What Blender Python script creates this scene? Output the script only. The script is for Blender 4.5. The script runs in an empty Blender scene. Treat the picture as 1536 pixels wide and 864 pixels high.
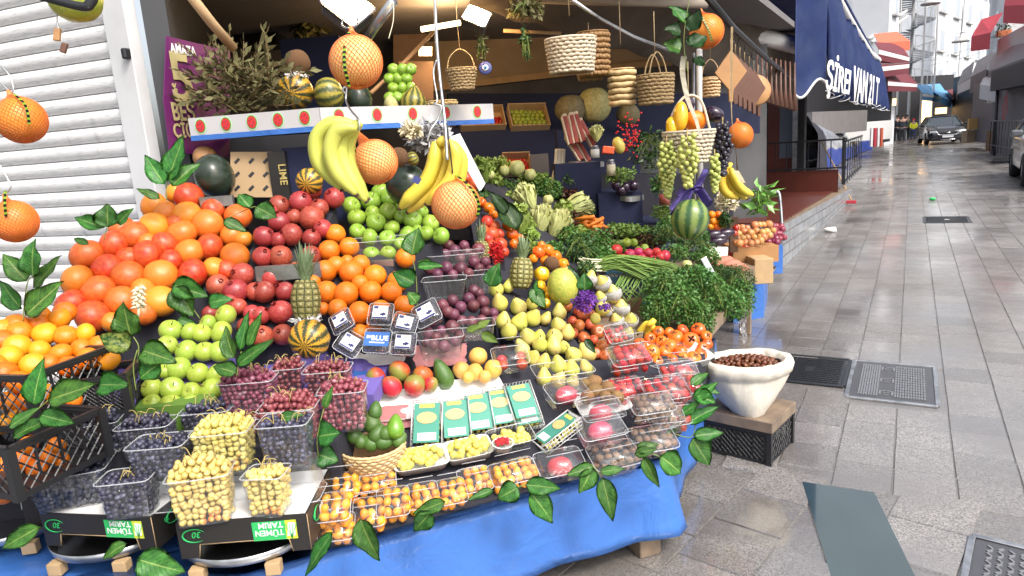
import bpy, bmesh, math, random
from mathutils import Vector, Matrix, noise
random.seed(7)
PI=math.pi
sc=bpy.context.scene
col=sc.collection
# ------------------------------------------------------------------ camera (24 mm lens, slightly rolled, looking down 11.7 deg)
F=1024.0; CH=1.45
_r=math.radians(4); _vp=Vector((601.,-254.,F))
_th=math.atan((-math.sin(_r)*_vp.x-math.cos(_r)*_vp.y)/F)
_U=Vector((-math.sin(_r)*math.cos(_th),-math.cos(_r)*math.cos(_th),-math.sin(_th)))
_Y=_vp.normalized(); _X=_Y.cross(_U)
if _X.x<0: _X=-_X
CM=Matrix((_X,_Y,_U))           # camera axes (x right, y down, z forward) -> world
CAM=Vector((0,0,CH))
cd=bpy.data.cameras.new('camera'); co=bpy.data.objects.new('camera',cd); col.objects.link(co)
cd.lens=24; cd.sensor_width=36; cd.clip_start=.05; cd.clip_end=2000
m3=CM@Matrix(((1,0,0),(0,-1,0),(0,0,-1)))
co.matrix_world=Matrix.Translation(CAM)@m3.to_4x4()
sc.camera=co
# ------------------------------------------------------------------ world, sun, exposure
SUN_EL=math.radians(50); SUN_AZ=math.radians(112)   # hazy sun high over the right hand side of the street (azimuth from +Y, clockwise)
w=bpy.data.worlds.new('World'); sc.world=w; w.use_nodes=True
nt=w.node_tree; bg=nt.nodes['Background']; bg.inputs[1].default_value=.15
sky=nt.nodes.new('ShaderNodeTexSky'); sky.sky_type='NISHITA'; sky.sun_disc=False
sky.sun_elevation=SUN_EL; sky.sun_rotation=SUN_AZ; sky.dust_density=6.0; sky.air_density=1.0; sky.ozone_density=.8
hs=nt.nodes.new('ShaderNodeHueSaturation'); hs.inputs['Saturation'].default_value=.42; nt.links.new(sky.outputs[0],hs.inputs['Color']); nt.links.new(hs.outputs[0],bg.inputs[0])
sd=bpy.data.lights.new('sun','SUN'); so=bpy.data.objects.new('sun',sd); col.objects.link(so)
sd.energy=1.0; sd.angle=math.radians(10); sd.color=(1,.955,.88)
sv=Vector((math.sin(SUN_AZ)*math.cos(SUN_EL),math.cos(SUN_AZ)*math.cos(SUN_EL),math.sin(SUN_EL)))
so.rotation_euler=(-sv).to_track_quat('-Z','Y').to_euler(); so.location=sv*20
sc.view_settings.view_transform='Standard'; sc.view_settings.look='None'
sc.view_settings.gamma=1; sc.view_settings.exposure=.95
sc.cycles.use_denoising=True
sc.cycles.max_bounces=7; sc.cycles.transparent_max_bounces=24; sc.cycles.diffuse_bounces=3; sc.cycles.glossy_bounces=3
sc.cycles.sample_clamp_indirect=6; sc.cycles.caustics_reflective=False; sc.cycles.caustics_refractive=False
# ------------------------------------------------------------------ measuring from the picture to real places
def ray(px,py): return CM@Vector((px-768,py-432,F))
def D(px,py,dep): return CAM+ray(px,py)*(dep/F)
def G(px,py,z=0.):
    d=ray(px,py); return CAM+d*((z-CH)/d.z)
def onplane(px,py,p,n):
    d=ray(px,py); return CAM+d*((p-CAM).dot(n)/d.dot(n))
def depth(p): return (p-CAM).dot(CM.col[2])
def sz(px,dep): return px*dep/F
CR=(CM.col[0]).copy(); CF=(CM.col[2]).copy(); CUP=-(CM.col[1]).copy()
HR=Vector((CR.x,CR.y,0)).normalized(); HF=Vector((CF.x,CF.y,0)).normalized()
YAW0=math.atan2(HR.y,HR.x)
def affine(a):   # plane through three (px,py,depth): returns depth function
    (x1,y1,d1),(x2,y2,d2),(x3,y3,d3)=a
    M_=Matrix(((x1,y1,1),(x2,y2,1),(x3,y3,1))); v=M_.inverted()@Vector((1/d1,1/d2,1/d3))
    return lambda x,y: 1/(v.x*x+v.y*y+v.z)
# ------------------------------------------------------------------ naming
def tag(o,label=None,cat=None,group=None,kind=None):
    if label: o['label']=label
    if cat: o['category']=cat
    if group: o['group']=group
    if kind: o['kind']=kind
    return o
def link(name,me,parent=None,mw=None):
    o=bpy.data.objects.new(name,me); col.objects.link(o)
    if parent: o.parent=parent
    if mw is not None: o.matrix_basis=mw
    return o
def empty(name,loc=(0,0,0),rot=None,label=None,cat=None,group=None):
    o=bpy.data.objects.new(name,None); col.objects.link(o); o.empty_display_size=.05
    m=Matrix.Translation(Vector(loc))
    if rot is not None: m=m@rot.to_4x4()
    o.matrix_basis=m
    return tag(o,label,cat,group)
ORD='first second third fourth fifth sixth seventh eighth ninth tenth eleventh twelfth thirteenth fourteenth fifteenth sixteenth seventeenth eighteenth nineteenth twentieth'.split()
ORD+=['%dth'%i for i in range(21,90)]
# ------------------------------------------------------------------ materials
MAT={}
class N:
    def __init__(s,name):
        s.m=bpy.data.materials.new(name); s.m.use_nodes=True; s.t=s.m.node_tree; s.b=s.t.nodes['Principled BSDF']; MAT[name]=s.m
        s._tc=None
    def n(s,k,**kw):
        x=s.t.nodes.new('ShaderNode'+k)
        for a,v in kw.items(): setattr(x,a,v)
        return x
    def l(s,a,b): s.t.links.new(a,b)
    def set(s,sock,v):
        if hasattr(v,'links') or isinstance(v,bpy.types.NodeSocket): s.l(v,sock)
        else:
            if isinstance(v,(tuple,list)) and len(v)==3: v=(*v,1)
            sock.default_value=v
    def tc(s,k='Object'):
        if not s._tc: s._tc=s.n('TexCoord')
        return s._tc.outputs[k]
    def map(s,vec,scale=(1,1,1),rot=(0,0,0),loc=(0,0,0)):
        m=s.n('Mapping'); s.l(vec,m.inputs[0]); m.inputs[3].default_value=scale; m.inputs[2].default_value=rot; m.inputs[1].default_value=loc
        return m.outputs[0]
    def noise(s,scale,detail=3,rough=.55,vec=None,dist=0):
        x=s.n('TexNoise'); x.inputs['Scale'].default_value=scale; x.inputs['Detail'].default_value=detail; x.inputs['Roughness'].default_value=rough; x.inputs['Distortion'].default_value=dist
        s.l(vec or s.tc(),x.inputs['Vector']); return x.outputs[0]
    def vor(s,scale,feature='F1',vec=None,out=0,rnd=1):
        x=s.n('TexVoronoi',feature=feature); x.inputs['Scale'].default_value=scale; x.inputs['Randomness'].default_value=rnd
        s.l(vec or s.tc(),x.inputs['Vector']); return x.outputs[out]
    def wave(s,scale,dist=0,dscale=1,bd='X',vec=None,typ='BANDS',detail=2):
        x=s.n('TexWave',wave_type=typ)
        if typ=='BANDS': x.bands_direction=bd
        x.inputs['Scale'].default_value=scale; x.inputs['Distortion'].default_value=dist; x.inputs['Detail Scale'].default_value=dscale; x.inputs['Detail'].default_value=detail
        s.l(vec or s.tc(),x.inputs['Vector']); return x.outputs[1]
    def ramp(s,f,pts,interp='LINEAR'):
        x=s.n('ValToRGB'); r=x.color_ramp; r.interpolation=interp
        while len(r.elements)<len(pts): r.elements.new(.5)
        for e,(p,c) in zip(r.elements,pts):
            e.position=p
            e.color=(*c,1) if isinstance(c,tuple) else (c,c,c,1)
        s.l(f,x.inputs[0]); return x.outputs[0]
    def mix(s,f,a,b,mode='MIX'):
        x=s.n('Mix',data_type='RGBA',blend_type=mode); s.set(x.inputs[0],f); s.set(x.inputs[6],a); s.set(x.inputs[7],b); return x.outputs[2]
    def math(s,op,a,b=0.):
        x=s.n('Math',operation=op); s.set(x.inputs[0],a); s.set(x.inputs[1],b); return x.outputs[0]
    def rnd(s): return s.n('ObjectInfo').outputs['Random']
    def hsv(s,c,h=.5,sat=1.,v=1.):
        x=s.n('HueSaturation'); s.set(x.inputs['Hue'],h); s.set(x.inputs['Saturation'],sat); s.set(x.inputs['Value'],v); s.set(x.inputs['Color'],c); return x.outputs[0]
    def maprange(s,f,a,b,c=0.,d=1.):
        x=s.n('MapRange'); s.l(f,x.inputs[0]); x.inputs[1].default_value=c; x.inputs[2].default_value=d; x.inputs[3].default_value=a; x.inputs[4].default_value=b; return x.outputs[0]
    def vary(s,c,hue=.02,val=.15):
        r=s.rnd(); r2=s.math('FRACT',s.math('MULTIPLY',r,7.31))
        return s.hsv(c,s.maprange(r,.5-hue,.5+hue),1.,s.maprange(r2,1-val,1+val))
    def fin(s,color=None,rough=.5,metal=0.,bump=None,bs=.3,bd=.005,coat=0.,spec=None,sub=0.,alpha=None,trans=0.,emit=None,es=0.):
        b=s.b.inputs
        if color is not None: s.set(b['Base Color'],color)
        s.set(b['Roughness'],rough); s.set(b['Metallic'],metal)
        if bump is not None:
            x=s.n('Bump'); x.inputs['Strength'].default_value=bs; x.inputs['Distance'].default_value=bd; s.l(bump,x.inputs['Height']); s.l(x.outputs[0],b['Normal'])
        if coat: b['Coat Weight'].default_value=coat; b['Coat Roughness'].default_value=.12
        if spec is not None: b['Specular IOR Level'].default_value=spec
        if sub: b['Subsurface Weight'].default_value=sub; b['Subsurface Radius'].default_value=(.01,.006,.003)
        if alpha is not None: s.set(b['Alpha'],alpha)
        if trans: b['Transmission Weight'].default_value=trans
        if emit is not None: s.set(b['Emission Color'],emit); b['Emission Strength'].default_value=es
        return s.m
def plain(name,c,rough=.6,metal=0.,var=.12,ns=6,bump=.15,bd=.002,rnd=0.,coat=0.,dirt=None):
    n=N(name); f=n.noise(ns,5); c0=tuple(x*(1-var) for x in c); c1=tuple(min(1,x*(1+var)) for x in c)
    k=n.mix(f,c0,c1)
    if dirt: k=n.mix(n.ramp(n.noise(ns*.6,6),[(.45,0.),(.7,1.)]),k,dirt)
    if rnd: k=n.vary(k,rnd*.1,rnd)
    return n.fin(k,rough,metal,n.noise(ns*8,3) if bump else None,bump,bd,coat)
def skin(name,c1,c2,ns=9,rough=.32,pore=90,pb=.12,hue=.012,val=.14,spot=None,spotn=40,spotth=.62,c3=None,coat=.0,grad=None):
    n=N(name); k=n.mix(n.ramp(n.noise(ns,3,.5,dist=.4),[(.35,0.),(.65,1.)]),c1,c2)
    if grad:                                             # ripening flush on one side of each fruit
        g=n.n('SeparateXYZ'); n.l(n.tc(),g.inputs[0]); q=n.math('ADD',n.math('MULTIPLY',g.outputs[0],.8),n.noise(3,3))
        k=n.mix(n.ramp(q,[(.3,0.),(1.,1.)]),k,grad)
    if c3: k=n.mix(n.ramp(n.rnd(),[(.3,0.),(.9,1.)]),k,c3)
    if spot: k=n.mix(n.ramp(n.noise(spotn,6,.7),[(spotth,0.),(spotth+.05,1.)]),k,spot)
    k=n.vary(k,hue,val)
    return n.fin(k,n.maprange(n.noise(30,3),rough-.06,rough+.12),0,n.vor(pore) if pb else None,pb,.0008,coat,sub=0)
skin('grapefruit_skin',(.58,.12,.02),(.5,.055,.012),3,.3,260,.2,.012,.14,c3=(.74,.24,.025),spot=(.35,.12,.04),spotth=.72)
skin('orange_skin',(.8,.22,.01),(.74,.16,.008),6,.34,330,.25,.006,.1)
skin('clementine_skin',(.78,.22,.008),(.72,.15,.005),6,.3,380,.25,.01,.1,c3=(.82,.3,.012))
skin('green_apple_skin',(.26,.38,.04),(.36,.44,.07),7,.24,300,.05,.01,.1,spot=(.5,.6,.2),spotn=160,spotth=.66)
skin('back_apple_skin',(.2,.36,.035),(.3,.44,.06),7,.2,300,.05,.01,.1)
skin('pomegranate_skin',(.3,.03,.03),(.42,.085,.05),7,.3,200,.1,.012,.25,spot=(.5,.28,.14),spotn=30,spotth=.66)
skin('red_apple_skin',(.5,.05,.03),(.62,.2,.06),9,.22,200,.04,.015,.2,spot=(.8,.6,.2),spotn=120,spotth=.68)
skin('nectarine_skin',(.42,.03,.02),(.58,.1,.03),9,.35,200,.04,.015,.2)
skin('pear_skin',(.5,.5,.08),(.58,.54,.12),8,.36,260,.08,.012,.1,spot=(.35,.3,.08),spotn=70,spotth=.7,grad=(.64,.5,.16))
skin('plum_skin',(.075,.02,.035),(.17,.04,.06),9,.42,200,.04,.03,.35,spot=(.3,.25,.33),spotn=18,spotth=.6)
skin('persimmon_skin',(.85,.17,.012),(.8,.12,.01),6,.22,200,.04,.01,.1,coat=.2)
skin('mango_skin',(.3,.28,.05),(.22,.24,.05),8,.33,200,.05,.02,.1,spot=(.1,.05,.02),spotn=90,spotth=.7,grad=(.6,.07,.03))
skin('avocado_skin',(.05,.12,.02),(.09,.17,.035),8,.33,260,.3,.01,.2,spot=(.14,.2,.06),spotn=120,spotth=.6)
skin('bright_avocado_skin',(.13,.3,.02),(.2,.36,.03),8,.22,160,.2,.01,.1,coat=.3)
skin('loquat_skin',(.75,.42,.07),(.78,.5,.14),8,.45,200,.1,.02,.1,spot=(.3,.15,.05),spotn=40,spotth=.66)
skin('quince_skin',(.6,.5,.08),(.68,.6,.16),12,.4,200,.1,.01,.1,spot=(.3,.2,.06),spotn=90,spotth=.72)
skin('kumquat_skin',(.95,.4,.02),(.92,.32,.015),30,.26,600,.2,.01,.12)
skin('kiwi_skin',(.19,.1,.035),(.26,.15,.06),12,.75,500,.5,.01,.15)
skin('strawberry_skin',(.5,.008,.006),(.6,.02,.01),40,.25,330,.7,.01,.15)
skin('raspberry_skin',(.6,.02,.03),(.7,.05,.06),40,.35,500,.8,.01,.1)
skin('tomato_skin',(.62,.07,.012),(.68,.12,.02),6,.16,100,.02,.02,.15,coat=.3)
skin('cherry_tomato_skin',(.5,.02,.012),(.55,.04,.015),6,.2,100,.02,.01,.25,coat=.3)
skin('onion_skin',(.5,.2,.06),(.62,.3,.11),6,.3,100,.05,.02,.2)
skin('red_onion_skin',(.19,.02,.05),(.28,.04,.07),6,.25,100,.03,.02,.2)
skin('radish_skin',(.45,.02,.06),(.6,.05,.1),6,.25,100,.03,.02,.15)
skin('lime_skin',(.28,.36,.04),(.4,.44,.06),6,.3,200,.1,.02,.15)
skin('chestnut_skin',(.1,.03,.015),(.16,.05,.02),12,.3,100,.03,.01,.25)
skin('mushroom_skin',(.15,.08,.045),(.26,.16,.1),12,.7,100,.1,.01,.2)
skin('walnut_skin',(.4,.27,.13),(.5,.36,.2),12,.7,100,.4,.01,.15)
skin('dragonfruit_skin',(.5,.015,.07),(.55,.06,.08),5,.4,60,.3,.01,.1,spot=(.55,.5,.15),spotn=30,spotth=.62)
skin('melon_skin',(.33,.3,.12),(.5,.44,.2),6,.6,120,.3,.01,.15)
skin('grey_melon_skin',(.2,.17,.09),(.3,.25,.14),6,.6,120,.3,.01,.15)
skin('papaya_skin',(.5,.46,.09),(.28,.36,.05),6,.38,100,.05,.01,.1,spot=(.7,.5,.08),spotn=7,spotth=.6)
skin('cucumber_skin',(.09,.16,.03),(.16,.26,.05),20,.3,100,.2,.01,.1)
skin('pepper_orange',(.85,.22,.01),(.8,.16,.01),5,.16,50,.0,.02,.15,coat=.3)
skin('pepper_yellow',(.85,.5,.02),(.8,.42,.02),5,.18,50,.0,.01,.1,coat=.3)
skin('aubergine_skin',(.02,.008,.025),(.03,.01,.03),5,.15,50,.0,.01,.1,coat=.4)
skin('pomelo_skin',(.9,.62,.24),(.88,.52,.17),5,.4,160,.3,.01,.06)
skin('banana_skin',(.78,.56,.05),(.74,.6,.08),1.2,.4,60,.03,.01,.05,spot=(.3,.18,.04),spotn=45,spotth=.7)
skin('green_banana_skin',(.62,.6,.1),(.52,.57,.11),3,.42,60,.03,.01,.05,spot=(.3,.22,.05),spotn=55,spotth=.71)
skin('black_grape',(.018,.018,.035),(.05,.05,.09),45,.38,50,.0,.02,.2,spot=(.17,.18,.26),spotn=30,spotth=.57)
skin('red_grape',(.17,.025,.045),(.3,.08,.11),45,.34,50,.0,.02,.2,spot=(.42,.25,.3),spotn=30,spotth=.58)
skin('white_grape',(.6,.46,.12),(.68,.57,.2),30,.38,50,.0,.02,.1,spot=(.68,.28,.06),spotn=9,spotth=.56)
skin('green_grape',(.36,.4,.09),(.46,.48,.14),30,.28,50,.0,.01,.1)
skin('shiny_black_grape',(.012,.012,.02),(.03,.025,.04),30,.18,50,.0,.01,.1)
plain('stem_brown',(.16,.1,.045),.8); plain('stem_green',(.18,.24,.05),.6); plain('calyx_brown',(.13,.08,.04),.8); plain('calyx_green',(.1,.2,.03),.6)
plain('blossom_dark',(.06,.03,.02),.8)
plain('coconut_husk',(.16,.08,.035),.95,ns=40,bump=.9,bd=.004,var=.4)
plain('wood_light',(.5,.34,.18),.7,ns=14,var=.2); plain('wood_dark',(.16,.09,.05),.6,ns=12,var=.3); plain('wood_wet',(.26,.19,.13),.5,ns=12,var=.3,dirt=(.12,.09,.07))
plain('wood_red',(.11,.028,.018),.35,ns=8,var=.2)
plain('white_plastic',(.82,.82,.8),.4,var=.03); plain('white_card',(.8,.8,.79),.7,var=.03); plain('kraft_card',(.42,.29,.16),.85,var=.08)
plain('black_plastic',(.015,.015,.017),.42,var=.2); plain('blue_crate_plastic',(.03,.09,.13),.45,var=.2)
plain('dark_metal',(.03,.032,.035),.4,.4,var=.2); plain('galvanised',(.55,.56,.57),.3,.9,var=.15,ns=20,dirt=(.3,.31,.33)); plain('steel_wire',(.5,.5,.5),.28,1.,var=.1)
plain('black_card',(.018,.016,.015),.5,var=.25,bump=.1); plain('green_ink',(.03,.45,.12),.6,var=.02,bump=0); plain('lime_ink',(.55,.65,.05),.6,bump=0); plain('white_ink',(.85,.85,.83),.6,var=.02,bump=0)
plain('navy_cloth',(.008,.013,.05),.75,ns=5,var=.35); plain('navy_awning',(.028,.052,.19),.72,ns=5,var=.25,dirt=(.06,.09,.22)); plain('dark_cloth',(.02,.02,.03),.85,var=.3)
plain('pink_paper',(.72,.33,.33),.8,var=.08); plain('purple_paper',(.16,.12,.42),.75,var=.15); plain('violet_flower',(.14,.03,.3),.6,var=.3,ns=60)
plain('white_foam',(.8,.79,.76),.7,var=.06,ns=60,bump=.7,bd=.003); plain('straw',(.55,.42,.2),.8,var=.2,ns=30); plain('raffia',(.7,.62,.42),.8,var=.1)
plain('ribbon_cream',(.68,.63,.5),.6,var=.08); plain('rope',(.4,.3,.17),.9,var=.2,ns=60); plain('red_petal',(.6,.015,.02),.5,var=.3); plain('red_ink',(.6,.03,.03),.6,bump=0)
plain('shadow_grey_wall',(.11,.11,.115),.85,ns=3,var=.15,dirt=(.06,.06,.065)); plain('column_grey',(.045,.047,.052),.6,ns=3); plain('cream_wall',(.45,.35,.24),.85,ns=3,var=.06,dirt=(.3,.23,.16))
plain('canvas_cream',(.33,.28,.23),.85,ns=2,var=.12,dirt=(.2,.17,.14)); plain('canvas_grey',(.17,.16,.16),.85,ns=3,var=.2)
plain('shutter_frame',(.66,.67,.68),.45,.0,var=.04,ns=3,dirt=(.54,.54,.54))
plain('gold_ink',(.5,.4,.14),.5,bump=0); plain('poster_purple',(.13,.012,.11),.5,var=.08,bump=0); plain('poster_cream',(.5,.42,.2),.6,bump=0)
plain('teal_print',(.06,.27,.2),.5,var=.06,bump=0); plain('yellow_ink',(.75,.6,.1),.6,bump=0); plain('print_photo',(.7,.45,.18),.5,var=.35,ns=60,bump=0); plain('navy_ink',(.03,.04,.16),.5,bump=0); plain('blue_ink',(.03,.14,.45),.5,bump=0); plain('pale_green_ink',(.45,.68,.42),.5,bump=0)
plain('grape_stem',(.42,.33,.12),.8)
plain('pastrami_red',(.3,.04,.025),.5,ns=20,var=.4); plain('pastrami_fat',(.6,.5,.36),.5)
plain('turned_wood',(.42,.22,.09),.5,ns=14,var=.25); plain('dark_turned_wood',(.13,.06,.04),.5,ns=14,var=.25)
plain('lettuce_leaf',(.2,.3,.05),.55,ns=16,var=.35,rnd=.15); plain('lettuce_pale',(.5,.52,.2),.5,ns=16,var=.25,rnd=.1); plain('red_lettuce',(.09,.03,.02),.55,ns=16,var=.4)
plain('herb_leaf',(.065,.17,.03),.5,ns=20,var=.4,rnd=.1); plain('herb_dark',(.035,.095,.02),.5,ns=20,var=.4,rnd=.1); plain('chive_green',(.16,.27,.05),.5,ns=16,var=.3); plain('chive_white',(.65,.66,.45),.5)
plain('dry_bay_leaf',(.13,.12,.045),.75,ns=30,var=.4); plain('carrot_skin',(.7,.2,.02),.5,ns=20); plain('sweet_potato_skin',(.45,.16,.1),.6,ns=20,var=.2); plain('leek_white',(.75,.74,.6),.45)
plain('concrete_light',(.45,.45,.44),.8,ns=4,var=.12)
# clear plastic: a thin see-through skin with a gloss
def clearmat(name,dens=.1,tint=(.93,.95,.97),rough=.06,rib=True):
    n=N(name); t=n.t; out=t.nodes['Material Output']
    tr=n.n('BsdfTransparent'); tr.inputs[0].default_value=(*[1-(1-c)*.25 for c in tint],1)
    gl=n.n('BsdfGlossy'); gl.inputs[1].default_value=rough; gl.inputs[0].default_value=(1,1,1,1)
    df=n.n('BsdfDiffuse'); df.inputs[0].default_value=(.75,.77,.8,1)
    lw=n.n('LayerWeight'); lw.inputs[0].default_value=.32
    bp=n.n('Bump'); bp.inputs['Strength'].default_value=.25; bp.inputs['Distance'].default_value=.003; n.l(n.noise(28,3,vec=n.tc()),bp.inputs['Height'])
    n.l(bp.outputs[0],gl.inputs['Normal']); n.l(bp.outputs[0],lw.inputs['Normal'])
    a=n.n('MixShader'); a.inputs[0].default_value=dens; n.l(tr.outputs[0],a.inputs[1]); n.l(df.outputs[0],a.inputs[2])
    b=n.n('MixShader'); n.l(n.maprange(lw.outputs['Facing'],.02,.42),b.inputs[0]); n.l(a.outputs[0],b.inputs[1]); n.l(gl.outputs[0],b.inputs[2])
    n.l(b.outputs[0],out.inputs[0]); return n.m
clearmat('clear_plastic',.03); clearmat('clear_rim',.35,rough=.15); clearmat('milky_plastic',.25,rough=.2); clearmat('plastic_film',.25,(.7,.72,.75),.12); clearmat('window_glass',.15,(.4,.42,.45),.04)
# special skins
n=N('leaf_variegated'); uv=n.tc('UV'); sp=n.n('SeparateXYZ'); n.l(uv,sp.inputs[0])
v=n.math('ABSOLUTE',n.math('SUBTRACT',sp.outputs[1],.5)); lat=n.math('SINE',n.math('MULTIPLY',n.math('SUBTRACT',sp.outputs[0],n.math('MULTIPLY',v,.55)),62.))
mid=n.ramp(v,[(.0,1.),(.035,0.)]); lt=n.math('MULTIPLY',n.ramp(lat,[(.86,0.),(1.,1.)]),.4)
base=n.mix(n.ramp(n.noise(45,4,.6),[(.4,0.),(.62,1.)]),(.045,.18,.035),(.1,.32,.055)); base=n.mix(lt,base,(.28,.48,.1)); base=n.mix(mid,base,(.42,.56,.16))
n.fin(n.vary(base,.02,.25),.36,0,lat,.25,.001)
n=N('leaf_pale'); base=n.mix(n.ramp(n.noise(70,5,.65),[(.42,0.),(.58,1.)]),(.03,.11,.02),(.36,.42,.1)); n.fin(base,.36)
n=N('leaf_dark'); n.fin(n.vary(n.mix(n.noise(20),(.02,.07,.018),(.045,.12,.03)),.02,.2),.4)
def stripes(name,ca,cb,k,dist,rough=.35,edge=.5,sharp=.08,noisy=.0):
    n=N(name); s=n.n('SeparateXYZ'); n.l(n.tc(),s.inputs[0]); an=n.math('ARCTAN2',s.outputs[1],s.outputs[0])
    an=n.math('ADD',an,n.math('MULTIPLY',n.math('SUBTRACT',n.noise(dist,5,.65),.5),.9))
    w=n.math('MULTIPLY',n.math('ADD',n.math('SINE',n.math('MULTIPLY',an,float(k))),1.),.5)
    if noisy: w=n.math('ADD',w,n.math('MULTIPLY',n.math('SUBTRACT',n.noise(60,5,.7),.5),noisy))
    n.fin(n.mix(n.ramp(w,[(edge-sharp,0.),(edge+sharp,1.)]),ca,cb),rough); return n.m
stripes('watermelon_skin',(.2,.27,.07),(.03,.09,.03),9,22,.25,.55,.14,.35)
stripes('dark_melon_skin',(.02,.03,.02),(.028,.042,.028),9,22,.25)
stripes('squash_skin',(.65,.34,.03),(.035,.05,.02),11,20,.3,.45,.05,.9)
stripes('green_squash_skin',(.36,.3,.05),(.05,.07,.025),11,20,.35,.45,.08,.9)
n=N('pineapple_skin'); a=n.vor(1.,'DISTANCE_TO_EDGE',vec=n.map(n.tc('UV'),(11,8,1)),rnd=.15); b=n.vor(1.,'F1',vec=n.map(n.tc('UV'),(11,8,1)),rnd=.15)
k=n.mix(n.ramp(a,[(.03,0.),(.12,1.)]),(.04,.04,.012),(.26,.24,.07)); k=n.mix(n.ramp(b,[(.12,1.),(.2,0.)]),k,(.6,.5,.3)); n.fin(k,.55,0,a,1.,.01)
n=N('pineapple_leaf'); n.fin(n.mix(n.noise(30),(.16,.24,.12),(.28,.36,.2)),.45)
n=N('net_thread'); n.fin((.82,.22,.06),.5)
n=N('tag_print'); k=n.mix(n.ramp(n.wave(22,bd='Z'),[(.55,0.),(.6,1.)]),(.01,.015,.01),(.35,.6,.05)); n.fin(k,.35)
n=N('wicker'); a=n.wave(70,.4,2,'Z'); b=n.wave(45,.3,2,'X'); n.fin(n.mix(a,(.28,.17,.07),(.62,.46,.24)),.65,0,a,.8,.004)
n=N('white_wicker'); a=n.wave(60,.4,2,'Z'); n.fin(n.mix(n.noise(30),(.5,.42,.3),(.72,.64,.5)),.6)
n=N('pale_wicker'); n.fin(n.vary(n.mix(n.noise(40),(.55,.36,.17),(.75,.55,.3)),.01,.1),.6)
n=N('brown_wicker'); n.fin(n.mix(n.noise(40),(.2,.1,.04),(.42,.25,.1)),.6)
n=N('sack_cloth'); n.fin(n.mix(n.noise(12,5),(.56,.52,.44),(.68,.64,.56)),.85,0,n.noise(11,4,.55,dist=1.5),.35,.015)
n=N('blue_oilcloth'); f=n.noise(3,5); n.fin(n.mix(f,(.032,.115,.42),(.06,.19,.54)),n.maprange(n.noise(7,4),.2,.45),0,n.noise(6,4,dist=.6),.6,.03)
def lamp(name,c,s): n=N(name); n.fin((0,0,0),1,emit=c,es=s)
lamp('lit_lamp',(1,.72,.3),2.6); lamp('lit_tube',(1,.72,.4),3); lamp('shop_lit',(1,.6,.25),2.2)
# ------------------------------------------------------------------ mesh building
def fin(bm,name,mats,smooth=True):
    me=bpy.data.meshes.new(name); bm.normal_update(); bm.to_mesh(me); bm.free()
    for m in (mats if isinstance(mats,(list,tuple)) else [mats]): me.materials.append(MAT[m])
    if smooth: me.polygons.foreach_set('use_smooth',[True]*len(me.polygons))
    return me
def bev(bm,w,seg=1):
    bmesh.ops.bevel(bm,geom=list(bm.edges),offset=w,segments=seg,affect='EDGES',profile=.6,clamp_overlap=True)
def box(bm,c,s,rot=None,mi=0):
    r=bmesh.ops.create_cube(bm,size=1); M_=Matrix.Translation(Vector(c))@(rot.to_4x4() if rot is not None else Matrix())@Matrix.Diagonal((*s,1))
    bmesh.ops.transform(bm,matrix=M_,verts=r['verts'])
    for f in {f for v in r['verts'] for f in v.link_faces}: f.material_index=mi
    return r['verts']
def boxme(name,s,mat,b=.004,c=(0,0,0)):
    bm=bmesh.new(); box(bm,c,s)
    if b: bev(bm,b,2)
    return fin(bm,name,mat,False)
def prism(bm,pts,dz=None,vec=None,mi=0):
    """closed solid: polygon pts (Vectors) extruded by vec"""
    a=[bm.verts.new(p) for p in pts]; b=[bm.verts.new(Vector(p)+vec) for p in pts]; n_=len(pts); fs=[]
    fs.append(bm.faces.new(a)); fs.append(bm.faces.new(list(reversed(b))))
    for i in range(n_): fs.append(bm.faces.new((a[i],b[i],b[(i+1)%n_],a[(i+1)%n_])))
    for f in fs: f.material_index=mi
    bmesh.ops.recalc_face_normals(bm,faces=fs)
def tube(bm,pts,r,seg=8,mi=0,flat=1.0,closed=False,nrm=None):
    """tube through pts, radius number or list"""
    P=[Vector(p) for p in pts]; n_=len(P); rings=[]
    up=nrm or Vector((0,0,1))
    for i,p in enumerate(P):
        t=((P[min(i+1,n_-1)]-P[max(i-1,0)]) if not closed else (P[(i+1)%n_]-P[i-1]))
        if t.length<1e-9: t=Vector((0,0,1))
        t.normalize(); a=up.cross(t)
        if a.length<.05: a=Vector((1,0,0)).cross(t)
        if i and rings: 
            a=pa-t*pa.dot(t)
            if a.length<1e-6: a=up.cross(t)
        a.normalize(); pa=a; b=t.cross(a); rr=r[i] if isinstance(r,(list,tuple)) else r
        rings.append([bm.verts.new(p+(a*math.cos(2*PI*k/seg)+b*math.sin(2*PI*k/seg)*flat)*rr) for k in range(seg)])
    L=n_ if closed else n_-1
    for i in range(L):
        A=rings[i]; B=rings[(i+1)%n_]
        for k in range(seg):
            f=bm.faces.new((A[k],A[(k+1)%seg],B[(k+1)%seg],B[k])); f.material_index=mi
    if not closed:
        f=bm.faces.new(list(reversed(rings[0]))); f.material_index=mi; f=bm.faces.new(rings[-1]); f.material_index=mi
def smooth_path(pts,k=5):
    P=[Vector(p) for p in pts]; o=[]
    for i in range(len(P)-1):
        a=P[max(i-1,0)];b=P[i];c=P[i+1];d=P[min(i+2,len(P)-1)]
        for j in range(k):
            t=j/k; o.append(.5*((2*b)+(c-a)*t+(2*a-5*b+4*c-d)*t*t+(3*b-a-3*c+d)*t**3))
    o.append(P[-1]); return o
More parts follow.
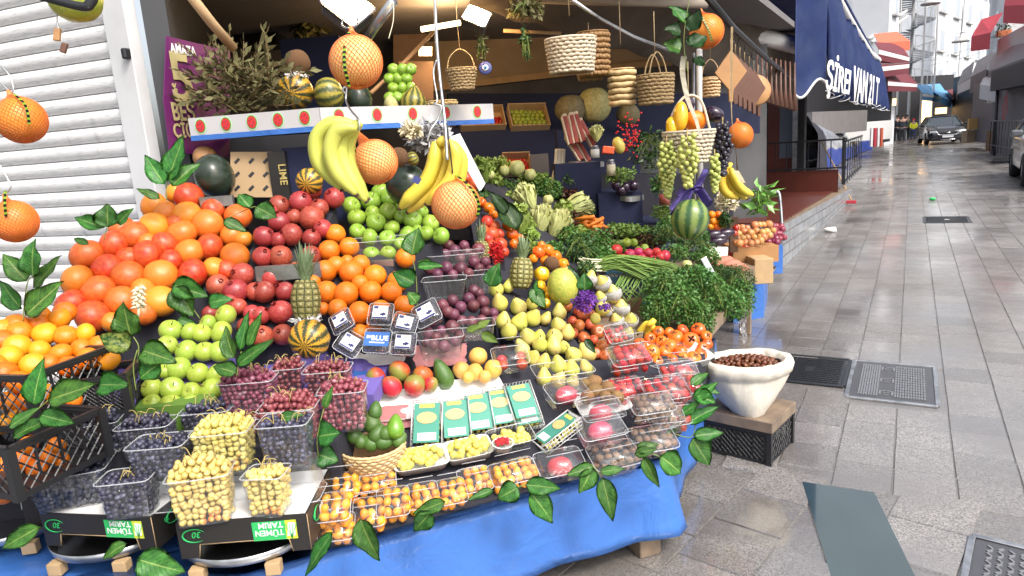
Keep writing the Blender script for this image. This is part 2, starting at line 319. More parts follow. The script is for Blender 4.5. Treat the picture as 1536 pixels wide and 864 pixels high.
def lathe(bm,prof,seg=24,mi=0,ell=(1,1),cap=True):
    """prof: list of (radius,z)"""
    uvl=bm.loops.layers.uv.verify(); rings=[]
    for (r,z) in prof:
        if r<1e-6: rings.append([bm.verts.new((0,0,z))])
        else: rings.append([bm.verts.new((r*math.cos(2*PI*k/seg)*ell[0],r*math.sin(2*PI*k/seg)*ell[1],z)) for k in range(seg)])
    n_=len(prof)
    for i in range(n_-1):
        A,B=rings[i],rings[i+1]
        for k in range(seg):
            q=(k+1)%seg
            if len(A)==1 and len(B)==1: continue
            if len(A)==1: vs=(A[0],B[q],B[k]); uu=((k+.5)/seg,i/n_),((k+1)/seg,(i+1)/n_),(k/seg,(i+1)/n_)
            elif len(B)==1: vs=(A[k],A[q],B[0]); uu=(k/seg,i/n_),((k+1)/seg,i/n_),((k+.5)/seg,(i+1)/n_)
            else: vs=(A[k],A[q],B[q],B[k]); uu=(k/seg,i/n_),((k+1)/seg,i/n_),((k+1)/seg,(i+1)/n_),(k/seg,(i+1)/n_)
            f=bm.faces.new(vs); f.material_index=mi
            for l,u in zip(f.loops,uu): l[uvl].uv=u
def lump(bm,amp,fr,seed):
    for v in bm.verts:
        n_=v.co.normalized() if v.co.length>1e-6 else Vector((0,0,1))
        v.co+=n_*amp*noise.noise(v.co*fr+Vector((seed*3.7,seed*1.3,seed)))
def dimple(bm,d,wd):
    for v in bm.verts:
        rr=math.hypot(v.co.x,v.co.y)
        if v.co.z>0: v.co.z-=d*math.exp(-(rr/wd)**2)
        else: v.co.z+=d*.5*math.exp(-(rr/wd)**2)
def sphere_prof(n_=14,zs=1.,f=None):
    o=[]
    for i in range(n_+1):
        t=PI*i/n_; r=math.sin(t); z=-math.cos(t)
        o.append(((f(z) if f else 1)*r if 0<i<n_ else 0,z*zs))
    return o
def fruitme(name,mat,zs=1.,f=None,dim=0,dw=.3,amp=.03,fr=1.4,seed=0,seg=24,n_=14):
    """fruit of unit radius"""
    bm=bmesh.new(); lathe(bm,sphere_prof(n_,zs,f),seg)
    if dim: dimple(bm,dim,dw)
    lump(bm,amp,fr,seed); return fin(bm,name,mat)
def unitball(name,mat,sub=2,amp=.0,seed=0):
    bm=bmesh.new(); bmesh.ops.create_icosphere(bm,subdivisions=sub,radius=1)
    if amp: lump(bm,amp,1.5,seed)
    return fin(bm,name,mat)
def rndrot(): return Matrix.Rotation(random.uniform(0,2*PI),3,'Z')@Matrix.Rotation(random.uniform(0,2*PI),3,'X')@Matrix.Rotation(random.uniform(0,2*PI),3,'Z')
def tiltrot(a=.5): return Matrix.Rotation(random.uniform(-a,a),3,'X')@Matrix.Rotation(random.uniform(-a,a),3,'Y')@Matrix.Rotation(random.uniform(0,2*PI),3,'Z')
def put(name,me,loc,scale,rot=None,parent=None):
    m=Matrix.Translation(Vector(loc))@(rot.to_4x4() if rot is not None else Matrix())@(Matrix.Diagonal((*scale,1)) if hasattr(scale,'__len__') else Matrix.Scale(scale,4))
    return link(name,me,parent,m)
def basis(x,y,z): return Matrix((x,y,z)).transposed()
def camrot(roll=0): return basis(CR,CF,CUP)@Matrix.Rotation(roll,3,'Y')     # local x right, y away, z up in the photo
def yawrot(d=0,tilt=0): return Matrix.Rotation(YAW0+math.radians(d),3,'Z')@Matrix.Rotation(math.radians(tilt),3,'X')
# ================================================================== SETTING
n=N('ground_dark'); n.fin((.05,.045,.04),.8)
n=N('wet_stone'); sp=n.vor(230,'F1',out=1); g=n.n('SeparateColor'); n.l(sp,g.inputs[0])
k=n.mix(g.outputs[0],(.07,.066,.062),(.34,.32,.305)); k=n.mix(n.ramp(n.noise(1.6,5,.6),[(.4,0.),(.65,1.)]),k,(.15,.13,.115)); 
att=n.n('Attribute'); att.attribute_name='tone'; k=n.hsv(k,.5,1.,n.maprange(att.outputs['Fac'],.82,1.18))
wet=n.ramp(n.noise(.9,6,.62),[(.42,0.),(.62,1.)])
ro=n.math('ADD',n.maprange(wet,.1,.34),n.math('MULTIPLY',n.noise(40,4),.16))
bp=n.math('ADD',n.math('MULTIPLY',n.noise(110,4,.7),.6),n.noise(9,5,.6))
m_=n.fin(k,n.math('ADD',ro,.15),0,bp,.35,.004,spec=.5)
b_=n.b.inputs; b_['Coat IOR'].default_value=3.0; n.l(n.maprange(n.ramp(n.noise(.8,6,.6),[(.35,0.),(.58,1.)]),.12,.95),b_['Coat Weight']); n.l(n.maprange(wet,.06,.22),b_['Coat Roughness'])
x_=n.n('Bump'); x_.inputs['Strength'].default_value=.12; x_.inputs['Distance'].default_value=.004; n.l(n.noise(26,4,.6),x_.inputs['Height']); n.l(x_.outputs[0],b_['Coat Normal'])
n=N('wet_smooth'); n.fin(n.mix(n.noise(3,5),(.008,.022,.021),(.04,.07,.066)),n.maprange(n.noise(2.2,6),.02,.12),0,n.noise(30,5,.7),.1,.002,spec=.5); n.b.inputs['Coat Weight'].default_value=1; n.b.inputs['Coat IOR'].default_value=2.2; n.b.inputs['Coat Roughness'].default_value=.04
n=N('white_tile'); a=n.n('TexBrick'); n.l(n.map(n.tc('UV'),(1,1,1)),a.inputs[0]); a.inputs['Scale'].default_value=1; a.inputs['Color1'].default_value=(.3,.32,.34,1); a.inputs['Color2'].default_value=(.24,.26,.29,1); a.inputs['Mortar'].default_value=(.15,.15,.15,1); a.inputs['Mortar Size'].default_value=.01
a.inputs['Brick Width'].default_value=.4; a.inputs['Row Height'].default_value=.12
n.fin(n.mix(n.ramp(n.noise(3,5),[(.45,0.),(.7,.6)]),a.outputs[0],(.16,.16,.16)),.25)
n=N('shutter_metal'); st=n.noise(1,6,.65,vec=n.map(n.tc(),(14,14,260))); k=n.mix(n.ramp(st,[(.5,0.),(.68,1.)]),(.76,.76,.755),(.46,.46,.47)); sm=n.noise(1,5,.6,vec=n.map(n.tc(),(9,9,1.5)))
k=n.mix(n.ramp(sm,[(.62,0.),(.72,.55)]),k,(.34,.34,.36)); n.fin(k,.35,0.)
def structure(name,me,**k): return tag(link(name,me),kind='structure',**k)
# ground sheet
bm=bmesh.new(); box(bm,(0,60,-.06),(260,420,.1)); structure('ground',fin(bm,'ground','ground_dark',False))
# paving slabs: one sheet of slabs with joints between
def slabs(name,x0,x1,y0,y1,org,ang,sx,sy,clip,jit=.00035):
    bm=bmesh.new(); lay=bm.faces.layers.float.new('tone'); ca,sa=math.cos(ang),math.sin(ang)
    def W(u,v,z): return Vector((org[0]+u*ca-v*sa,org[1]+u*sa+v*ca,z))
    iu0=int(x0/sx)-1; iu1=int(x1/sx)+1
    for i in range(iu0,iu1+1):
        v=y0+random.choice((0,0,.5))*sy
        while v<y1:
            h=sy*random.choice((.95,1,1,1,1.06,1.)) ; u=i*sx; c=W(u+sx/2,v+h/2,0)
            if clip(c):
                g=.004+random.uniform(0,.002); z=random.uniform(-jit,jit); tx=random.uniform(-jit,jit)*1.2; ty=random.uniform(-jit,jit)*1.2; tone=random.random()
                cs=[(u+g,v+g,z-tx-ty),(u+sx-g,v+g,z+tx-ty),(u+sx-g,v+h-g,z+tx+ty),(u+g,v+h-g,z-tx+ty)]
                top=[bm.verts.new(W(*p)) for p in cs]; e=.004
                cs2=[(u+g-e,v+g-e),(u+sx-g+e,v+g-e),(u+sx-g+e,v+h-g+e),(u+g-e,v+h-g+e)]
                lo=[bm.verts.new(W(p[0],p[1],-.008)) for p in cs2]
                f=bm.faces.new(top); f[lay]=tone
                for q in range(4): f=bm.faces.new((lo[q],lo[(q+1)%4],top[(q+1)%4],top[q])); f[lay]=tone*.5
            v+=h
    return structure(name,fin(bm,name,'wet_stone',False))
hole=lambda c:(-.70<c.x<.19 and 3.86<c.y<4.58)
slabs('paving',-4.2,6,2.86,31,(-.007,0),0,.223,.24,lambda c:c.y>2.86 and not hole(c) and not(c.x<-1.3 and c.y>7.3))
gp=[G(1200,727),G(1310,735),G(1362,840),G(1400,930),G(1262,930)]
patch=lambda c:(c.y<2.83 and (-.34+(2.8-c.y)*.27)<c.x<(-.06+(2.86-c.y)*.25))
slabs('paving_near',-3.4,3,-2.5,3.2,(-.52,2.85),-math.radians(11),.262,.27,lambda c:c.y<2.84 and not patch(c) and not(c.x>.14 and 2.0<c.y<2.64))
bm=bmesh.new(); prism(bm,[Vector((p.x,p.y,-.012)) for p in (Vector((-.335,2.835,0)),Vector((-.07,2.85,0)),Vector((.18,1.9,0)),Vector((-.085,1.9,0)))],vec=Vector((0,0,.0125))); structure('wet_slab',fin(bm,'wet_slab','wet_smooth',False))
bm=bmesh.new(); box(bm,(0,12,-.0078),(12,40,.003)); structure('paving_bed',fin(bm,'paving_bed','wet_stone',False))
bm=bmesh.new(); box(bm,(0,60,-.0055),(12,60,.003)); structure('far_road',fin(bm,'far_road','wet_stone',False))
# iron covers
def cover(name,x0,x1,y0,y1,kind,label,ang=0):
    t=empty(name,((x0+x1)/2,(y0+y1)/2,0),Matrix.Rotation(ang,3,'Z'),label,'manhole cover')
    w_,h_=x1-x0,y1-y0
    bm=bmesh.new()
    for c,s in (((0,-h_/2,0),(w_,.022,.012)),((0,h_/2,0),(w_,.022,.012)),((-w_/2,0,0),(.022,h_-.022,.012)),((w_/2,0,0),(.022,h_-.022,.012))): box(bm,c,s)
    bev(bm,.002); link('frame',fin(bm,'cover_frame','galvanised' if kind!='dark' else 'cover_iron',False),t)
    bm=bmesh.new(); box(bm,(0,0,-.006),(w_-.03,h_-.03,.012))
    m=['cover_iron' if kind=='dark' else 'cover_dull','cover_steel']; mi_=0 if kind=='dark' else 1
    if kind=='dark':
        for i in range(24):
            for j in range(14):
                if math.hypot(i-12,j-7)<2.: continue
                box(bm,(-w_/2+.03+(w_-.06)*(i+.5)/24,-h_/2+.03+(h_-.06)*(j+.5)/14,.0015),((w_-.06)/24*.62,(h_-.06)/14*.5,.005),Matrix.Rotation(.5*(-1)**(i+j),3,'Z'))
    elif kind=='grid':
        for i in range(26):
            u=-w_/2+.05+(w_-.1)*(i+.5)/26
            if 8<=i<=13: continue
            for j in range(13 if i>13 else 1):
                hh=(h_-.12)/(13 if i>13 else 1); box(bm,(u,-h_/2+.06+hh*(j+.5),.0025),((w_-.1)/26*.62,hh*(.78 if i>13 else 1),.005))
        for j in range(3):     # cast marks in the middle
            v=-h_/2+.12+(h_-.24)*j/2; u=-w_/2+.05+(w_-.1)*11/26
            for dx,dy,sx,sy in ((-.03,0,.009,.06),(.03,0,.009,.06),(0,.028,.05,.008),(0,-.028,.028,.008),(0,0,.04,.008)): box(bm,(u+dx,v+dy,.0018),(sx,sy,.005))
    else:
        for i in range(22):
            for j in range(20): box(bm,(-w_/2+.04+(w_-.08)*(i+.5)/22,-h_/2+.04+(h_-.08)*(j+.5)/20,.0015),(.02,.007,.005),Matrix.Rotation(.8*(-1)**(i+j),3,'Z'))
    for f in bm.faces:
        if mi_ and f.calc_center_median().z>.0012: f.material_index=1
    link('plate',fin(bm,'cover_plate',m,False),t)
n=N('cover_iron'); n.fin(n.mix(n.noise(20),(.03,.035,.045),(.06,.065,.07)),.3,.6)
n=N('cover_steel'); n.fin(n.mix(n.noise(9,5),(.3,.3,.31),(.42,.42,.43)),n.maprange(n.noise(14),.18,.4),.7)
plain('cover_dull',(.13,.13,.14),.35,.6)
cover('manhole_cover',-.695,-.275,4.05,4.56,'dark','dark studded iron cover set flush in the wet paving behind the chestnut sack')
cover('manhole_cover',-.25,.175,3.9,4.56,'grid','pale worn steel cover with ribbed grid pattern beside the dark cover')
cover('manhole_cover',.2,.95,2.02,2.6,'tread','chequered tread plate cover in the near corner of the street',-math.radians(8))
cover('drain_grate',.2,.76,11.2,11.9,'dark','narrow drain grate across the shining street farther up')
# raised terrace on the left with tiled wall
bm=bmesh.new(); uvl=bm.loops.layers.uv.verify()
A0,A1=Vector((-1.12,7.5,0)),Vector((-.95,14.6,0)); B0,B1=Vector((-4.6,7.5,0)),Vector((-4.6,14.6,0)); zt0,zt1=.47,.24
v=[bm.verts.new(p) for p in (A0,A1,B1,B0)]; u=[bm.verts.new(p+Vector((0,0,z))) for p,z in ((A0,zt0),(A1,zt1),(B1,zt1),(B0,zt0))]
for a,b,c,d,L in ((v[0],v[1],u[1],u[0],7.),(v[3],v[0],u[0],u[3],3.5),(v[1],v[2],u[2],u[1],3.6),(v[2],v[3],u[3],u[2],7.)):
    f=bm.faces.new((a,b,c,d)); 
    for l,uvv in zip(f.loops,((0,0),(L,0),(L,.45),(0,.45))): l[uvl].uv=uvv
f=bm.faces.new(u); f.material_index=1
me=fin(bm,'terrace_body',['white_tile','wood_wet'],False); structure('terrace',me)
bm=bmesh.new()
for i in range(26):
    y=7.62+i*.27; box(bm,(-2.7,y,zt0+(zt1-zt0)*(y-7.5)/7.1+.012),(3.1,.23,.02))
structure('terrace_decking',fin(bm,'decking','wood_red',False))
# ------------------------------------------------------------------ shop shell
def quadsolid(name,q,th,mat,uv=False,parent=None):
    """slab whose visible face passes through four picture points at given depths"""
    P=[D(*a) if len(a)==3 and not isinstance(a,Vector) else Vector(a) for a in q]
    nrm=(P[1]-P[0]).cross(P[3]-P[0]).normalized(); c=sum(P,Vector())/4
    if nrm.dot(c-CAM)<0: nrm=-nrm
    bm=bmesh.new(); prism(bm,P,vec=nrm*th); return link(name,fin(bm,name,mat,False),parent)
def shell(name,label,cat,q,th,mat): return tag(quadsolid(name,q,th,mat),label,cat)
WR=D(247,288,3.5); wd=-(basis(CR,CF,CUP)@Vector((2593,-1024*1.0,0))).normalized(); wd.z=0; wd.normalize()   # direction of the shutter wall, to the left
wn=Vector((-wd.y,wd.x,0)); wn=wn if wn.dot(CAM-WR)>0 else -wn
sh=empty('roller_shutter',(WR.x,WR.y,0),basis(-wd,-wn,Vector((0,0,1))),'closed silver roller shutter with horizontal slats left of the fruit stall','roller shutter')
bm=bmesh.new(); pit=.081; prof=[(0,0),(.004,-.006),(.012,-.012),(.028,-.0185),(.045,-.02),(.06,-.017),(.07,-.010),(.076,-.003),(.0785,.004)]
zz=0
for k in range(40):
    zz=k*pit; ring=[]
    for (dz,dy) in prof: ring.append((bm.verts.new((-3.2,dy,zz+dz)),bm.verts.new((-.14,dy,zz+dz))))
    for a,b in zip(ring,ring[1:]): bm.faces.new((a[0],a[1],b[1],b[0]))
link('slats',fin(bm,'slats','shutter_metal'),sh)
bm=bmesh.new(); box(bm,(-1.7,.05,1.6),(3.2,.05,3.3)); box(bm,(-.085,-.012,1.6),(.15,.07,3.4)); bev(bm,.004); link('guide_rail',fin(bm,'guide_rail','shutter_frame',False),sh)
bm=bmesh.new(); box(bm,(-.03,-.06,2.02),(.03,.04,.05)); bev(bm,.006); link('bracket',fin(bm,'bracket','dark_metal',False),sh)
# grey column / left wall of the shop
Lc=WR-wd*.02; back=D(330,200,6.4); back.z=0; Lc.z=0
dirL=(back-Lc).normalized(); nl=Vector((dirL.y,-dirL.x,0))
bm=bmesh.new(); prism(bm,[Lc+nl*.13,back+nl*.13,back,Lc+nl*.02],vec=Vector((0,0,3.4))); tag(link('shop_side_wall',fin(bm,'side_wall','column_grey',False)),'dark grey painted side wall of the shop beside the shutter','wall')
bw=D(1150,200,7.6); bw.z=0
bd_=(bw-back).normalized(); bn=Vector((bd_.y,-bd_.x,0)); bn=bn if bn.dot(CAM-back)>0 else -bn
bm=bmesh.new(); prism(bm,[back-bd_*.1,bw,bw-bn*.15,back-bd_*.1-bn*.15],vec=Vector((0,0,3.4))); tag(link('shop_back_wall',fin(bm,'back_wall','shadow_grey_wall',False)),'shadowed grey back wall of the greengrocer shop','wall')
def bwp(px,py,off=0): return onplane(px,py,back+bn*off,bn)
def bwquad(name,label,cat,x0,y0,x1,y1,mat,off=.03,th=.025):
    P=[bwp(x0,y0,off),bwp(x1,y0,off),bwp(x1,y1,off),bwp(x0,y1,off)]; bm=bmesh.new(); prism(bm,P,vec=-bn*th); return tag(link(name,fin(bm,name,mat,False)),label,cat)
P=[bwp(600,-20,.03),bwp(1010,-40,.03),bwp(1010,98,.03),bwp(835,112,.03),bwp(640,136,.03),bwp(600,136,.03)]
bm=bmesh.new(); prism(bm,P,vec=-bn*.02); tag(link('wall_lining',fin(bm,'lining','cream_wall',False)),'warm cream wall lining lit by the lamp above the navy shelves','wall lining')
bm=bmesh.new(); a=bwp(640,138,.035); b=bwp(1010,96,.035); prism(bm,[a,b,b+Vector((0,0,.06)),a+Vector((0,0,.06))],vec=bn*.02); tag(link('wall_batten',fin(bm,'batten','wood_light',False)),'thin wooden batten along the foot of the cream wall','batten')
# ceiling and roof canvas
z=2.42
c1=G(262,-70,z) if False else None
pts=[Lc+nl*0-dirL*.05,back,bw,Vector((-1.15,9.6,0)),Vector((-1.15,4.3,0))]
bm=bmesh.new(); prism(bm,[Vector((p.x,p.y,2.5)) for p in pts],vec=Vector((0,0,.06))); tag(link('shop_canopy',fin(bm,'canopy','canvas_grey',False)),'grey canvas roof stretched over the stall','canopy')
bm=bmesh.new()                                    # sloping lining canvas with folds
W_=24
for j in range(6):
    for i in range(W_+1):
        u=i/W_; v=j/5; p=D(700,8,4.6).lerp(D(1195,150,8.6),u).lerp(D(760,-60,4.1).lerp(D(1215,60,8.4),u),v); p.z+=.02*math.sin(u*60+v*2); bm.verts.new(p)
bm.verts.ensure_lookup_table()
for j in range(5):
    for i in range(W_): a=j*(W_+1)+i; bm.faces.new([bm.verts[q] for q in (a,a+1,a+W_+2,a+W_+1)])
bmesh.ops.solidify(bm,geom=list(bm.faces),thickness=.01); tag(link('awning_lining',fin(bm,'lining2','canvas_cream')),'pale folded canvas under the awning above the hanging boards','awning')
def pole(name,label,cat,pts,r,mat,parent=None):
    bm=bmesh.new(); tube(bm,[D(*p) for p in pts],r,10); o=link(name,fin(bm,name,mat),parent)
    return tag(o,label,cat) if not parent else o
pole('canopy_pole','long silver black pole running diagonally with hooks and boards',"pole",[(1058,-8,3.9),(1100,42,4.8),(1150,88,6.3),(1192,122,8.2)],.022,'dark_metal')
pole('roller_tube','white awning roller tube under the navy awning','roller tube',[(1075,38,7.),(1200,70,7.8)],.09,'white_plastic')
pole('canopy_pole','pale metal pole across the top of the stall roof','pole',[(800,-2,4.4),(1060,6,4.6)],.03,'canvas_cream')
pole('strut','thin shiny curved metal strut across the top of the stall','strut',[(858,0,4.),(900,28,4.2),(950,55,4.4),(1005,76,4.6)],.012,'galvanised')
pole('strut','brownish wooden pole leaning over the dried bay branches','pole',[(283,-10,2.9),(318,35,3.05),(350,72,3.2)],.022,'wood_light')
pole('strut','yellow lit metal tube leaning behind the big lamp','pole',[(590,2,3.),(568,32,3.1),(545,66,3.25)],.022,'galvanised')
pole('strut','long thin brown stick leaning across the shelf of squashes','stick',[(650,48,4.2),(600,100,4.),(556,140,3.8)],.012,'turned_wood')
pole('shop_post','pale square post behind the hanging fruit basket','post',[(1049,74,4.6),(1049,150,4.6),(1051,330,4.6)],.02,'concrete_light')
pole('shop_post','thin pale pipe next to the post behind the fruit basket','pipe',[(1040,80,4.65),(1040,200,4.65),(1042,330,4.65)],.012,'galvanised')
# poster
PA,PB=D(249,60,3.3),D(345,70,3.75); PA.z=PB.z; pd=(PB-PA).normalized(); pn=Vector((pd.y,-pd.x,0)); pn=pn if pn.dot(CAM-PA)>0 else -pn
pp=lambda x,y:onplane(x,y,PA,pn)
bm=bmesh.new(); Pq=[pp(250,54),pp(300,66),pp(345,76),pp(345,236),pp(255,228),pp(246,150)]; prism(bm,Pq,vec=-pn*.006); po=empty('poster',Pq[0],None,'purple poster with cream writing hanging by the dark side wall','poster'); 
o=link('sheet',fin(bm,'poster_sheet','poster_purple',False),po); o.matrix_parent_inverse=po.matrix_basis.inverted()
def text(name,s,loc,x,up,size,mat,sx=1.,shear=0.,parent=None,ext=.0015,bold=0.,align='LEFT',fitw=None,fith=None):
    c=bpy.data.curves.new(name,'FONT'); c.body=s; c.size=1; c.extrude=ext/size; c.offset=bold; c.shear=shear; c.align_x=align; c.resolution_u=3
    tmp=bpy.data.objects.new('tmp',c); col.objects.link(tmp); dg=bpy.context.evaluated_depsgraph_get(); me=bpy.data.meshes.new_from_object(tmp.evaluated_get(dg)); bpy.data.objects.remove(tmp)
    me.materials.clear(); me.materials.append(MAT[mat]); me.name=name
    xs=[v.co.x for v in me.vertices]; ys=[v.co.y for v in me.vertices]; kx=size*sx; ky=size
    if fitw: kx=fitw/(max(xs)-min(xs))
    if fith: ky=fith/(max(ys)-min(ys))
    x=Vector(x).normalized(); z_=x.cross(up).normalized(); y=z_.cross(x)
    o=link(name,me,None,Matrix.Translation(Vector(loc))@basis(x,y,z_).to_4x4()@Matrix.Diagonal((kx,ky,size,1)))
    if parent:
        o.parent=parent; o.matrix_parent_inverse=parent.matrix_basis.inverted()
    return o
U3=Vector((0,0,1))
for s,x,y,h in (('AMAZA',255,79,.065),('+',257,92,.05),('5',258,152,.34),('%',258,138,.06),('BEŞ',258,180,.12),('ÇİĞ',260,206,.095)):
    text('lettering',s,pp(x,y)+pn*.006,pd,U3,h,'poster_cream' if s!='AMAZA' else 'white_ink',.8 if s!='5' else 1.,0,po,.001,.02)
# ------------------------------------------------------------------ navy street awning with lettering
av0=D(1238,140,7.8); av1=D(1330,163,15.2); av0.z=av1.z=0; ad=(av1-av0).normalized(); an_=Vector((ad.y,-ad.x,0)); AL=(av1-av0).length
aw=empty('street_awning',av0,None,'big navy awning with white lettering and scalloped hem','awning')
avp=lambda px,py,off=0.:onplane(px,py,av0+an_*off,an_)
bm=bmesh.new(); NU,NV=150,14; gr=[]
for i in range(NU+1):
    u=i/NU; row=[]; top=3.55+(2.72-3.55)*min(1,(u*1.25))**.55 if u>0 else 3.55; sc_=.035*abs(math.sin(u*PI*17))
    bot=1.83-.12*u-sc_*1.6
    for j in range(NV+1):
        v=j/NV; p=av0+ad*AL*u; p=p+an_*(.05*math.sin(u*46+math.sin(u*9)*2+v*2.)*(1-.4*v)+.03*math.sin(u*117+v)-.3*v*v*.6); p.z=bot+(top-bot)*v; row.append(bm.verts.new(p-av0))
    gr.append(row)
for i in range(NU):
    for j in range(NV): bm.faces.new((gr[i][j],gr[i+1][j],gr[i+1][j+1],gr[i][j+1]))
bmesh.ops.solidify(bm,geom=list(bm.faces),thickness=.006); link('side_drop',fin(bm,'side_drop','navy_awning'),aw)
bm=bmesh.new(); tube(bm,[av0+ad*AL*(i/30)+an_*.0+Vector((0,0,3.6+(2.76-3.6)*min(1,(i/30*1.25))**.55))-av0-an_*.2 for i in range(31)],.065,8); link('top_tube',fin(bm,'top_tube','white_plastic'),aw)
bm=bmesh.new(); tube(bm,[av0+ad*AL*(i/306)+an_*.0+Vector((0,0,1.83-.12*i/306-.056*abs(math.sin(i/306*PI*17))))-av0+an_*(.05*math.sin(i/306*46+math.sin(i/306*9)*2)+.03*math.sin(i/306*117)) for i in range(307)],.005,5); link('hem_piping',fin(bm,'piping','white_plastic'),aw)
ae=D(1192,128,7.5); ae.z=0; el=(ae-av0); bm=bmesh.new(); gr=[]
for i in range(25):
    u=i/24; row=[]
    for j in range(9):
        v=j/8; p=el*u; p.z=1.86+.11*math.sin(u*PI*1.6+.6)*.9+(3.6-1.9)*v; row.append(bm.verts.new(p))
    gr.append(row)
for i in range(24):
    for j in range(8): bm.faces.new((gr[i][j],gr[i+1][j],gr[i+1][j+1],gr[i][j+1]))
bmesh.ops.solidify(bm,geom=list(bm.faces),thickness=.006); link('end_drop',fin(bm,'end_drop','navy_awning'),aw)
bm=bmesh.new(); tube(bm,[el*(i/24)+Vector((0,0,1.86+.11*math.sin(i/24*PI*1.6+.6)*.9)) for i in range(25)],.016,6); link('end_piping',fin(bm,'end_piping','white_plastic'),aw)
def atext(s,x0,x1,y0,y1,off=.12,k=1.):
    a=avp(x0,y1,off); b=avp(x1,y1,off); h=(avp(x0,y0,off)-a).length; 
    text('lettering',s,a,ad,U3,.4,'white_ink',1,.25,aw,.003,.02,fitw=(b-a).length,fith=h*k)
atext('ŞİREI',1237,1275,76,133,.13,1.3); atext('VAN 21 T',1278,1317,103,150,.12,1.15)
# sloping roof of that awning
bm=bmesh.new(); P=[av0-an_*.2+Vector((0,0,3.55)),av1-an_*.2+Vector((0,0,2.75)),av1-an_*3.2+Vector((0,0,3.4)),av0-an_*3.2+Vector((0,0,3.8))]; prism(bm,[p-av0 for p in P],vec=Vector((0,0,.02))); link('roof_cloth',fin(bm,'roof_cloth','navy_awning',False),aw)
# ================================================================== STREET BEYOND
def tbox(name,label,cat,x0,y0,x1,y1,dep,dd,mat,b=.0,dep2=None):
    """upright block whose front face fills the picture rectangle at that depth; dd = its real depth"""
    dep2=dep2 or dep; a=D(x0,y1,dep); b_=D(x1,y1,dep2); t=D(x0,y0,dep); a.z=min(a.z,b_.z); b_.z=a.z
    d=(b_-a); nn=Vector((-d.y,d.x,0)).normalized(); nn=nn if nn.dot(a+b_)>0 else -nn
    bm=bmesh.new(); prism(bm,[a,b_,b_+nn*dd,a+nn*dd],vec=Vector((0,0,max(.02,t.z-a.z))))
    if b: bev(bm,b)
    return tag(link(name,fin(bm,name,mat,False)),label,cat)
plain('maroon_cloth',(.13,.015,.025),.75,ns=5,var=.25); plain('orange_cloth',(.6,.12,.06),.75,ns=5); plain('red_cloth',(.5,.04,.06),.75); plain('blue_cloth',(.1,.3,.55),.7)
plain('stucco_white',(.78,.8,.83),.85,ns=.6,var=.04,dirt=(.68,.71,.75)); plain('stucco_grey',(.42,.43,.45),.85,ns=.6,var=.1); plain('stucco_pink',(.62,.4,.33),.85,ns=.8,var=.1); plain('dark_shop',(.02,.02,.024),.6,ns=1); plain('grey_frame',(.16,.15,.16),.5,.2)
plain('white_stripe',(.75,.74,.72),.7); plain('terracotta',(.5,.16,.07),.8); plain('canvas_white',(.48,.48,.49),.8); plain('brick_brown',(.2,.11,.08),.8)
n=N('window_dark'); n.fin((.14,.16,.2),.15)
# neighbour's wooden shopfront behind the terrace
nb=empty('restaurant_front',(-2.6,14.6,0),None,'dark wooden restaurant front behind the railing on the terrace','shopfront')
def nbp(name,c,s,mat): return link(name,boxme(name,s,mat,.0),nb,Matrix.Translation(Vector(c)))
nbp('wall',(-2.05,.5,1.7),(5.6,.3,3.4),'dark_shop')
for i in range(7): nbp('panel',(-4.0+i*.72,.3,1.25),(.5,.06,2.3),'wood_dark' if i%2 else 'wood_red')
for i in range(4): nbp('pillar',(-3.3+i*1.3,.2,1.6),(.09,.09,3.2),'galvanised')
nbp('window',(.45,.28,1.5),(.3,.04,1.3),'window_dark')
# low board and railing on the terrace
rl=empty('terrace_railing',(-1.0,13.2,.27),None,'black metal railing above red brown boards on the terrace edge','railing')
bm=bmesh.new(); box(bm,(-.75,0,.21),(1.35,.04,.4)); link('board',fin(bm,'board','wood_red',False),rl); bm=bmesh.new(); box(bm,(-2.2,-.02,.2),(1.4,.04,.38)); link('board',fin(bm,'board2','wood_red',False),rl)
bm=bmesh.new()
for i in range(17): box(bm,(-2.9+i*.18,-.03,.66),(.014,.014,.5))
box(bm,(-1.45,-.03,.92),(3.,.03,.03)); box(bm,(-1.45,-.03,.44),(3.,.03,.03))
for i in range(3): box(bm,(-2.9+i*1.45,-.03,.55),(.04,.04,.8))
for i in range(9): box(bm,(.02,.1+i*.55,.5),(.014,.014,.75))
box(bm,(.02,2.3,.88),(.03,4.5,.03)); box(bm,(.02,2.3,.2),(.03,4.5,.03)); link('bars',fin(bm,'bars','dark_metal',False),rl)
# broom
pole('broom','broom with a tan handle leaning on the terrace railing','broom',[(1232,212,14.),(1258,262,13.),(1277,300,12.6)],.014,'wood_light')
t=bpy.data.objects['broom']; o=link('brush_head',boxme('brush',(.16,.05,.06),'red_cloth',.01),None,Matrix.Translation(G(1277,303,.06))); o.parent=t
# tarpaulin-covered heap
bm=bmesh.new(); NU,NV=34,14; gr=[]; ta=G(1222,262); tb=G(1316,222); 
for i in range(NU+1):
    u=i/NU; c=ta.lerp(tb,u**1.5); H=(1.95-1.3*u)*(1 if u<.98 else .5); W2=.95-.3*u; row=[]
    for j in range(NV+1):
        a=PI*j/NV; p=Vector((c.x-.85+math.cos(a)*-W2+.0,c.y,(abs(math.sin(a))**.6)*H)); p+=Vector((noise.noise(p*2.3),noise.noise(p*2.1+Vector((9,0,0))),noise.noise(p*2.7)*.7))*.14; p.z=max(p.z,.02); row.append(bm.verts.new(p))
    gr.append(row)
for i in range(NU):
    for j in range(NV):
        f=bm.faces.new((gr[i][j],gr[i+1][j],gr[i+1][j+1],gr[i][j+1])); u=i/NU; zc=f.calc_center_median().z; f.material_index=2 if u<.22 else (1 if zc>.52 else 0)
bm.faces.new([r[0] for r in gr][:2]+[gr[1][NV//2],gr[0][NV//2]]) if False else None
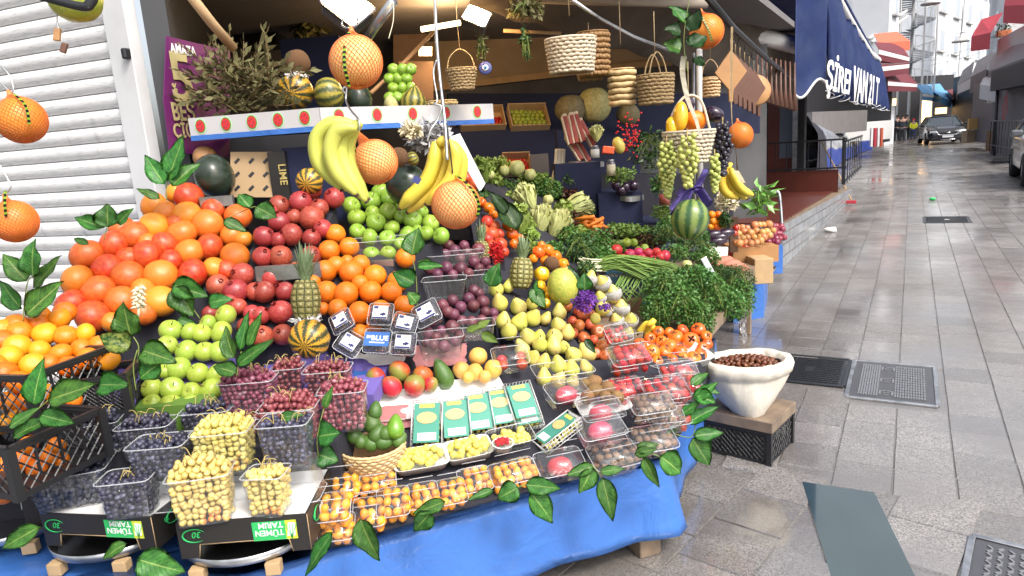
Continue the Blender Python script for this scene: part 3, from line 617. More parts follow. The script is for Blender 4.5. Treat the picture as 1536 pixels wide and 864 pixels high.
tag(link('covered_heap',fin(bm,'tarp',['blue_tarp','grey_tarp','dark_cloth'])) if (plain('blue_tarp',(.015,.05,.3),.35,ns=3,var=.3),plain('grey_tarp',(.26,.28,.32),.22,ns=3,var=.3)) else None,'goods covered with a blue and silver tarpaulin beside the street','tarpaulin')
# dark shop fronts, counters, awnings on the left
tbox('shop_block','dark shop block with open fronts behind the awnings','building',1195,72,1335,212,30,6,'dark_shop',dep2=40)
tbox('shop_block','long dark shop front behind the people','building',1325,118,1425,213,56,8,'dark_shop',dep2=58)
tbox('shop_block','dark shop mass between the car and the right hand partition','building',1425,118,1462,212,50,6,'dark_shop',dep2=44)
tbox('display_counter','white market counter behind the tarpaulin','counter',1268,185,1338,208,29,1.,'white_plastic')
tbox('display_counter','grey white chiller cabinet under the awning hem','cabinet',1218,168,1300,196,24,.8,'canvas_grey',dep2=28)
for i,(x,c) in enumerate(((1306,'white_stripe'),(1311,'red_cloth'),(1316,'white_stripe'),(1321,'orange_cloth'))): tbox('striped_bollard','%s upright post in front of the counter, %s of four'%(('white','red','white','orange')[i],ORD[i]),'post',x,192,x+3,220,27,.1,c)
tbox('shop_doorway','warm lit shop opening behind the yellow jacket','doorway',1382,150,1396,190,52,.3,'shop_lit')
tbox('shop_sign','small warm lit sign above the parked car','sign',1405,162,1420,170,50,.2,'shop_lit')
tbox('hanging_lamp','small amber lamp glowing in the shop behind the people','lamp',1341,148,1344,158,40,.2,'shop_lit')
def awn(label,q,mat,stripe=True,edge=None):
    """sloping awning: back-left, back-right, front-right, front-left picture points with depths"""
    P=[D(*a) for a in q]; t=empty('shop_awning',P[0],None,label,'awning'); inv=t.matrix_basis.inverted()
    bm=bmesh.new(); prism(bm,P,vec=Vector((0,0,.03))); o=link('cloth',fin(bm,'awn_cloth',mat,False),t); o.matrix_parent_inverse=inv
    bm=bmesh.new(); a,b=P[3],P[2]; h=(P[0]-P[3]).length*.18; prism(bm,[a,b,b-Vector((0,0,h)),a-Vector((0,0,h))],vec=(P[0]-P[3]).normalized()*.02); o=link('valance',fin(bm,'valance',edge or mat,False),t); o.matrix_parent_inverse=inv
    if stripe: bm=bmesh.new(); d=(P[3]-P[0]).normalized()*.04; prism(bm,[a+d,b+d,b+d-Vector((0,0,h*.4)),a+d-Vector((0,0,h*.4))],vec=d*.2); o=link('trim',fin(bm,'trim','white_stripe',False),t); o.matrix_parent_inverse=inv
awn('salmon orange awning high on the left of the street',[(1311,52,34),(1345,48,38),(1365,62,36),(1318,66,32)],'orange_cloth',False)
awn('maroon awning with white edge under the orange one',[(1312,64,30),(1350,66,36),(1364,86,34),(1318,74,28)],'maroon_cloth')
awn('second maroon awning just under the higher maroon one',[(1318,86,30),(1345,84,36),(1364,96,34),(1322,100,28)],'maroon_cloth')
awn('long maroon awning with white stripes above the people',[(1326,112,32),(1360,108,44),(1376,126,42),(1332,122,30)],'maroon_cloth')
awn('pale blue awning to the right of the maroon ones',[(1374,128,46),(1410,126,56),(1424,146,54),(1384,140,44)],'blue_cloth')
awn('blue awning edge sloping down above the car',[(1400,138,48),(1425,136,56),(1444,160,54),(1412,146,46)],'blue_cloth',False)
awn('dark red small awning over the lane by the car',[(1420,136,50),(1440,132,58),(1452,142,56),(1428,146,48)],'maroon_cloth')
# pale building with pilasters at the end
def building(name,label,x0,x1,ytop0,ytop1,d0,d1,dd,mat,rows,cols,pil=True,wmat='window_dark',y_b=215):
    a=D(x0,y_b,d0); b=D(x1,y_b,d1); a.z=b.z=0; H0=D(x0,ytop0,d0).z; d=(b-a); L=d.length; d.normalize(); nn=Vector((-d.y,d.x,0)); nn=nn if nn.dot(a)>0 else -nn
    t=empty(name,a,basis(d,nn,U3),label,'building')
    link('wall',boxme('b_wall',(L,dd,H0),mat,0,(L/2,dd/2,H0/2)),t)
    if pil:
        link('cornice',boxme('cornice',(L+.8,.5,.5),mat,.05,(L/2,-.25,H0+.05)),t); link('cornice',boxme('cornice',(L+.4,.3,.3),mat,.05,(L/2,-.15,H0-1.9)),t)
    fh=(H0-2.5)/rows
    for c in range(cols):
        u=L*(c+.5)/cols
        if pil: link('pilaster',boxme('pilaster',(.7,.25,H0-2),mat,.03,(L*c/cols,-.12,(H0-2)/2)),t)
        for r_ in range(rows):
            z=3.+fh*(r_+.3); wh=fh*.5; f=link('window_frame',boxme('wframe',(L/cols*.42,.12,wh+.3),mat,.02,(u,-.06,z+wh/2)),t); link('pane',boxme('pane',(L/cols*.3,.04,wh),wmat,0,(u,-.13,z+wh/2)),f)
            link('sill',boxme('sill',(L/cols*.48,.2,.12),'concrete_light',.01,(u,-.15,z-.15)),f)
    return t
n=N('window_pale'); n.fin((.5,.55,.62),.2)
building('apartment_building','tall white building with pilasters at the end of the street',1391,1478,-70,0,62,84,14,'stucco_white',4,5,True,'window_pale')
building('apartment_building','tall pale house behind the orange awning on the left',1296,1345,-60,0,58,64,10,'stucco_white',4,3,False,'window_pale')
building('apartment_building','plain white house just left of the fire stairs',1326,1340,-120,-80,41,43,2.,'stucco_white',3,1,False,'window_pale')
building('apartment_building','grey white corner house beyond the right hand awnings',1478,1512,-90,-60,46,40,10,'stucco_white',4,2,True,'window_pale')
# spiral fire stairs
st=empty('spiral_staircase',G(1366,214),None,'pale metal spiral fire staircase on the house front','staircase'); c=D(1366,100,49)-st.location; cx,cy=c.x,c.y; bm=bmesh.new(); z0=3.5
for i in range(96):
    a=i*PI/9; z=z0+i*.13; p=Vector((cx+math.cos(a)*.7,cy+math.sin(a)*.7,z)); box(bm,p,(1.4,.35,.04),Matrix.Rotation(a,3,'Z'))
link('treads',fin(bm,'treads','stucco_grey',False),st); bm=bmesh.new()
for i in range(96):
    a=i*PI/9; z=z0+i*.13; tube(bm,[(cx+math.cos(a)*1.4,cy+math.sin(a)*1.4,z),(cx+math.cos(a)*1.4,cy+math.sin(a)*1.4,z+1.)],.02,4)
tube(bm,[(cx+math.cos(i*PI/9)*1.4,cy+math.sin(i*PI/9)*1.4,z0+1+i*.13) for i in range(96)],.035,4)
for k in range(6):
    a=k*PI/3; tube(bm,[(cx+math.cos(a)*1.5,cy+math.sin(a)*1.5,0),(cx+math.cos(a)*1.5,cy+math.sin(a)*1.5,17)],.06,5)
tube(bm,[(cx,cy,0),(cx,cy,17)],.1,8); link('railing',fin(bm,'stair_rail','white_stripe',False),st)
pole('stair_stringer','white diagonal stair beam running up to the staircase','stair beam',[(1303,58,40),(1360,16,44)],.09,'white_stripe')
pole('stair_stringer','second white diagonal beam below the first stair beam','stair beam',[(1308,63,40),(1362,24,44)],.07,'white_stripe')
# street lamp on wires
for q,lb in (((1441,60,30),'white bell shaped street lamp hung on a wire over the lane'),((1396,3,26),'flat grey street lamp at the top edge of the street view')):
    c=D(*q); t=empty('street_lamp',c,None,lb,'street lamp'); bm=bmesh.new(); lathe(bm,[(.04,.28),(.07,.1),(.2,.04),(.34,-.04),(.34,-.09),(0,-.07)],16); link('shade',fin(bm,'lshade','concrete_light'),t); bm=bmesh.new(); tube(bm,[(0,0,.25),(0,0,1.4)],.012,5); tube(bm,[(-.22,0,.3),(.22,0,.3)],.015,5); link('bracket',fin(bm,'lbr','dark_metal'),t)
for i,q in enumerate(([(1280,96,12),(1340,96,22),(1400,90,32),(1490,62,38)],[(1396,98,30),(1440,88,32),(1500,70,34)],[(1448,-10,32),(1441,60,30),(1437,110,34),(1435,150,38)])): pole('overhead_cable',('long thin cable crossing above the street','short thin cable slanting over the lane at right','vertical wire hanging through the bell lamp')[i],'cable',q,.012,'grey_frame')
# ------------------------------------------------------------------ right side of the street
rs=tbox('corner_shop','dark framed shop with glass front on the right','building',1484,128,1620,232,25,5,'grey_frame',dep2=19)
tbox('shop_window','pale shop window with red writing on the right','window',1497,134,1535,178,24.5,.06,'canvas_white',dep2=22.6)
a=D(1497,176,24.2); b=D(1535,176,22.3); d=(b-a).normalized()
for s,x,y,sz_ in (('S',1509,148,.3),('A',1509,157,.28),('K',1509,166,.28),('P',1508,174,.26),('{',1503,172,.85)): text('window_lettering',s,D(x,y,23.2),d,U3,sz_,'red_ink',.9)
for o in [o for o in col.objects if o.name.startswith('window_lettering')]:
    o.parent=bpy.data.objects['shop_window']; o.name='lettering'
tbox('shop_partition','dark glass and metal partition right of the car','partition',1455,128,1486,212,31,.3,'grey_frame',dep2=27)
tbox('menu_board','menu board with food pictures near the car','menu board',1453,178,1476,193,29.5,.1,'print_photo')
tbox('low_wall','small cream low wall below the menu board','low wall',1450,196,1463,214,30.,.4,'cream_wall')
tbox('notice','white notice fixed on the shop frame at right','notice',1482,143,1492,154,25.,.05,'white_card')
tbox('fascia_beam','black fascia beam over the right hand shop','beam',1486,108,1560,122,23.5,.5,'dark_shop',dep2=18)
awn('white rounded awning at the front of the right shop',[(1475,118,27),(1500,108,26),(1494,132,24),(1470,128,25)],'canvas_white',False)
awn('grey striped awning sloping over the right shop',[(1486,84,30),(1536,50,24),(1560,80,20),(1482,108,26)],'grey_frame',False,'canvas_grey')
awn('second grey awning farther along the right side',[(1466,92,36),(1490,78,32),(1480,104,28),(1456,116,33)],'grey_frame',False,'canvas_grey')
awn('third small dark awning above the car on the right',[(1444,106,44),(1462,92,40),(1456,118,38),(1436,128,42)],'grey_frame',False,'canvas_white')
awn('red awning sticking out high on the right',[(1472,30,30),(1504,20,28),(1486,50,25),(1457,56,28)],'red_cloth',False)
awn('crimson awning at the top right corner',[(1510,-20,26),(1560,-30,22),(1556,8,20),(1506,10,24)],'red_cloth',False)
tbox('balcony','small balcony with pots on the right hand house','balcony',1496,60,1560,66,27,1.,'concrete_light',dep2=21)
for x,y,d_,lb in ((1506,50,26.5,'terracotta flower pot with trailing green plant on balcony'),(1527,24,24.5,'upper terracotta trough on the right hand house')):
    c=D(x,y,d_); t=empty('flower_pot',c,yawrot(-20),lb,'flower pot'); link('pot',boxme('pot',(.45,.25,.22),'terracotta',.02),t); bm=bmesh.new()
    for i in range(90):
        p=Vector((random.uniform(-.3,.25),random.uniform(-.2,.15),random.uniform(-.1,.35))); m=rndrot(); bm.faces.new([bm.verts.new(p+m@Vector(q)*.07) for q in ((0,0,0),(1,.4,0),(2,0,0),(1,-.4,.1))])
    link('plant',fin(bm,'bplant','leaf_dark'),t)
tbox('lattice_panel','pale wooden balcony panel by the pots','panel',1508,34,1536,58,27.2,.1,'canvas_white')
# railing and ramp on the right
bm=bmesh.new(); a=G(1483,238); b=G(1545,246); 
def rrail(bm,a,b,n_,h,r=.014):
    for i in range(n_): p=a.lerp(b,i/(n_-1)); tube(bm,[p,p+Vector((0,0,h))],r,5)
    tube(bm,[a+Vector((0,0,h)),b+Vector((0,0,h))],r*1.6,5); tube(bm,[a+Vector((0,0,.2)),b+Vector((0,0,.2))],r*1.4,5)
rrail(bm,a+Vector((0,0,.25)),G(1560,262)+Vector((0,0,.25)),15,.95); rrail(bm,a+Vector((0,0,.25)),G(1500,224)+Vector((0,0,.25)),6,.95)
box(bm,G(1503,243)+Vector((.25,0,.13)),(1.1,1.6,.06)); tag(link('street_railing',fin(bm,'street_railing','dark_metal',False)),'dark railing round a raised step at the right kerb','railing')
tbox('planter_box','dark boarded planter behind the right hand railing','planter',1492,196,1507,226,24.5,.5,'wood_dark')
pole('sign_post','thin black post in front of the right hand shop','post',[(1497,118,23.),(1491,235,23.4)],.05,'dark_metal')
# ------------------------------------------------------------------ cars
plain('car_black',(.012,.012,.014),.15,.3,bump=0,coat=.8); plain('car_grey',(.16,.17,.18),.2,.4,bump=0,coat=.8); plain('tyre',(.02,.02,.02),.8); plain('chrome',(.7,.7,.72),.12,1,bump=0); plain('headlight_glass',(.75,.78,.8),.1,.2,bump=0); plain('plate_white',(.7,.72,.75),.4,bump=0)
n=N('car_glass'); n.fin((.03,.04,.05),.05,spec=1.)
def carbody(paint):
    """x across, y back, front at y=0"""
    prof=[(0,.32,.62),(-.02,.45,.72),(.04,.62,.76),(.25,.74,.82),(.9,.88,.86),(1.35,.95,.87),(4.3,.95,.87),(4.75,.9,.82),(4.85,.6,.78),(4.82,.32,.7)]
    bm=bmesh.new(); R=[]
    ys=[(-.0,.62,.34,.60),(.06,.80,.24,.70),(.3,.88,.2,.8),(.9,.92,.2,.9),(1.4,.93,.2,.97),(2.4,.93,.2,.98),(3.6,.93,.2,.98),(4.3,.92,.2,1.),(4.7,.86,.24,.95),(4.8,.75,.32,.85)]
    for y,w_,zb,zt in ys:
        pts=[(-w_*.8,zb),(-w_,zb+.12),(-w_*1.0,zb+.3),(-w_*.97,zt-.12),(-w_*.88,zt),(-w_*.4,zt+.045),(w_*.4,zt+.045),(w_*.88,zt),(w_*.97,zt-.12),(w_,zb+.3),(w_,zb+.12),(w_*.8,zb)]
        R.append([bm.verts.new((x,y,z)) for x,z in pts])
    for A,B in zip(R,R[1:]):
        for k in range(12): bm.faces.new((A[k],B[k],B[(k+1)%12],A[(k+1)%12]))
    bm.faces.new(R[0]); bm.faces.new(list(reversed(R[-1]))); bmesh.ops.recalc_face_normals(bm,faces=bm.faces)
    return fin(bm,'car_body',paint)
def make_car(label,loc,rot,paint,tint):
    t=empty('parked_car',loc,rot,label,'car'); link('body',carbody(paint),t)
    # cabin: roof + glass
    lo=[(-.82,1.25,.96),(.82,1.25,.96),(.84,4.2,.98),(-.84,4.2,.98)]; hi=[(-.6,2.05,1.44),(.6,2.05,1.44),(.6,3.6,1.46),(-.6,3.6,1.46)]
    bm=bmesh.new(); L=[bm.verts.new(p) for p in lo]; H_=[bm.verts.new(p) for p in hi]
    for k in range(4): bm.faces.new((L[k],L[(k+1)%4],H_[(k+1)%4],H_[k]))
    link('windows',fin(bm,'car_windows','car_glass',False),t)
    bm=bmesh.new(); box(bm,(0,2.83,1.465),(1.22,1.6,.05)); bev(bm,.02,2)
    for s in (-1,1): tube(bm,[(s*.83,1.22,.97),(s*.61,2.03,1.45)],.03,6); tube(bm,[(s*.85,4.2,.98),(s*.61,3.6,1.46)],.04,6); tube(bm,[(s*.8,2.7,.98),(s*.61,2.75,1.45)],.03,6)
    link('roof',fin(bm,'car_roof',paint),t)
    for s in (-1,1):
        o=link('headlight',boxme('hl',(.34,.1,.13),'headlight_glass',.03),t,Matrix.Translation((s*.66,.08,.66))@Matrix.Rotation(s*.45,4,'Z'))
        o=link('mirror',boxme('mir',(.2,.12,.14),paint,.04),t,Matrix.Translation((s*1.02,1.45,1.02)))
        for y in (.95,3.75):
            bm=bmesh.new(); lathe(bm,[(.2,-.11),(.31,-.1),(.33,-.05),(.33,.05),(.31,.1),(.2,.11)],24); wv=link('wheel',fin(bm,'tyre','tyre'),t,Matrix.Translation((s*.84,y,.33))@Matrix.Rotation(PI/2,4,'Y'))
            bm=bmesh.new(); lathe(bm,[(0,.09),(.05,.1),(.06,.07),(.2,.09),(.215,.1),(.215,-.1),(0,-.1)],20)
            for k in range(5): box(bm,(math.cos(k*1.257)*.12,math.sin(k*1.257)*.12,.085),(.2,.04,.03),Matrix.Rotation(k*1.257,3,'Z'))
            link('rim',fin(bm,'rim','chrome'),wv)
    bm=bmesh.new(); box(bm,(0,.0,.58),(.8,.05,.15)); bev(bm,.02); link('grille',fin(bm,'grille','dark_metal',False),t)
    bm=bmesh.new(); tube(bm,smooth_path([(-.5,-.02,.67),(-.4,-.05,.52),(0,-.06,.5),(.4,-.05,.52),(.5,-.02,.67)],4),.02,6); tube(bm,[(-.12,-.04,.62),(0,-.05,.6),(.12,-.04,.62)],.025,6); tube(bm,[(-.6,.0,.28),(0,-.04,.26),(.6,0,.28)],.015,5); link('grille_trim',fin(bm,'gtrim','chrome'),t)
    link('number_plate',boxme('plate',(.5,.02,.11),'plate_white',.004,(0,-.045,.42)),t)
    link('bumper',boxme('bump',(1.5,.16,.16),paint,.05,(0,.05,.3)),t)
    return t
cp=G(1421,216.5); make_car('black saloon car facing the camera far up the lane',cp,Matrix.Rotation(math.radians(6),3,'Z'),'car_black',None)
make_car('grey car cut off by the right edge of the picture',Vector((2.78,15.6,0)),Matrix.Rotation(math.radians(-2),3,'Z'),'car_grey',None)
# ------------------------------------------------------------------ people (skin-modifier bodies)
plain('skin_tone',(.45,.27,.19),.6,bump=0); plain('hair_dark',(.02,.015,.012),.8); plain('jacket_dark',(.02,.025,.04),.8); plain('trousers_dark',(.02,.022,.03),.8); plain('jacket_yellow',(.72,.75,.02),.6); plain('hat_red',(.5,.02,.03),.7); plain('jeans',(.03,.05,.12),.8); plain('jacket_green',(.07,.1,.06),.8)
def skinmesh(name,joints,edges,mat,root=0,sub=2):
    me=bpy.data.meshes.new(name); me.from_pydata([j[:3] for j in joints],edges,[]); o=bpy.data.objects.new('tmp',me); col.objects.link(o)
    o.modifiers.new('s','SKIN'); sk=me.skin_vertices[0].data
    for i,j in enumerate(joints): sk[i].radius=(j[3],j[4] if len(j)>4 else j[3]); sk[i].use_root=(i==root)
    m=o.modifiers.new('b','SUBSURF'); m.levels=sub; m.render_levels=sub
    dg=bpy.context.evaluated_depsgraph_get(); dg.update(); r=bpy.data.meshes.new_from_object(o.evaluated_get(dg)); bpy.data.objects.remove(o); r.materials.clear(); r.materials.append(MAT[mat]); r.polygons.foreach_set('use_smooth',[True]*len(r.polygons)); r.name=name
    return r
def person(label,loc,face,h,top,legs,hairm,pose):
    s=h/1.75; t=empty('person',loc,Matrix.Rotation(face,3,'Z')@Matrix.Scale(s,3),label,'person')
    a=pose
    J=[(0,0,.95,.13,.1),(0,0,1.2,.14,.1),(0,0,1.42,.15,.1),(0,0,1.52,.055),(0,.01,1.6,.075),(0,.01,1.68,.085),(0,.01,1.74,.06),
       (-.19,0,1.42,.06),(-.25,a[0]*.1,1.16,.045),(-.25+a[0]*.14,a[0]*.26,.95+a[0]*.14,.035),(.19,0,1.42,.06),(.25,a[1]*.1,1.16,.045),(.25-a[1]*.14,a[1]*.26,.95+a[1]*.14,.035),
       (-.1,0,.88,.085),(-.11,a[2],.5,.06),(-.12,a[2]*.5,.09,.04),(-.12,a[2]*.5+.12,.04,.04),(.1,0,.88,.085),(.11,-a[2],.5,.06),(.12,-a[2]*.8,.09,.04),(.12,-a[2]*.8+.12,.04,.04),(-.25+a[0]*.16,a[0]*.32,.87+a[0]*.18,.03),(.25-a[1]*.16,a[1]*.32,.87+a[1]*.18,.03)]
    E_=[(0,1),(1,2),(2,3),(3,4),(4,5),(5,6),(2,7),(7,8),(8,9),(2,10),(10,11),(11,12),(0,13),(13,14),(14,15),(15,16),(0,17),(17,18),(18,19),(19,20),(9,21),(12,22)]
    link('body',skinmesh('person_body',J,E_,'skin_tone'),t)
    def grow(idx,eds,k,mat,nm,root): 
        mp={v:i for i,v in enumerate(idx)}; jj=[(*J[v][:3],*(x*k for x in J[v][3:])) for v in idx]; link(nm,skinmesh(nm,jj,[(mp[a_],mp[b_]) for a_,b_ in eds],mat,mp[root]),t)
    grow([0,1,2,7,8,9,10,11,12],[(0,1),(1,2),(2,7),(7,8),(8,9),(2,10),(10,11),(11,12)],1.25,top,'jacket',1)
    grow([0,13,14,15,17,18,19],[(0,13),(13,14),(14,15),(0,17),(17,18),(18,19)],1.22,legs,'trousers',0)
    bm=bmesh.new(); lathe(bm,[(r_*.105,z*.1) for r_,z in ((1,-.25),(1.05,.2),(.9,.7),(.5,1.),(0,1.1))],16); link('hair' if hairm=='hair_dark' else 'hat',fin(bm,'hair',hairm),t,Matrix.Translation((0,-.01,1.69)))
f0=YAW0
person('person in dark jacket and trousers standing with back to camera',G(1345,214),f0+.3,1.72,'jacket_dark','trousers_dark','hair_dark',(.3,.6,.05))
person('person in dark coat beside the other, nearest the yellow jacket',G(1353,214.5),f0-.5,1.7,'jacket_dark','trousers_dark','hair_dark',(.5,.2,.06))
person('person in a dull green jacket half hidden behind the dark coats',G(1358.5,212.5),f0+PI,1.7,'jacket_green','trousers_dark','hair_dark',(.4,.4,.05))
person('person in bright yellow jacket and red hat walking in the street',G(1369,212),f0+PI-.4,1.42,'jacket_yellow','jeans','hat_red',(.8,.7,.1))
# litter
t=G(1399,301); tag(link('crushed_cup',unitball('cup','green_ink',1,.3),None,Matrix.Translation(t+Vector((0,0,.03)))@Matrix.Diagonal((.06,.04,.035,1))),'small crushed green cup lying on the shining street','litter')
tag(link('litter_bag',unitball('lb','white_foam',2,.5),None,Matrix.Translation(G(1247,348)+Vector((0,0,.03)))@Matrix.Diagonal((.09,.07,.04,1))),'small white plastic bag lying on the wet street','litter')
# ================================================================== STALL
K=1.1
TA=G(480,830,.36); TB=G(990,690,.36); te=(TB-TA).normalized(); tn=Vector((-te.y,te.x,0)); TN=Vector((-.45*tn.x,-.45*tn.y,1))
def T(px,py,h=0.): return onplane(px,py,TA+Vector((0,0,h)),TN)
def Td(px,py,h=0.): return depth(T(px,py,h))
TC=G(1072,508,.36)
sideY=(TC-TB).normalized()
# table body under everything, cloth with skirt
fl=TA-te*1.1
tab=empty('market_table',(TB.x,TB.y,0),None,'low market table under a wet bright blue oilcloth','table')
inv=Matrix.Translation(-Vector((TB.x,TB.y,0)))
def lk(name,me,p): o=link(name,me,p); o.matrix_parent_inverse=p.matrix_basis.inverted(); return o
back1=TC+tn*1.2; back2=fl+tn*1.5
bm=bmesh.new()
q=[fl,TB,TC,TC+tn*1.0,fl+tn*2.2]
prism(bm,[Vector((p.x,p.y,.345))+tn*.01 for p in q],vec=Vector((0,0,-.03))); lk('table_top',fin(bm,'table_top','blue_oilcloth',False),tab)
bm=bmesh.new(); NU=90; path=[]
per=[(fl,TB),(TB,TC)]; L1=(TB-fl).length; L2=(TC-TB).length
out1=Vector((te.y,-te.x,0)); out2=Vector((sideY.y,-sideY.x,0))
def skp(s_,v):
    if s_<L1: b=fl+te*s_; o=out1; 
    else: b=TB+sideY*(s_-L1); o=out2
    if abs(s_-L1)<.09: w_=(s_-L1+.09)/.18; o=(out1*(1-w_)+out2*w_).normalized()
    f=.006*math.sin(s_*9+1)+.005*math.sin(s_*23)+.006*noise.noise(Vector((s_*4,v*3,0)))
    cf=max(0,1-abs(s_-L1-.05)/.16)*.05
    p=b+o*(.004+v*(.02+f*1.3+cf)); p.z=.362-v*(.268+.004*math.sin(s_*5)) ; return p
S_=[i*(L1+L2)/150 for i in range(151)]; gr=[]
for s_ in S_: 
    gr.append([bm.verts.new(skp(s_,j/8)) for j in range(9)])
    t_=skp(s_,0)
for a,b in zip(gr,gr[1:]):
    for j in range(8): bm.faces.new((a[j],a[j+1],b[j+1],b[j]))
inner=[]
for k,s_ in enumerate(S_):
    p=skp(s_,0); inward=tn if s_<L1 else -out2; w_=min(.22,.05+abs(s_-L1)); inner.append(bm.verts.new(Vector((p.x,p.y,.366))+((tn*.5-out2*.5) if abs(s_-L1)<.12 else inward)*w_))
for i in range(150): bm.faces.new((inner[i],inner[i+1],gr[i+1][0],gr[i][0])) 
bmesh.ops.remove_doubles(bm,verts=bm.verts,dist=.0005)
bmesh.ops.solidify(bm,geom=list(bm.faces),thickness=-.003); lk('oilcloth',fin(bm,'oilcloth','blue_oilcloth'),tab)
for p in (D(966,800,2.44),TA+tn*.1+te*.05,TC-te*.1-out2*.15,TC+tn*.9):
    bm=bmesh.new(); box(bm,(p.x,p.y,.16),(.085,.085,.32),Matrix.Rotation(.9,3,'Z')); bev(bm,.004); lk('leg',fin(bm,'leg','wood_wet',False),tab)
# sloped display deck on the front part of the table
def deckpts(pts,h=0.): return [T(x,y,h) for x,y in pts]
def riser(name,label,P,mat,z0=.33,cat='display stand'):
    bm=bmesh.new(); vb=[bm.verts.new(Vector((p.x,p.y,z0))) for p in P]; vt=[bm.verts.new(p) for p in P]; n_=len(P)
    bm.faces.new(vt); bm.faces.new(list(reversed(vb)))
    for i in range(n_): bm.faces.new((vb[i],vb[(i+1)%n_],vt[(i+1)%n_],vt[i]))
    bmesh.ops.recalc_face_normals(bm,faces=bm.faces); return tag(link(name,fin(bm,name,mat,False)),label,cat)
riser('display_slope','blue cloth covered slope under the small fruit trays at the front',[T(500,815,-.002),T(985,683,-.002),T(1058,530,-.002),T(900,540,-.002),T(520,560,-.002),T(400,700,-.002)],'dark_cloth')
def hull(P):
    P=sorted(set(P)); 
    def half(P):
        h=[]
        for p in P:
            while len(h)>1 and (h[-1][0]-h[-2][0])*(p[1]-h[-2][1])-(h[-1][1]-h[-2][1])*(p[0]-h[-2][0])<=0: h.pop()
            h.append(p)
        return h
    a=half(P); b=half(P[::-1]); return a[:-1]+b[:-1]
# ---- fruit shapes (unit radius)
FR={}
FR['grapefruit']=[fruitme('grapefruit','grapefruit_skin',.88,None,.05,.2,.03,1.3,i) for i in range(3)]
FR['orange']=[fruitme('orange','orange_skin',.95,None,.05,.13,.02,1.5,i) for i in range(3)]
FR['clementine']=[fruitme('clementine','clementine_skin',.86,None,.08,.2,.03,1.5,i) for i in range(3)]
apf=lambda z:1+.06*z
FR['green apple']=[fruitme('green_apple','green_apple_skin',.9,apf,.24,.28,.035,1.3,i) for i in range(3)]
FR['back apple']=[fruitme('back_apple','back_apple_skin',.9,apf,.24,.28,.035,1.3,i) for i in range(3)]
FR['red apple']=[fruitme('red_apple','red_apple_skin',.9,apf,.24,.28,.035,1.3,i) for i in range(3)]
FR['nectarine']=[fruitme('nectarine','nectarine_skin',.95,None,.1,.2,.02,1.3,i) for i in range(2)]
FR['tomato']=[fruitme('tomato','tomato_skin',.8,None,.15,.3,.04,1.5,i) for i in range(2)]
FR['onion']=[fruitme('onion','onion_skin',.85,None,-.15,.12,.04,1.5,i,16,10) for i in range(2)]
FR['red onion']=[fruitme('red_onion','red_onion_skin',.85,None,-.15,.12,.04,1.5,i,16,10) for i in range(2)]
FR['radish']=[fruitme('radish','radish_skin',.95,None,-.15,.12,.04,1.5,i,16,10) for i in range(2)]
FR['lime']=[fruitme('lime','lime_skin',1.,None,0,.1,.03,1.5,i,14,8) for i in range(2)]
FR['plum']=[fruitme('plum','plum_skin',1.06,None,.1,.25,.03,1.3,i,18,12) for i in range(3)]
pf=lambda z:(1.-.0*z) if z<0 else 1-.52*z**1.2
FR['pear']=[fruitme('pear','pear_skin',1.28,lambda z:1 if z<-.1 else max(.42,1-.55*((z+.1)/1.1)**.9),.06,.15,.05,1.2,i) for i in range(3)]
FR['persimmon']=[fruitme('persimmon','persimmon_skin',.82,lambda z:1+.03*math.sin(z*3),.12,.3,.05,1.6,i) for i in range(3)]
FR['mango']=[fruitme('mango','mango_skin',1.15,None,.0,.3,.08,.9,i) for i in range(3)]
FR['loquat']=[fruitme('loquat','loquat_skin',1.0,None,.1,.2,.05,1.2,i) for i in range(3)]
FR['quince']=[fruitme('quince','quince_skin',.95,None,.15,.25,.05,1.4,i,16,10) for i in range(2)]
FR['kumquat']=[fruitme('kumquat','kumquat_skin',1.22,None,0,.2,.03,1.4,i,14,10) for i in range(2)]
FR['kiwi']=[fruitme('kiwi','kiwi_skin',1.25,None,-.05,.12,.04,1.2,i) for i in range(2)]
FR['cherry tomato']=[fruitme('cherry_tomato','cherry_tomato_skin',.95,None,.05,.2,.02,1.2,i,12,8) for i in range(2)]
FR['mushroom']=[fruitme('mushroom','mushroom_skin',.75,None,.05,.2,.05,1.2,i,14,8) for i in range(2)]
FR['walnut']=[fruitme('walnut','walnut_skin',.95,None,.05,.2,.05,1.8,i,14,8) for i in range(2)]
FR['chestnut']=[fruitme('chestnut','chestnut_skin',.75,lambda z:1-.18*z,-.12,.2,.07,1.3,i,14,8) for i in range(3)]
FR['strawberry']=[fruitme('strawberry','strawberry_skin',1.2,lambda z:1+.2*z if z>-.3 else .94+.25*(z+.3),0,.2,.03,1.4,i,14,10) for i in range(2)]
def pomegranate(i):
    bm=bmesh.new(); lathe(bm,sphere_prof(14,.93),24); lump(bm,.05,1.6,i); return fin(bm,'pomegranate','pomegranate_skin')
FR['pomegranate']=[pomegranate(i) for i in range(3)]
bm=bmesh.new()
for k in range(6):
    a=k*PI/3; b=[bm.verts.new((math.cos(a+s)*.16,math.sin(a+s)*.16,.86)) for s in (-.42,.42)]; tpp=bm.verts.new((math.cos(a)*.27,math.sin(a)*.27,1.2)); bm.faces.new((b[0],b[1],tpp))
lathe(bm,[(.2,.84),(.14,.98),(.17,1.08)],12); bmesh.ops.solidify(bm,geom=list(bm.faces),thickness=.03); POMC=fin(bm,'crown','pomegranate_skin')
bm=bmesh.new(); tube(bm,[(0,0,.6),(.02,.0,.85),(.08,.02,1.08)],.035,6); STEM=fin(bm,'stem','stem_brown')
bm=bmesh.new(); tube(bm,[(0,0,1.1),(.03,.0,1.35),(.12,.02,1.6)],[.06,.05,.06],6); PSTEM=fin(bm,'pstem','stem_brown')
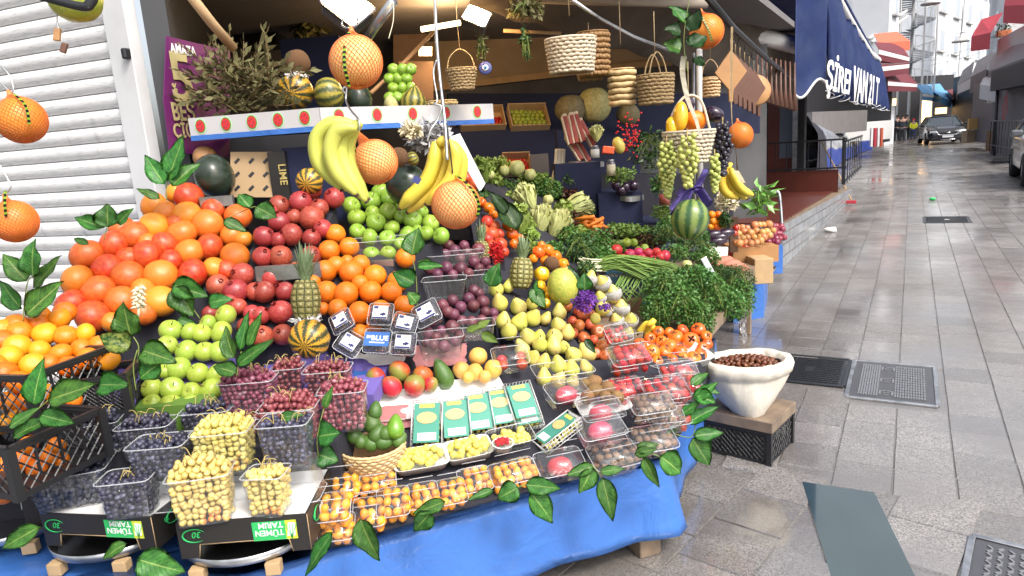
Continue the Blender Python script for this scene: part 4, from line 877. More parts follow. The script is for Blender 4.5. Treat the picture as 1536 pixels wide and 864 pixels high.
bm=bmesh.new(); lathe(bm,[(0,.83),(.09,.84),(.1,.9),(0,.92)],8); OBUT=fin(bm,'button','stem_green')
bm=bmesh.new(); lathe(bm,[(0,.885),(.07,.885),(.08,.86)],8); OBUT2=fin(bm,'button2','stem_green')
def calyxme(name,mat,n_,r0,z,up,ww):
    bm=bmesh.new()
    for k in range(n_):
        a=k*2*PI/n_; d=Vector((math.cos(a),math.sin(a),0)); s=Vector((-d.y,d.x,0)); P=[Vector((0,0,z)),d*r0*.5+s*ww+Vector((0,0,z+up*.2)),d*r0+Vector((0,0,z+up)),d*r0*.5-s*ww+Vector((0,0,z+up*.2))]; bm.faces.new([bm.verts.new(p) for p in P])
    lathe(bm,[(0,z+.06),(.1,z+.05),(.12,z)],8); bmesh.ops.solidify(bm,geom=list(bm.faces),thickness=.03); return fin(bm,name,mat,False)
PCAL=calyxme('calyx','calyx_brown',4,.5,.72,.05,.16); SCAL=calyxme('calyx','calyx_green',6,.95,.98,-.12,.2); TCAL=calyxme('calyx','calyx_green',5,.45,.66,.06,.08)
PART={'pomegranate':('crown',POMC),'green apple':('stem',STEM),'back apple':('stem',STEM),'red apple':('stem',STEM),'pear':('stem',PSTEM),'persimmon':('calyx',PCAL),'orange':('button',OBUT),'strawberry':('calyx',SCAL),'tomato':('calyx',TCAL)}
def fruit(kind,loc,r,rot,label,group,parts=True,sx=1.):
    o=put(kind.replace(' ','_') if kind!='back apple' else 'green_apple',random.choice(FR[kind]),loc,(r*sx,r,r) if sx!=1 else r,rot); tag(o,label,{'back apple':'apple','green apple':'apple','red apple':'apple'}.get(kind,kind),group)
    if parts and kind in PART: nm,me=PART[kind]; link(nm,me,o)
    return o
def facing(spread=1.0,toward=.55):
    """axis mostly up and toward the viewer"""
    d=(Vector((0,0,1))*random.uniform(.3,1)-HF*toward*random.uniform(.2,1.6)+HR*random.uniform(-1,1)*spread).normalized()
    return d.to_track_quat('Z','Y').to_matrix()@Matrix.Rotation(random.uniform(0,6.28),3,'Z')
def pile(kind,rows,anch,desc,where,group,k=K,fill=True,mat='dark_cloth',axis=None,rs=1.02,cat_where=None,boardlabel=None,shrink=0.,z0=.3,rowword='row',back=1.0):
    f=affine([(x,y,d*k) for x,y,d in anch]); P2=[]
    for i,row in enumerate(rows):
        for j,pt in enumerate(sorted(row,key=lambda q:q[0])):
            x,y,r=pt[:3]; d=f(x,y); jit=random.uniform(-.004,.004); p=D(x,y,d+jit)
            lab='%s, %s %s of %s, %s from left'%(desc,ORD[i],rowword,where,ORD[j])
            fruit(kind,p,sz(r,d)*rs,axis() if axis else facing(),lab,group); P2.append((x,y,r))
    rr=sum(p[2] for p in P2)/len(P2)
    hp=hull([(x,y) for x,y,r in P2]); rw=sz(rr,f(hp[0][0],hp[0][1]))*back
    off=-(CF.copy())  # push the board back behind the fruits
    P=[D(x,y+rr*.6,f(x,y))+CF*rw*.9 for x,y in hp]
    if boardlabel:
        riser('display_riser',boardlabel,P,mat,z0)
    return f
gf=[[(264,290,16),(283,296,22)],[(231,309,20),(247,320,19),(280,323,22),(320,315,17),(357,325,20)],[(232,339,21),(311,337,23),(262,335,14)],[(183,343,19),(201,353,22),(273,351,22),(347,353,17),(364,359,14)],[(170,368,22),(247,366,19),(314,371,21),(222,364,15)],[(130,383,24),(193,387,18),(220,384,24),(284,379,22),(353,384,21)],[(256,393,19),(161,403,22),(322,402,17)],[(116,421,24),(193,414,24),(242,413,24),(289,411,23),(340,405,15)],[(147,437,25),(182,452,23),(241,452,24),(215,435,18)],[(107,456,23),(140,475,25),(167,483,15),(217,470,18)]]
pile('grapefruit',gf,[(140,475,2.3),(283,296,2.75),(353,384,2.6)],'pink orange grapefruit','the big pyramid','grapefruits stacked in the big pyramid',boardlabel='dark support hidden under the grapefruit pyramid',rs=1.03)
cl=[[(60,475,16),(97,468,16),(23,488,18)],[(57,486,15),(89,479,17),(128,500,15)],[(29,498,18),(67,501,18),(99,504,17),(5,495,16)],[(4,511,17),(26,520,19),(60,525,15),(91,530,16),(121,523,15),(147,518,15)],[(13,537,20),(50,548,19),(73,546,15),(104,550,17),(133,538,17),(164,541,16)],[(7,562,20),(27,573,17),(-12,550,20)]]
pile('clementine',cl,[(10,560,1.85),(97,468,2.12),(164,541,1.98)],'bright orange clementine','the heap on the crate','clementines heaped on the black crate',rs=1.03)
ga=[[(339,473,16),(312,485,13)],[(256,496,17),(285,498,14),(302,500,15),(332,498,17)],[(251,518,15),(280,527,17),(307,528,16),(330,528,17)],[(247,557,12),(268,553,18),(297,560,16),(324,562,16)],[(228,583,16),(258,583,18),(287,588,15),(317,585,18)],[(228,605,14),(257,607,16),(287,607,15),(310,612,12)]]
pile('green apple',ga,[(260,607,2.02),(339,473,2.25),(228,590,2.03)],'pale green apple','the left apple box','green apples stacked in the left box',boardlabel='sloped tray under the left green apples',mat='purple_paper')
pg=[[(467,285,16),(451,303,17),(501,297,16),(419,308,15)],[(479,312,14),(467,327,19),(441,325,12),(404,318,14)],[(419,333,16),(437,352,17),(396,355,16),(484,343,14)],[(467,357,14),(417,360,12),(394,385,15),(421,385,17),(467,383,15)],[(407,415,17),(363,412,18),(327,428,17),(445,405,13)],[(353,437,19),(382,437,14),(396,438,17),(427,437,15)],[(315,470,12),(357,460,13),(421,468,18),(391,473,14),(378,470,13)],[(394,505,17),(424,502,16),(370,490,14),(345,452,13)]]
pile('pomegranate',pg,[(394,505,2.4),(467,285,2.85),(315,470,2.42)],'dark red pomegranate','the pomegranate slope','pomegranates heaped in the middle',boardlabel='dark support hidden under the pomegranates')
og=[[(503,351,15)],[(494,376,16),(524,371,15),(608,387,15)],[(488,407,17),(504,398,14),(541,396,14),(521,392,10)],[(527,409,18),(563,414,17),(471,422,10),(597,422,16)],[(490,438,17),(519,441,19),(556,438,17),(587,438,16),(540,425,13)],[(506,463,15),(539,470,18),(571,467,17),(606,458,15),(484,463,10)],[(541,500,14),(520,485,13),(560,492,12),(600,480,12)]]
pile('orange',og,[(539,470,2.42),(503,351,2.75),(606,458,2.46)],'large bright orange','the orange heap','oranges stacked behind the berry boxes',boardlabel='dark support hidden under the orange heap')
ba=[[(571,288,14),(556,302,15),(584,300,13)],[(527,309,14),(582,318,14),(559,320,12),(631,317,12),(605,310,12)],[(535,327,14),(564,334,15),(619,330,15),(646,335,13),(602,325,11)],[(536,348,13),(588,342,12),(611,352,13),(639,350,12),(662,354,13)],[(554,357,14),(581,358,13),(625,348,11)],[(557,382,13),(582,380,12),(600,366,10)]]
pile('back apple',ba,[(570,381,2.75),(571,288,3.05),(662,354,2.85)],'glossy green apple','the upper apple heap','glossy green apples below the hanging bananas',boardlabel='dark support hidden under the upper green apples')
ra=[[(850,460,9),(867,468,8),(879,462,10),(885,472,9)],[(858,482,8),(874,472,10),(868,489,10),(885,487,9)],[(860,500,8),(897,498,11),(876,507,10),(890,510,8)],[(903,520,10),(893,530,9),(907,534,9),(885,524,8)],[(912,550,8),(900,556,8),(915,565,8)]]
pile('red apple',ra,[(900,545,2.62),(850,460,2.95),(912,520,2.75)],'shiny red apple','the small apple slope','red apples between the pears and strawberries',boardlabel='dark support hidden under the red apples')
nc=[[(700,267,8),(711,275,10),(717,273,9),(696,252,7),(690,262,7)]]
pile('nectarine',nc,[(690,252,3.5),(717,275,3.45),(711,290,3.4)],'red brown apple','the white box behind the pomelo','red brown apples in the white box')
nc=[[(731,333,10),(742,340,9),(725,345,8)],[(738,351,11),(731,358,9),(749,351,8)],[(750,367,11),(737,368,9),(756,378,8)]]
pile('nectarine',nc,[(731,333,3.3),(750,378,3.15),(756,350,3.3)],'dark red nectarine','the nectarine pocket','nectarines beside the small pineapple',boardlabel='dark support hidden under the nectarines')
def pearaxis():
    d=(Vector((0,0,1))+HR*random.uniform(-.6,.6)-HF*random.uniform(-.2,.7)).normalized(); return d.to_track_quat('Z','Y').to_matrix()@Matrix.Rotation(random.uniform(0,6.28),3,'Z')
pr=[[(743,433,12),(763,428,9)],[(749,453,13),(777,459,13),(797,455,10)],[(800,476,13),(819,477,9),(839,467,11)],[(755,480,12),(780,482,13),(837,487,12),(852,498,11)],[(763,496,13),(791,504,13),(809,504,10),(831,504,13)],[(810,515,12),(831,517,13),(845,520,10)],[(800,536,12),(859,532,13),(880,528,13),(782,522,12)],[(816,543,12),(838,548,14),(857,553,13),(878,550,10)],[(816,565,12),(838,570,12),(860,572,10)]]
pile('pear',pr,[(838,560,2.42),(743,430,2.85),(870,490,2.7)],'yellow green pear','the pear heap','pears heaped in the middle of the stall',axis=pearaxis,boardlabel='dark support hidden under the pears')
ps=[[(1047,495,11),(1024,495,9),(1004,499,8),(987,498,9)],[(1013,506,12),(1036,511,13),(1059,505,9),(975,508,9)],[(1061,516,8),(992,512,9),(960,518,11),(1003,520,12),(1054,522,9)],[(978,529,12),(997,528,10),(1021,526,10),(1051,531,10)],[(1040,538,12),(1024,537,9),(958,535,10),(1008,540,9),(986,542,9)]]
pile('persimmon',ps,[(1047,495,2.98),(978,530,2.74),(1040,538,2.72)],'orange persimmon with brown calyx','the white tray','persimmons in the white tray at the corner',k=1.05,axis=lambda:facing(.7,.9))
# plums (in the punnets built below)
pl=[[(673,368,8),(653,369,8),(696,369,8),(644,378,8),(682,376,9),(700,379,9),(718,374,10)],[(667,382,9),(653,384,8),(642,387,8),(710,386,8),(690,388,8)]]
pile('plum',pl,[(673,368,3.05),(642,390,2.98),(718,378,3.05)],'dark purple plum','the rear plum punnets','plums in the rear punnets')
pl=[[(644,404,8),(670,402,10),(691,403,10),(711,393,9),(728,393,8)],[(656,412,9),(679,412,8),(703,410,8),(719,403,8),(735,405,7)]]
pile('plum',pl,[(670,400,2.85),(656,414,2.82),(719,403,2.88)],'dark purple plum','the middle plum punnets','plums in the middle punnets')
pl=[[(711,436,9),(703,448,9),(679,451,9),(724,453,10),(664,458,9),(718,440,8)],[(691,461,9),(710,459,9),(671,468,9),(740,470,8),(728,468,8)],[(680,472,9),(693,481,8),(707,483,9),(722,480,8),(743,480,7)]]
pile('plum',pl,[(711,436,2.75),(680,474,2.55),(743,474,2.68)],'bloomy purple plum','the loose plum slope','plums spread over the lower punnets',boardlabel='dark support hidden under the loose plums')
pl=[[(646,483,9),(661,496,8),(678,491,11),(642,500,9),(654,506,8),(668,508,8)],[(650,517,8),(666,520,9),(682,512,8),(640,514,7),(690,504,8)]]
pile('plum',pl,[(646,483,2.42),(650,517,2.36),(678,491,2.42)],'wine red plum','the front plum punnet','plums in the front punnet')
# ================================================================== PUNNETS, BOXES, TRAYS
ICO=None
def icodata(sub):
    bm=bmesh.new(); bmesh.ops.create_icosphere(bm,subdivisions=sub,radius=1); v=[x.co.copy() for x in bm.verts]; f=[[q.index for q in p.verts] for p in bm.faces]; bm.free(); return v,f
ICO={1:icodata(1),2:icodata(2)}
def balls(name,pts,mat,sub=2,stems=()):
    V,Fc=ICO[sub]; vs=[];fs=[];k=0
    for (c,r,e) in pts:
        ax=Vector((random.gauss(0,1),random.gauss(0,1),random.gauss(0,1))).normalized()
        for v in V: vs.append(c+(v+ax*(v.dot(ax))*e)*r)
        for f in Fc: fs.append([i+k for i in f])
        k+=len(V)
    me=bpy.data.meshes.new(name); me.from_pydata(vs,[],fs); me.materials.append(MAT[mat]); me.polygons.foreach_set('use_smooth',[True]*len(fs)); return me
def boxfill(w,d,h,r,mound=.35,taper=.84,shell=True):
    """grape centres filling a tapered tub and heaping over its rim; the hidden middle is left out"""
    o=[]; z=r; L=0; top=h*(1+mound)
    while z<top:
        if z<h: k=taper+(1-taper)*z/h; W=w/2*k-r; Dd=d/2*k-r
        else: t=(z-h)/(top-h); k=math.sqrt(max(0,1-t*t))*.93; W=w/2*k-r*.3; Dd=d/2*k-r*.3
        W=max(W,0);Dd=max(Dd,0)
        nx=max(1,int(2*W/(r*1.85))+1); ny=max(1,int(2*Dd/(r*1.85))+1)
        for i in range(nx):
            for j in range(ny):
                if shell and z<h-r and 0<i<nx-1 and 0<j<ny-1: continue
                x=-W+2*W*(i/(nx-1) if nx>1 else .5); y=-Dd+2*Dd*(j/(ny-1) if ny>1 else .5)
                if z>h and (x/(w/2))**2+(y/(d/2))**2>1.1*(k+.12): continue
                o.append(Vector((x+random.uniform(-.4,.4)*r,y+random.uniform(-.4,.4)*r,z+random.uniform(-.45,.45)*r)))
        z+=r*1.6
    return o
def tubme(w,d,h,mat='clear_plastic',inv=False,taper=.84,rib=.0012,closed=False):
    bm=bmesh.new(); n_=96; lv=[0,.03,.06,.9,.97,1.]; R=[]
    cr=min(w,d)*.16
    def outline(sw,sd,t):
        k=t*4; s=int(k)%4; u=k-int(k); hw,hd=sw/2,sd/2
        c=[(-hw,-hd),(hw,-hd),(hw,hd),(-hw,hd)]; a=Vector(c[s]); b=Vector(c[(s+1)%4]); p=a.lerp(b,u)
        # rounded corners by pulling toward superellipse
        q=Vector((p.x/hw,p.y/hd)); l=(abs(q.x)**9+abs(q.y)**9)**(1/9.); return Vector((p.x/l,p.y/l))
    for z in lv:
        k=(taper+(1-taper)*z) if not inv else (1-(1-taper)*z); row=[]
        for i in range(n_):
            p=outline(w*k,d*k,i/n_); f=1+(rib/(w/2))*(1 if i%4<2 else -1)*(1 if .05<z<.93 else 0)
            row.append(bm.verts.new((p.x*f,p.y*f,z*h)))
        R.append(row)
    for A,B in zip(R,R[1:]):
        for i in range(n_): bm.faces.new((A[i],A[(i+1)%n_],B[(i+1)%n_],B[i]))
    bm.faces.new(list(reversed(R[0]))) if not inv else bm.faces.new(R[-1])
    if closed: bm.faces.new(R[-1])
    return fin(bm,'tub',mat)
def rimme(w,d,z,r=.0018,over=.004,mat='clear_rim'):
    bm=bmesh.new(); P=[]
    for i in range(48):
        t=2*PI*i/48; c,s=math.cos(t),math.sin(t); l=(abs(c)**9+abs(s)**9)**(1/9.); P.append(Vector((c/l*(w/2+over),s/l*(d/2+over),z)))
    tube(bm,P,r,6,closed=True); return fin(bm,'rim',mat)
def punnet(label,p,w,d,h,rot,group='clear plastic punnets on the stall',inv=False,mat='clear_plastic',rim=True,name='punnet'):
    t=empty(name,p,rot,label,'punnet',group); link('tub',tubme(w,d,h,mat,inv),t)
    if rim: link('rim',rimme(w,d,0 if inv else h),t)
    return t
GC={'black':('black_grape','black grapes'),'red':('red_grape','red grapes'),'white':('white_grape','golden white grapes')}
def grapetub(where,colr,p,w,h,yaw,dk=.72,mound=.3,tilt=0,gr=.009,fillh=1.):
    rot=yawrot(yaw,tilt); d=w*dk; punnet('clear punnet of %s, %s'%(colr,where),p,w,d,h,rot)
    pts=[(q,gr*random.uniform(.88,1.12),.12 if colr!='white' else .22) for q in boxfill(w*.97,d*.97,h*.92*fillh,gr,mound)]
    b=empty('grape_bunch',Vector(p)+rot@Vector((0,0,.003)),rot,'%s %s'%(GC[colr][1],where),'grapes','grape bunches in punnets')
    link('berries',balls('berries',pts,GC[colr][0]),b)
    bm=bmesh.new()
    for i in range(7):
        a=random.uniform(0,6.28); s=Vector((random.uniform(-.3,.3)*w,random.uniform(-.3,.3)*d,h*(1+mound*.75))); e=s+Vector((math.cos(a)*.035,math.sin(a)*.03,random.uniform(.0,.02)))
        tube(bm,smooth_path([s-Vector((0,0,.02)),s+(e-s)*.5+Vector((0,0,.008)),e],4),.0013,4)
    link('stalk',fin(bm,'stalk','grape_stem'),b)
zt=.53
def zbox(name,label,cat,P,z0,z1,mat): return riser(name,label,[Vector((p.x,p.y,z1)) for p in P],mat,z0,cat)
zbox('display_shelf','dark shelf under the rear row of grape punnets','shelf',[G(105,692,.615),G(505,662,.615),G(545,610,.615),G(120,600,.615)],.34,.615,'dark_cloth')
zbox('display_shelf','upper dark shelf below the blueberry boxes','shelf',[G(392,590,.675),G(560,592,.675),G(590,535,.675),G(400,520,.675)],.62,.675,'purple_paper')
grapetub('at the far left back by the leaves','black',G(158,676,.62),.115,.1,14)
grapetub('in front of the green apple tray','black',G(228,681,.62),.15,.1,4,.6)
grapetub('under the lowest green apples','black',G(318,652,.62),.15,.09,4,.6)
grapetub('stacked on an upturned punnet','black',G(257,752,zt)+Vector((0,0,.085)),.15,.1,2,.7,.1)
punnet('upturned empty punnet under the black grapes','%s' and G(262,753,zt),.15,.105,.085,yawrot(2),'upturned empty punnets',True)
grapetub('heaped at the left end of the black tray','black',G(118,748,zt)+Vector((0,0,.0)),.2,.105,16,.75,.3)
punnet('empty clear punnet leaning behind the big black grape punnet',G(92,722,zt),.14,.1,.11,yawrot(20),'upturned empty punnets')
grapetub('at the right corner of the left black tray','black',G(202,768,zt),.135,.11,6,.7,.05)
grapetub('stacked high in the middle','white',G(350,735,zt)+Vector((0,0,.075)),.155,.12,4,.7,.35)
punnet('upturned empty punnet under the stacked golden grapes',G(352,737,zt),.15,.105,.075,yawrot(4),'upturned empty punnets',True)
grapetub('nearest the camera on the right black tray','white',G(312,777,zt),.155,.135,10,.6,.4)
grapetub('small and narrow at the back of the right black tray','white',G(408,766,zt),.105,.115,-4,.8,.12)
grapetub('with a leaf stacked on an upturned punnet','black',G(443,738,zt)+Vector((0,0,.1)),.135,.12,2,.75,.05)
punnet('tall upturned punnet next to the orange kumquat boxes',G(446,740,zt),.14,.11,.1,yawrot(2),'upturned empty punnets',True)
grapetub('heaped high right of the green apples','red',G(383,640,.62)+Vector((0,0,.06)),.165,.105,3,.6,.35)
grapetub('low under another red grape punnet','red',G(386,648,.62),.11,.058,3,.7,0)
grapetub('broad one behind the leafy black grapes','red',G(441,660,.62),.165,.115,2,.65,.4)
grapetub('at the back below the pomegranates','red',G(437,584,.68),.1,.085,3,.8,.35)
grapetub('under the striped squash','red',G(496,588,.68),.15,.085,2,.65,.3)
grapetub('of the brightest red beside the avocado basket','red',G(521,640,.62),.14,.13,4,.75,.3)
# black cardboard trays with green printing
def tray(label,p0,p1,z,h,dp,legs=True,kind=0):
    x=(p1-p0); L=x.length; x.normalize(); y=Vector((-x.y,x.x,0)); t=empty('fruit_tray_box',p0,basis(x,y,U3),label,'cardboard tray','black cardboard trays')
    bm=bmesh.new(); prism(bm,[Vector((0,0,-h)),Vector((0,0,0)),Vector((L,0,0)),Vector((L,0,-h)),Vector((L*.86,0,-h)),Vector((L*.84,0,-h*.62)),Vector((L*.16,0,-h*.62)),Vector((L*.14,0,-h))],vec=Vector((0,.006,0)))
    box(bm,(.003,dp/2,-h/2),(.006,dp-.014,h)); box(bm,(L-.003,dp/2,-h/2),(.006,dp-.014,h)); box(bm,(L/2,dp-.003,-h/2),(L,.006,h)); link('sides',fin(bm,'tray_sides','black_card',False),t)
    link('top_sheet',boxme('sheet',(L-.012,dp-.012,.004),'white_card',0,(L/2,dp/2,-.004)),t)
    bm=bmesh.new()
    for a,b in (((.14*L,0,-h),(.16*L,0,-h*.62)),((.86*L,0,-h),(.84*L,0,-h*.62)),((.16*L,0,-h*.62),(.84*L,0,-h*.62))): tube(bm,[Vector(a)+Vector((0,-.001,0)),Vector(b)+Vector((0,-.001,0))],.0012,4)
    tube(bm,[(L,0,0),(L,0,-h)],.0013,4); link('cut_edge',fin(bm,'cut','kraft_card'),t)
    M_=t.matrix_basis
    def tx(s,u,v,size,mat,face=0,flip=True,**k):
        X=(-x if flip else x) if face==0 else ((-y) if flip else y); off=-y if face==0 else x
        P=M_@(Vector((u,-.0025,-v)) if face==0 else Vector((L+.0025,u,-v))); up=-U3 if flip else U3
        return text('print',s,P,X,up,size,mat,parent=t,ext=.0006,**k)
    def logo(c,face=0):
        bm=bmesh.new(); P=[]
        for i in range(22):
            a=.5+i*5.2/22; P.append(Vector((math.cos(a)*.031,-.001,math.sin(a)*.019)) if face==0 else Vector((.001,math.cos(a)*.028,math.sin(a)*.019)))
        tube(bm,P,[.0004+.002*math.sin(PI*i/21) for i in range(22)],6); link('print',fin(bm,'logo','green_ink'),t,Matrix.Translation(Vector(c)))
    logo((.045,-.0015,-h*.36)); tx('30',.064,h*.26,.024,'green_ink',shear=.2,bold=.01)
    link('print',boxme('pr',(.088,.001,h*.52),'green_ink',0,(L-.105,-.0016,-h*.38)),t); link('print',boxme('pr',(.03,.001,h*.52),'lime_ink',0,(L-.046,-.0017,-h*.38)),t)
    bm=bmesh.new(); prism(bm,[Vector((L-.058,-.0022,-h*.55)),Vector((L-.036,-.0022,-h*.55)),Vector((L-.034,-.0022,-h*.2)),Vector((L-.052,-.0022,-h*.18))],vec=Vector((0,-.0006,0))); link('print',fin(bm,'pr2','white_ink',False),t)
    bm=bmesh.new()
    for a_ in (-.35,-.1,.15,.4): tube(bm,[(L-.046,-.003,-h*.62),(L-.046+a_*.02,-.003,-h*.4),(L-.046+a_*.04,-.003,-h*.22)],.001,4)
    link('print',fin(bm,'pr3','green_ink'),t)
    tx('TÜMEN',L-.066,h*.36,.023,'white_ink',bold=.012); tx('TARIM',L-.066,h*.15,.023,'white_ink',bold=.012)
    logo((L+.0015,dp*.3,-h*.4),1); tx('30',dp*.3-.016,h*.3,.02,'green_ink',1,bold=.01)
    link('sticker',boxme('stk',(.001,dp*.3,h*.5),'white_card',0,(L+.002,dp*.55,-h*.62)),t)
    return t
tray('black cardboard tray with green printing, the one carrying black grapes',G(59,770,zt),G(226,776,zt),zt,.1,.27)
tray('black cardboard tray with green printing, the one carrying golden grapes',G(263,786,zt),G(460,771,zt),zt,.105,.27)
p0=G(30,748,.52); t=empty('carton',p0,yawrot(32),'dark carton with white lettering at the lower left corner','carton'); link('body',boxme('carton',(.25,.2,.1),'black_card',.002,(.125,.1,-.05)),t); link('lid_sheet',boxme('cs',(.24,.19,.004),'kraft_card',0,(.125,.1,.002)),t)
xx=yawrot(32)@Vector((1,0,0)); yy=yawrot(32)@Vector((0,-1,0))
text('print','CI',p0+xx*.145+yy*.003-U3*.018,-xx,-U3,.075,'white_ink',1.1,.25,t,.0006,.02); text('print','VYA',p0-xx*.003+(-yy)*.01-U3*.02,yy*-1,-U3,.03,'white_ink',1,0,t,.0006,.01)
link('side_label',boxme('sl',(.001,.09,.03),'white_card',0,(-.001,.06,-.03)),t)
# metal crescents and wooden blocks below the trays
def oval(label,c,a,b,yaw):
    t=empty('metal_plate_rim',c,yawrot(yaw),label,'metal plate','oval metal plates under the trays'); bm=bmesh.new(); R=[]
    for (k,z) in ((.93,0),(1,.004),(1.04,.03),(1.035,.03),(.99,.006),(.92,.003)): R.append([bm.verts.new((a*k*math.cos(2*PI*i/56),b*k*math.sin(2*PI*i/56),z)) for i in range(56)])
    for A,B in zip(R,R[1:]+R[:1]):
        for i in range(56): bm.faces.new((A[i],A[(i+1)%56],B[(i+1)%56],B[i]))
    link('rim',fin(bm,'oval','galvanised'),t); bm=bmesh.new(); lathe(bm,[(0,.002),(.95,.002)],40); o=link('plate',fin(bm,'ovp','steel_wire'),t,Matrix.Diagonal((a,b,1,1)))
    for s in (-.6,.6): link('block',boxme('blk',(.04,.03,.035),'wood_light',.002,(a*s,-b*.82,-.02)),t)
oval('left oval metal plate poking out below the black grape tray',G(168,808,.395),.16,.13,-3); oval('oval metal plate below the golden grape tray',G(372,812,.395),.17,.13,3); oval('oval metal plate at the lower left edge under the carton',G(20,790,.395),.16,.13,10)
# ---- clamshell boxes
def clam(label,p,w,d,h,rot,kind,r,n_,group,cname,film=False,lidh=.35,clabel=None,cgroup=None,seed=0,top=None):
    t=empty('clear_box',p,rot,label,'plastic box',group)
    me=tubme(w,d,h,'clear_plastic',False,.9,.0008); link('base',me,t)
    lid=tubme(w,d,h*lidh,'clear_plastic',True,.9,.0004); lo=link('lid',lid,t,Matrix.Translation((0,0,h)))
    bm=bmesh.new()
    for s in (-.25,.25): tube(bm,[(-w*.4,d*s,h*(1+lidh)),(w*.4,d*s,h*(1+lidh))],.0014,5)
    link('ridge',fin(bm,'ridge','clear_rim'),lo); link('rim',rimme(w,d,h,.0016),t)
    R3=rot; base=Vector(p)
    if kind=='one':
        o=fruit(cname,base+R3@Vector((0,0,h*.5)),r,R3@Matrix.Rotation(PI/2,3,'Y'),clabel,cgroup); return t
    L=[]
    H2=h*(1+lidh*.7)-r; nz=max(1,int((H2-r)/(r*1.7))+1)
    for k in range(nz):
        z=r+(H2-r)*(k/(nz-1) if nz>1 else 0); W=w*.45-r; Dd=d*.45-r; nx=max(1,int(2*W/(r*1.85))+1); ny=max(1,int(2*Dd/(r*1.85))+1)
        for i in range(nx):
            for j in range(ny):
                if k<nz-1 and 0<i<nx-1 and j>0: continue
                if k<nz-1 and j==ny-1 and ny>2: continue
                L.append(Vector((-W+2*W*(i+.5*(k%2)*.6)/(max(1,nx-1)) if nx>1 else 0,-Dd+2*Dd*j/(max(1,ny-1)) if ny>1 else 0,z)))
    random.shuffle(L); L.sort(key=lambda q:-(q.z*1.0-q.y*.5+random.uniform(-1,1)*r)); L=L[:n_]
    for q in L:
        q=q+Vector((random.uniform(-.38,.38),random.uniform(-.38,.38),random.uniform(-.3,.15)))*r
        fruit(cname,base+R3@q,r*random.uniform(.9,1.08),rndrot(),clabel,cgroup,parts=(cname=='strawberry'))
    return t
def trot(yaw=0,tilt=24.): # lies on the slope
    return Matrix.Rotation(math.atan2(te.y,te.x)+math.radians(yaw),3,'Z')@Matrix.Rotation(math.radians(tilt),3,'X')
KG='small orange kumquats in clear boxes'
def kq(where,cx,cy,w,d,h,yaw,n_=26,lift=0.,tilt=24.): clam('clear box of orange kumquats '+where,T(cx,cy,.004)+U3*lift,w,d,h,trot(yaw,tilt),'many',.0128,int(n_*1.15),'clear kumquat boxes along the front edge','kumquat',clabel='small orange kumquat in the clear box '+where,cgroup=KG)
kq('at the bottom left corner, lower of two',508,803,.095,.085,.04,-16,24)
kq('at the left corner, stacked above another',506,800,.095,.095,.045,-16,26,.055)
kq('behind the stacked pair at the left corner',517,742,.095,.09,.045,-16,22)
kq('turned a little, right of the stacked pair',556,782,.085,.1,.045,-14,26)
kq('tallest heap, beside the green leaf',592,768,.09,.1,.05,-14,30)
kq('lying in the second row below the basket',566,735,.115,.07,.04,-12,22)
kq('in the middle of the front edge',635,755,.09,.09,.04,-10,22)
kq('just under the first tray of yellow fruit',676,750,.09,.09,.042,-8,24)
kq('near the middle, left of the raspberry cup',712,732,.095,.09,.042,-6,24)
kq('under the red raspberry cup',768,723,.15,.085,.05,-2,34)
# cup of raspberries
p=T(757,706,.004)+U3*.075; t=empty('berry_cup',p,trot(0,8),'small clear cup of red raspberries on the kumquat box','cup'); bm=bmesh.new(); lathe(bm,[(0,0),(.026,0),(.034,.022),(.037,.024),(.034,.026),(.027,.003),(0,.003)],28); link('cup',fin(bm,'cup','milky_plastic'),t)
bm=bmesh.new(); lathe(bm,[(.034,.022),(.037,.025),(.034,.027),(.032,.025),(.034,.022)],28); link('rim',fin(bm,'cuprim','white_plastic'),t)
RB=balls('raspberry',[(Vector((math.cos(a*2.4)*math.sqrt(1-(z/1.1)**2)*.75,math.sin(a*2.4)*math.sqrt(1-(z/1.1)**2)*.75,z)),.3,0) for a,z in ((i,-1+2*i/29) for i in range(30))],'raspberry_skin',1)
for i in range(16): a=i*2.4; rr=.024*math.sqrt(i/16); tag(put('raspberry',RB,p+Vector((math.cos(a)*rr,math.sin(a)*rr,.027+.006*(1-i/16))),.0062,rndrot()),'red raspberry in the small clear cup','raspberry','raspberries in the cup')
# white foam trays
def foamtray(label,p,w,d,rot,h=.022,group='white trays with fruit'):
    t=empty('foam_tray',p,rot,label,'tray',group); bm=bmesh.new(); R=[]
    for k,z in ((.86,0),(.9,.0),(1,.9),(1.04,1),(1.035,.88),(.985,.84),(.88,.12),(.0,.12)):
        row=[]
        for i in range(48):
            a=2*PI*i/48; c,s=math.cos(a),math.sin(a); l=(abs(c)**7+abs(s)**7)**(1/7.); row.append(bm.verts.new((c/l*w/2*k,s/l*d/2*k,z*h)))
        R.append(row)
    bm.faces.new(list(reversed(R[0])))
    for A,B in zip(R,R[1:-1]):
        for i in range(48): bm.faces.new((A[i],A[(i+1)%48],B[(i+1)%48],B[i]))
    bm.faces.new(R[-2]); [bm.verts.remove(v) for v in R[-1]]; bmesh.ops.recalc_face_normals(bm,faces=bm.faces); link('dish',fin(bm,'dish','white_plastic'),t); return t
zbox('display_riser','pink paper covered step under the mango trays','display stand',[T(545,622),T(765,585),T(765,545),T(560,545)],.4,T(600,622).z,'pink_paper')
foamtray('white foam tray of mangoes',T(606,612,.006),.255,.15,trot(-14,22)); foamtray('white foam tray of avocado and loquats right of the mangoes',T(706,592,.006),.24,.14,trot(-4,22))
foamtray('white foam tray holding the blueberry boxes',D(566,536,2.62),.22,.12,yawrot(0,28))
bm=bmesh.new()
for i in range(12):
    for j in range(5): pass
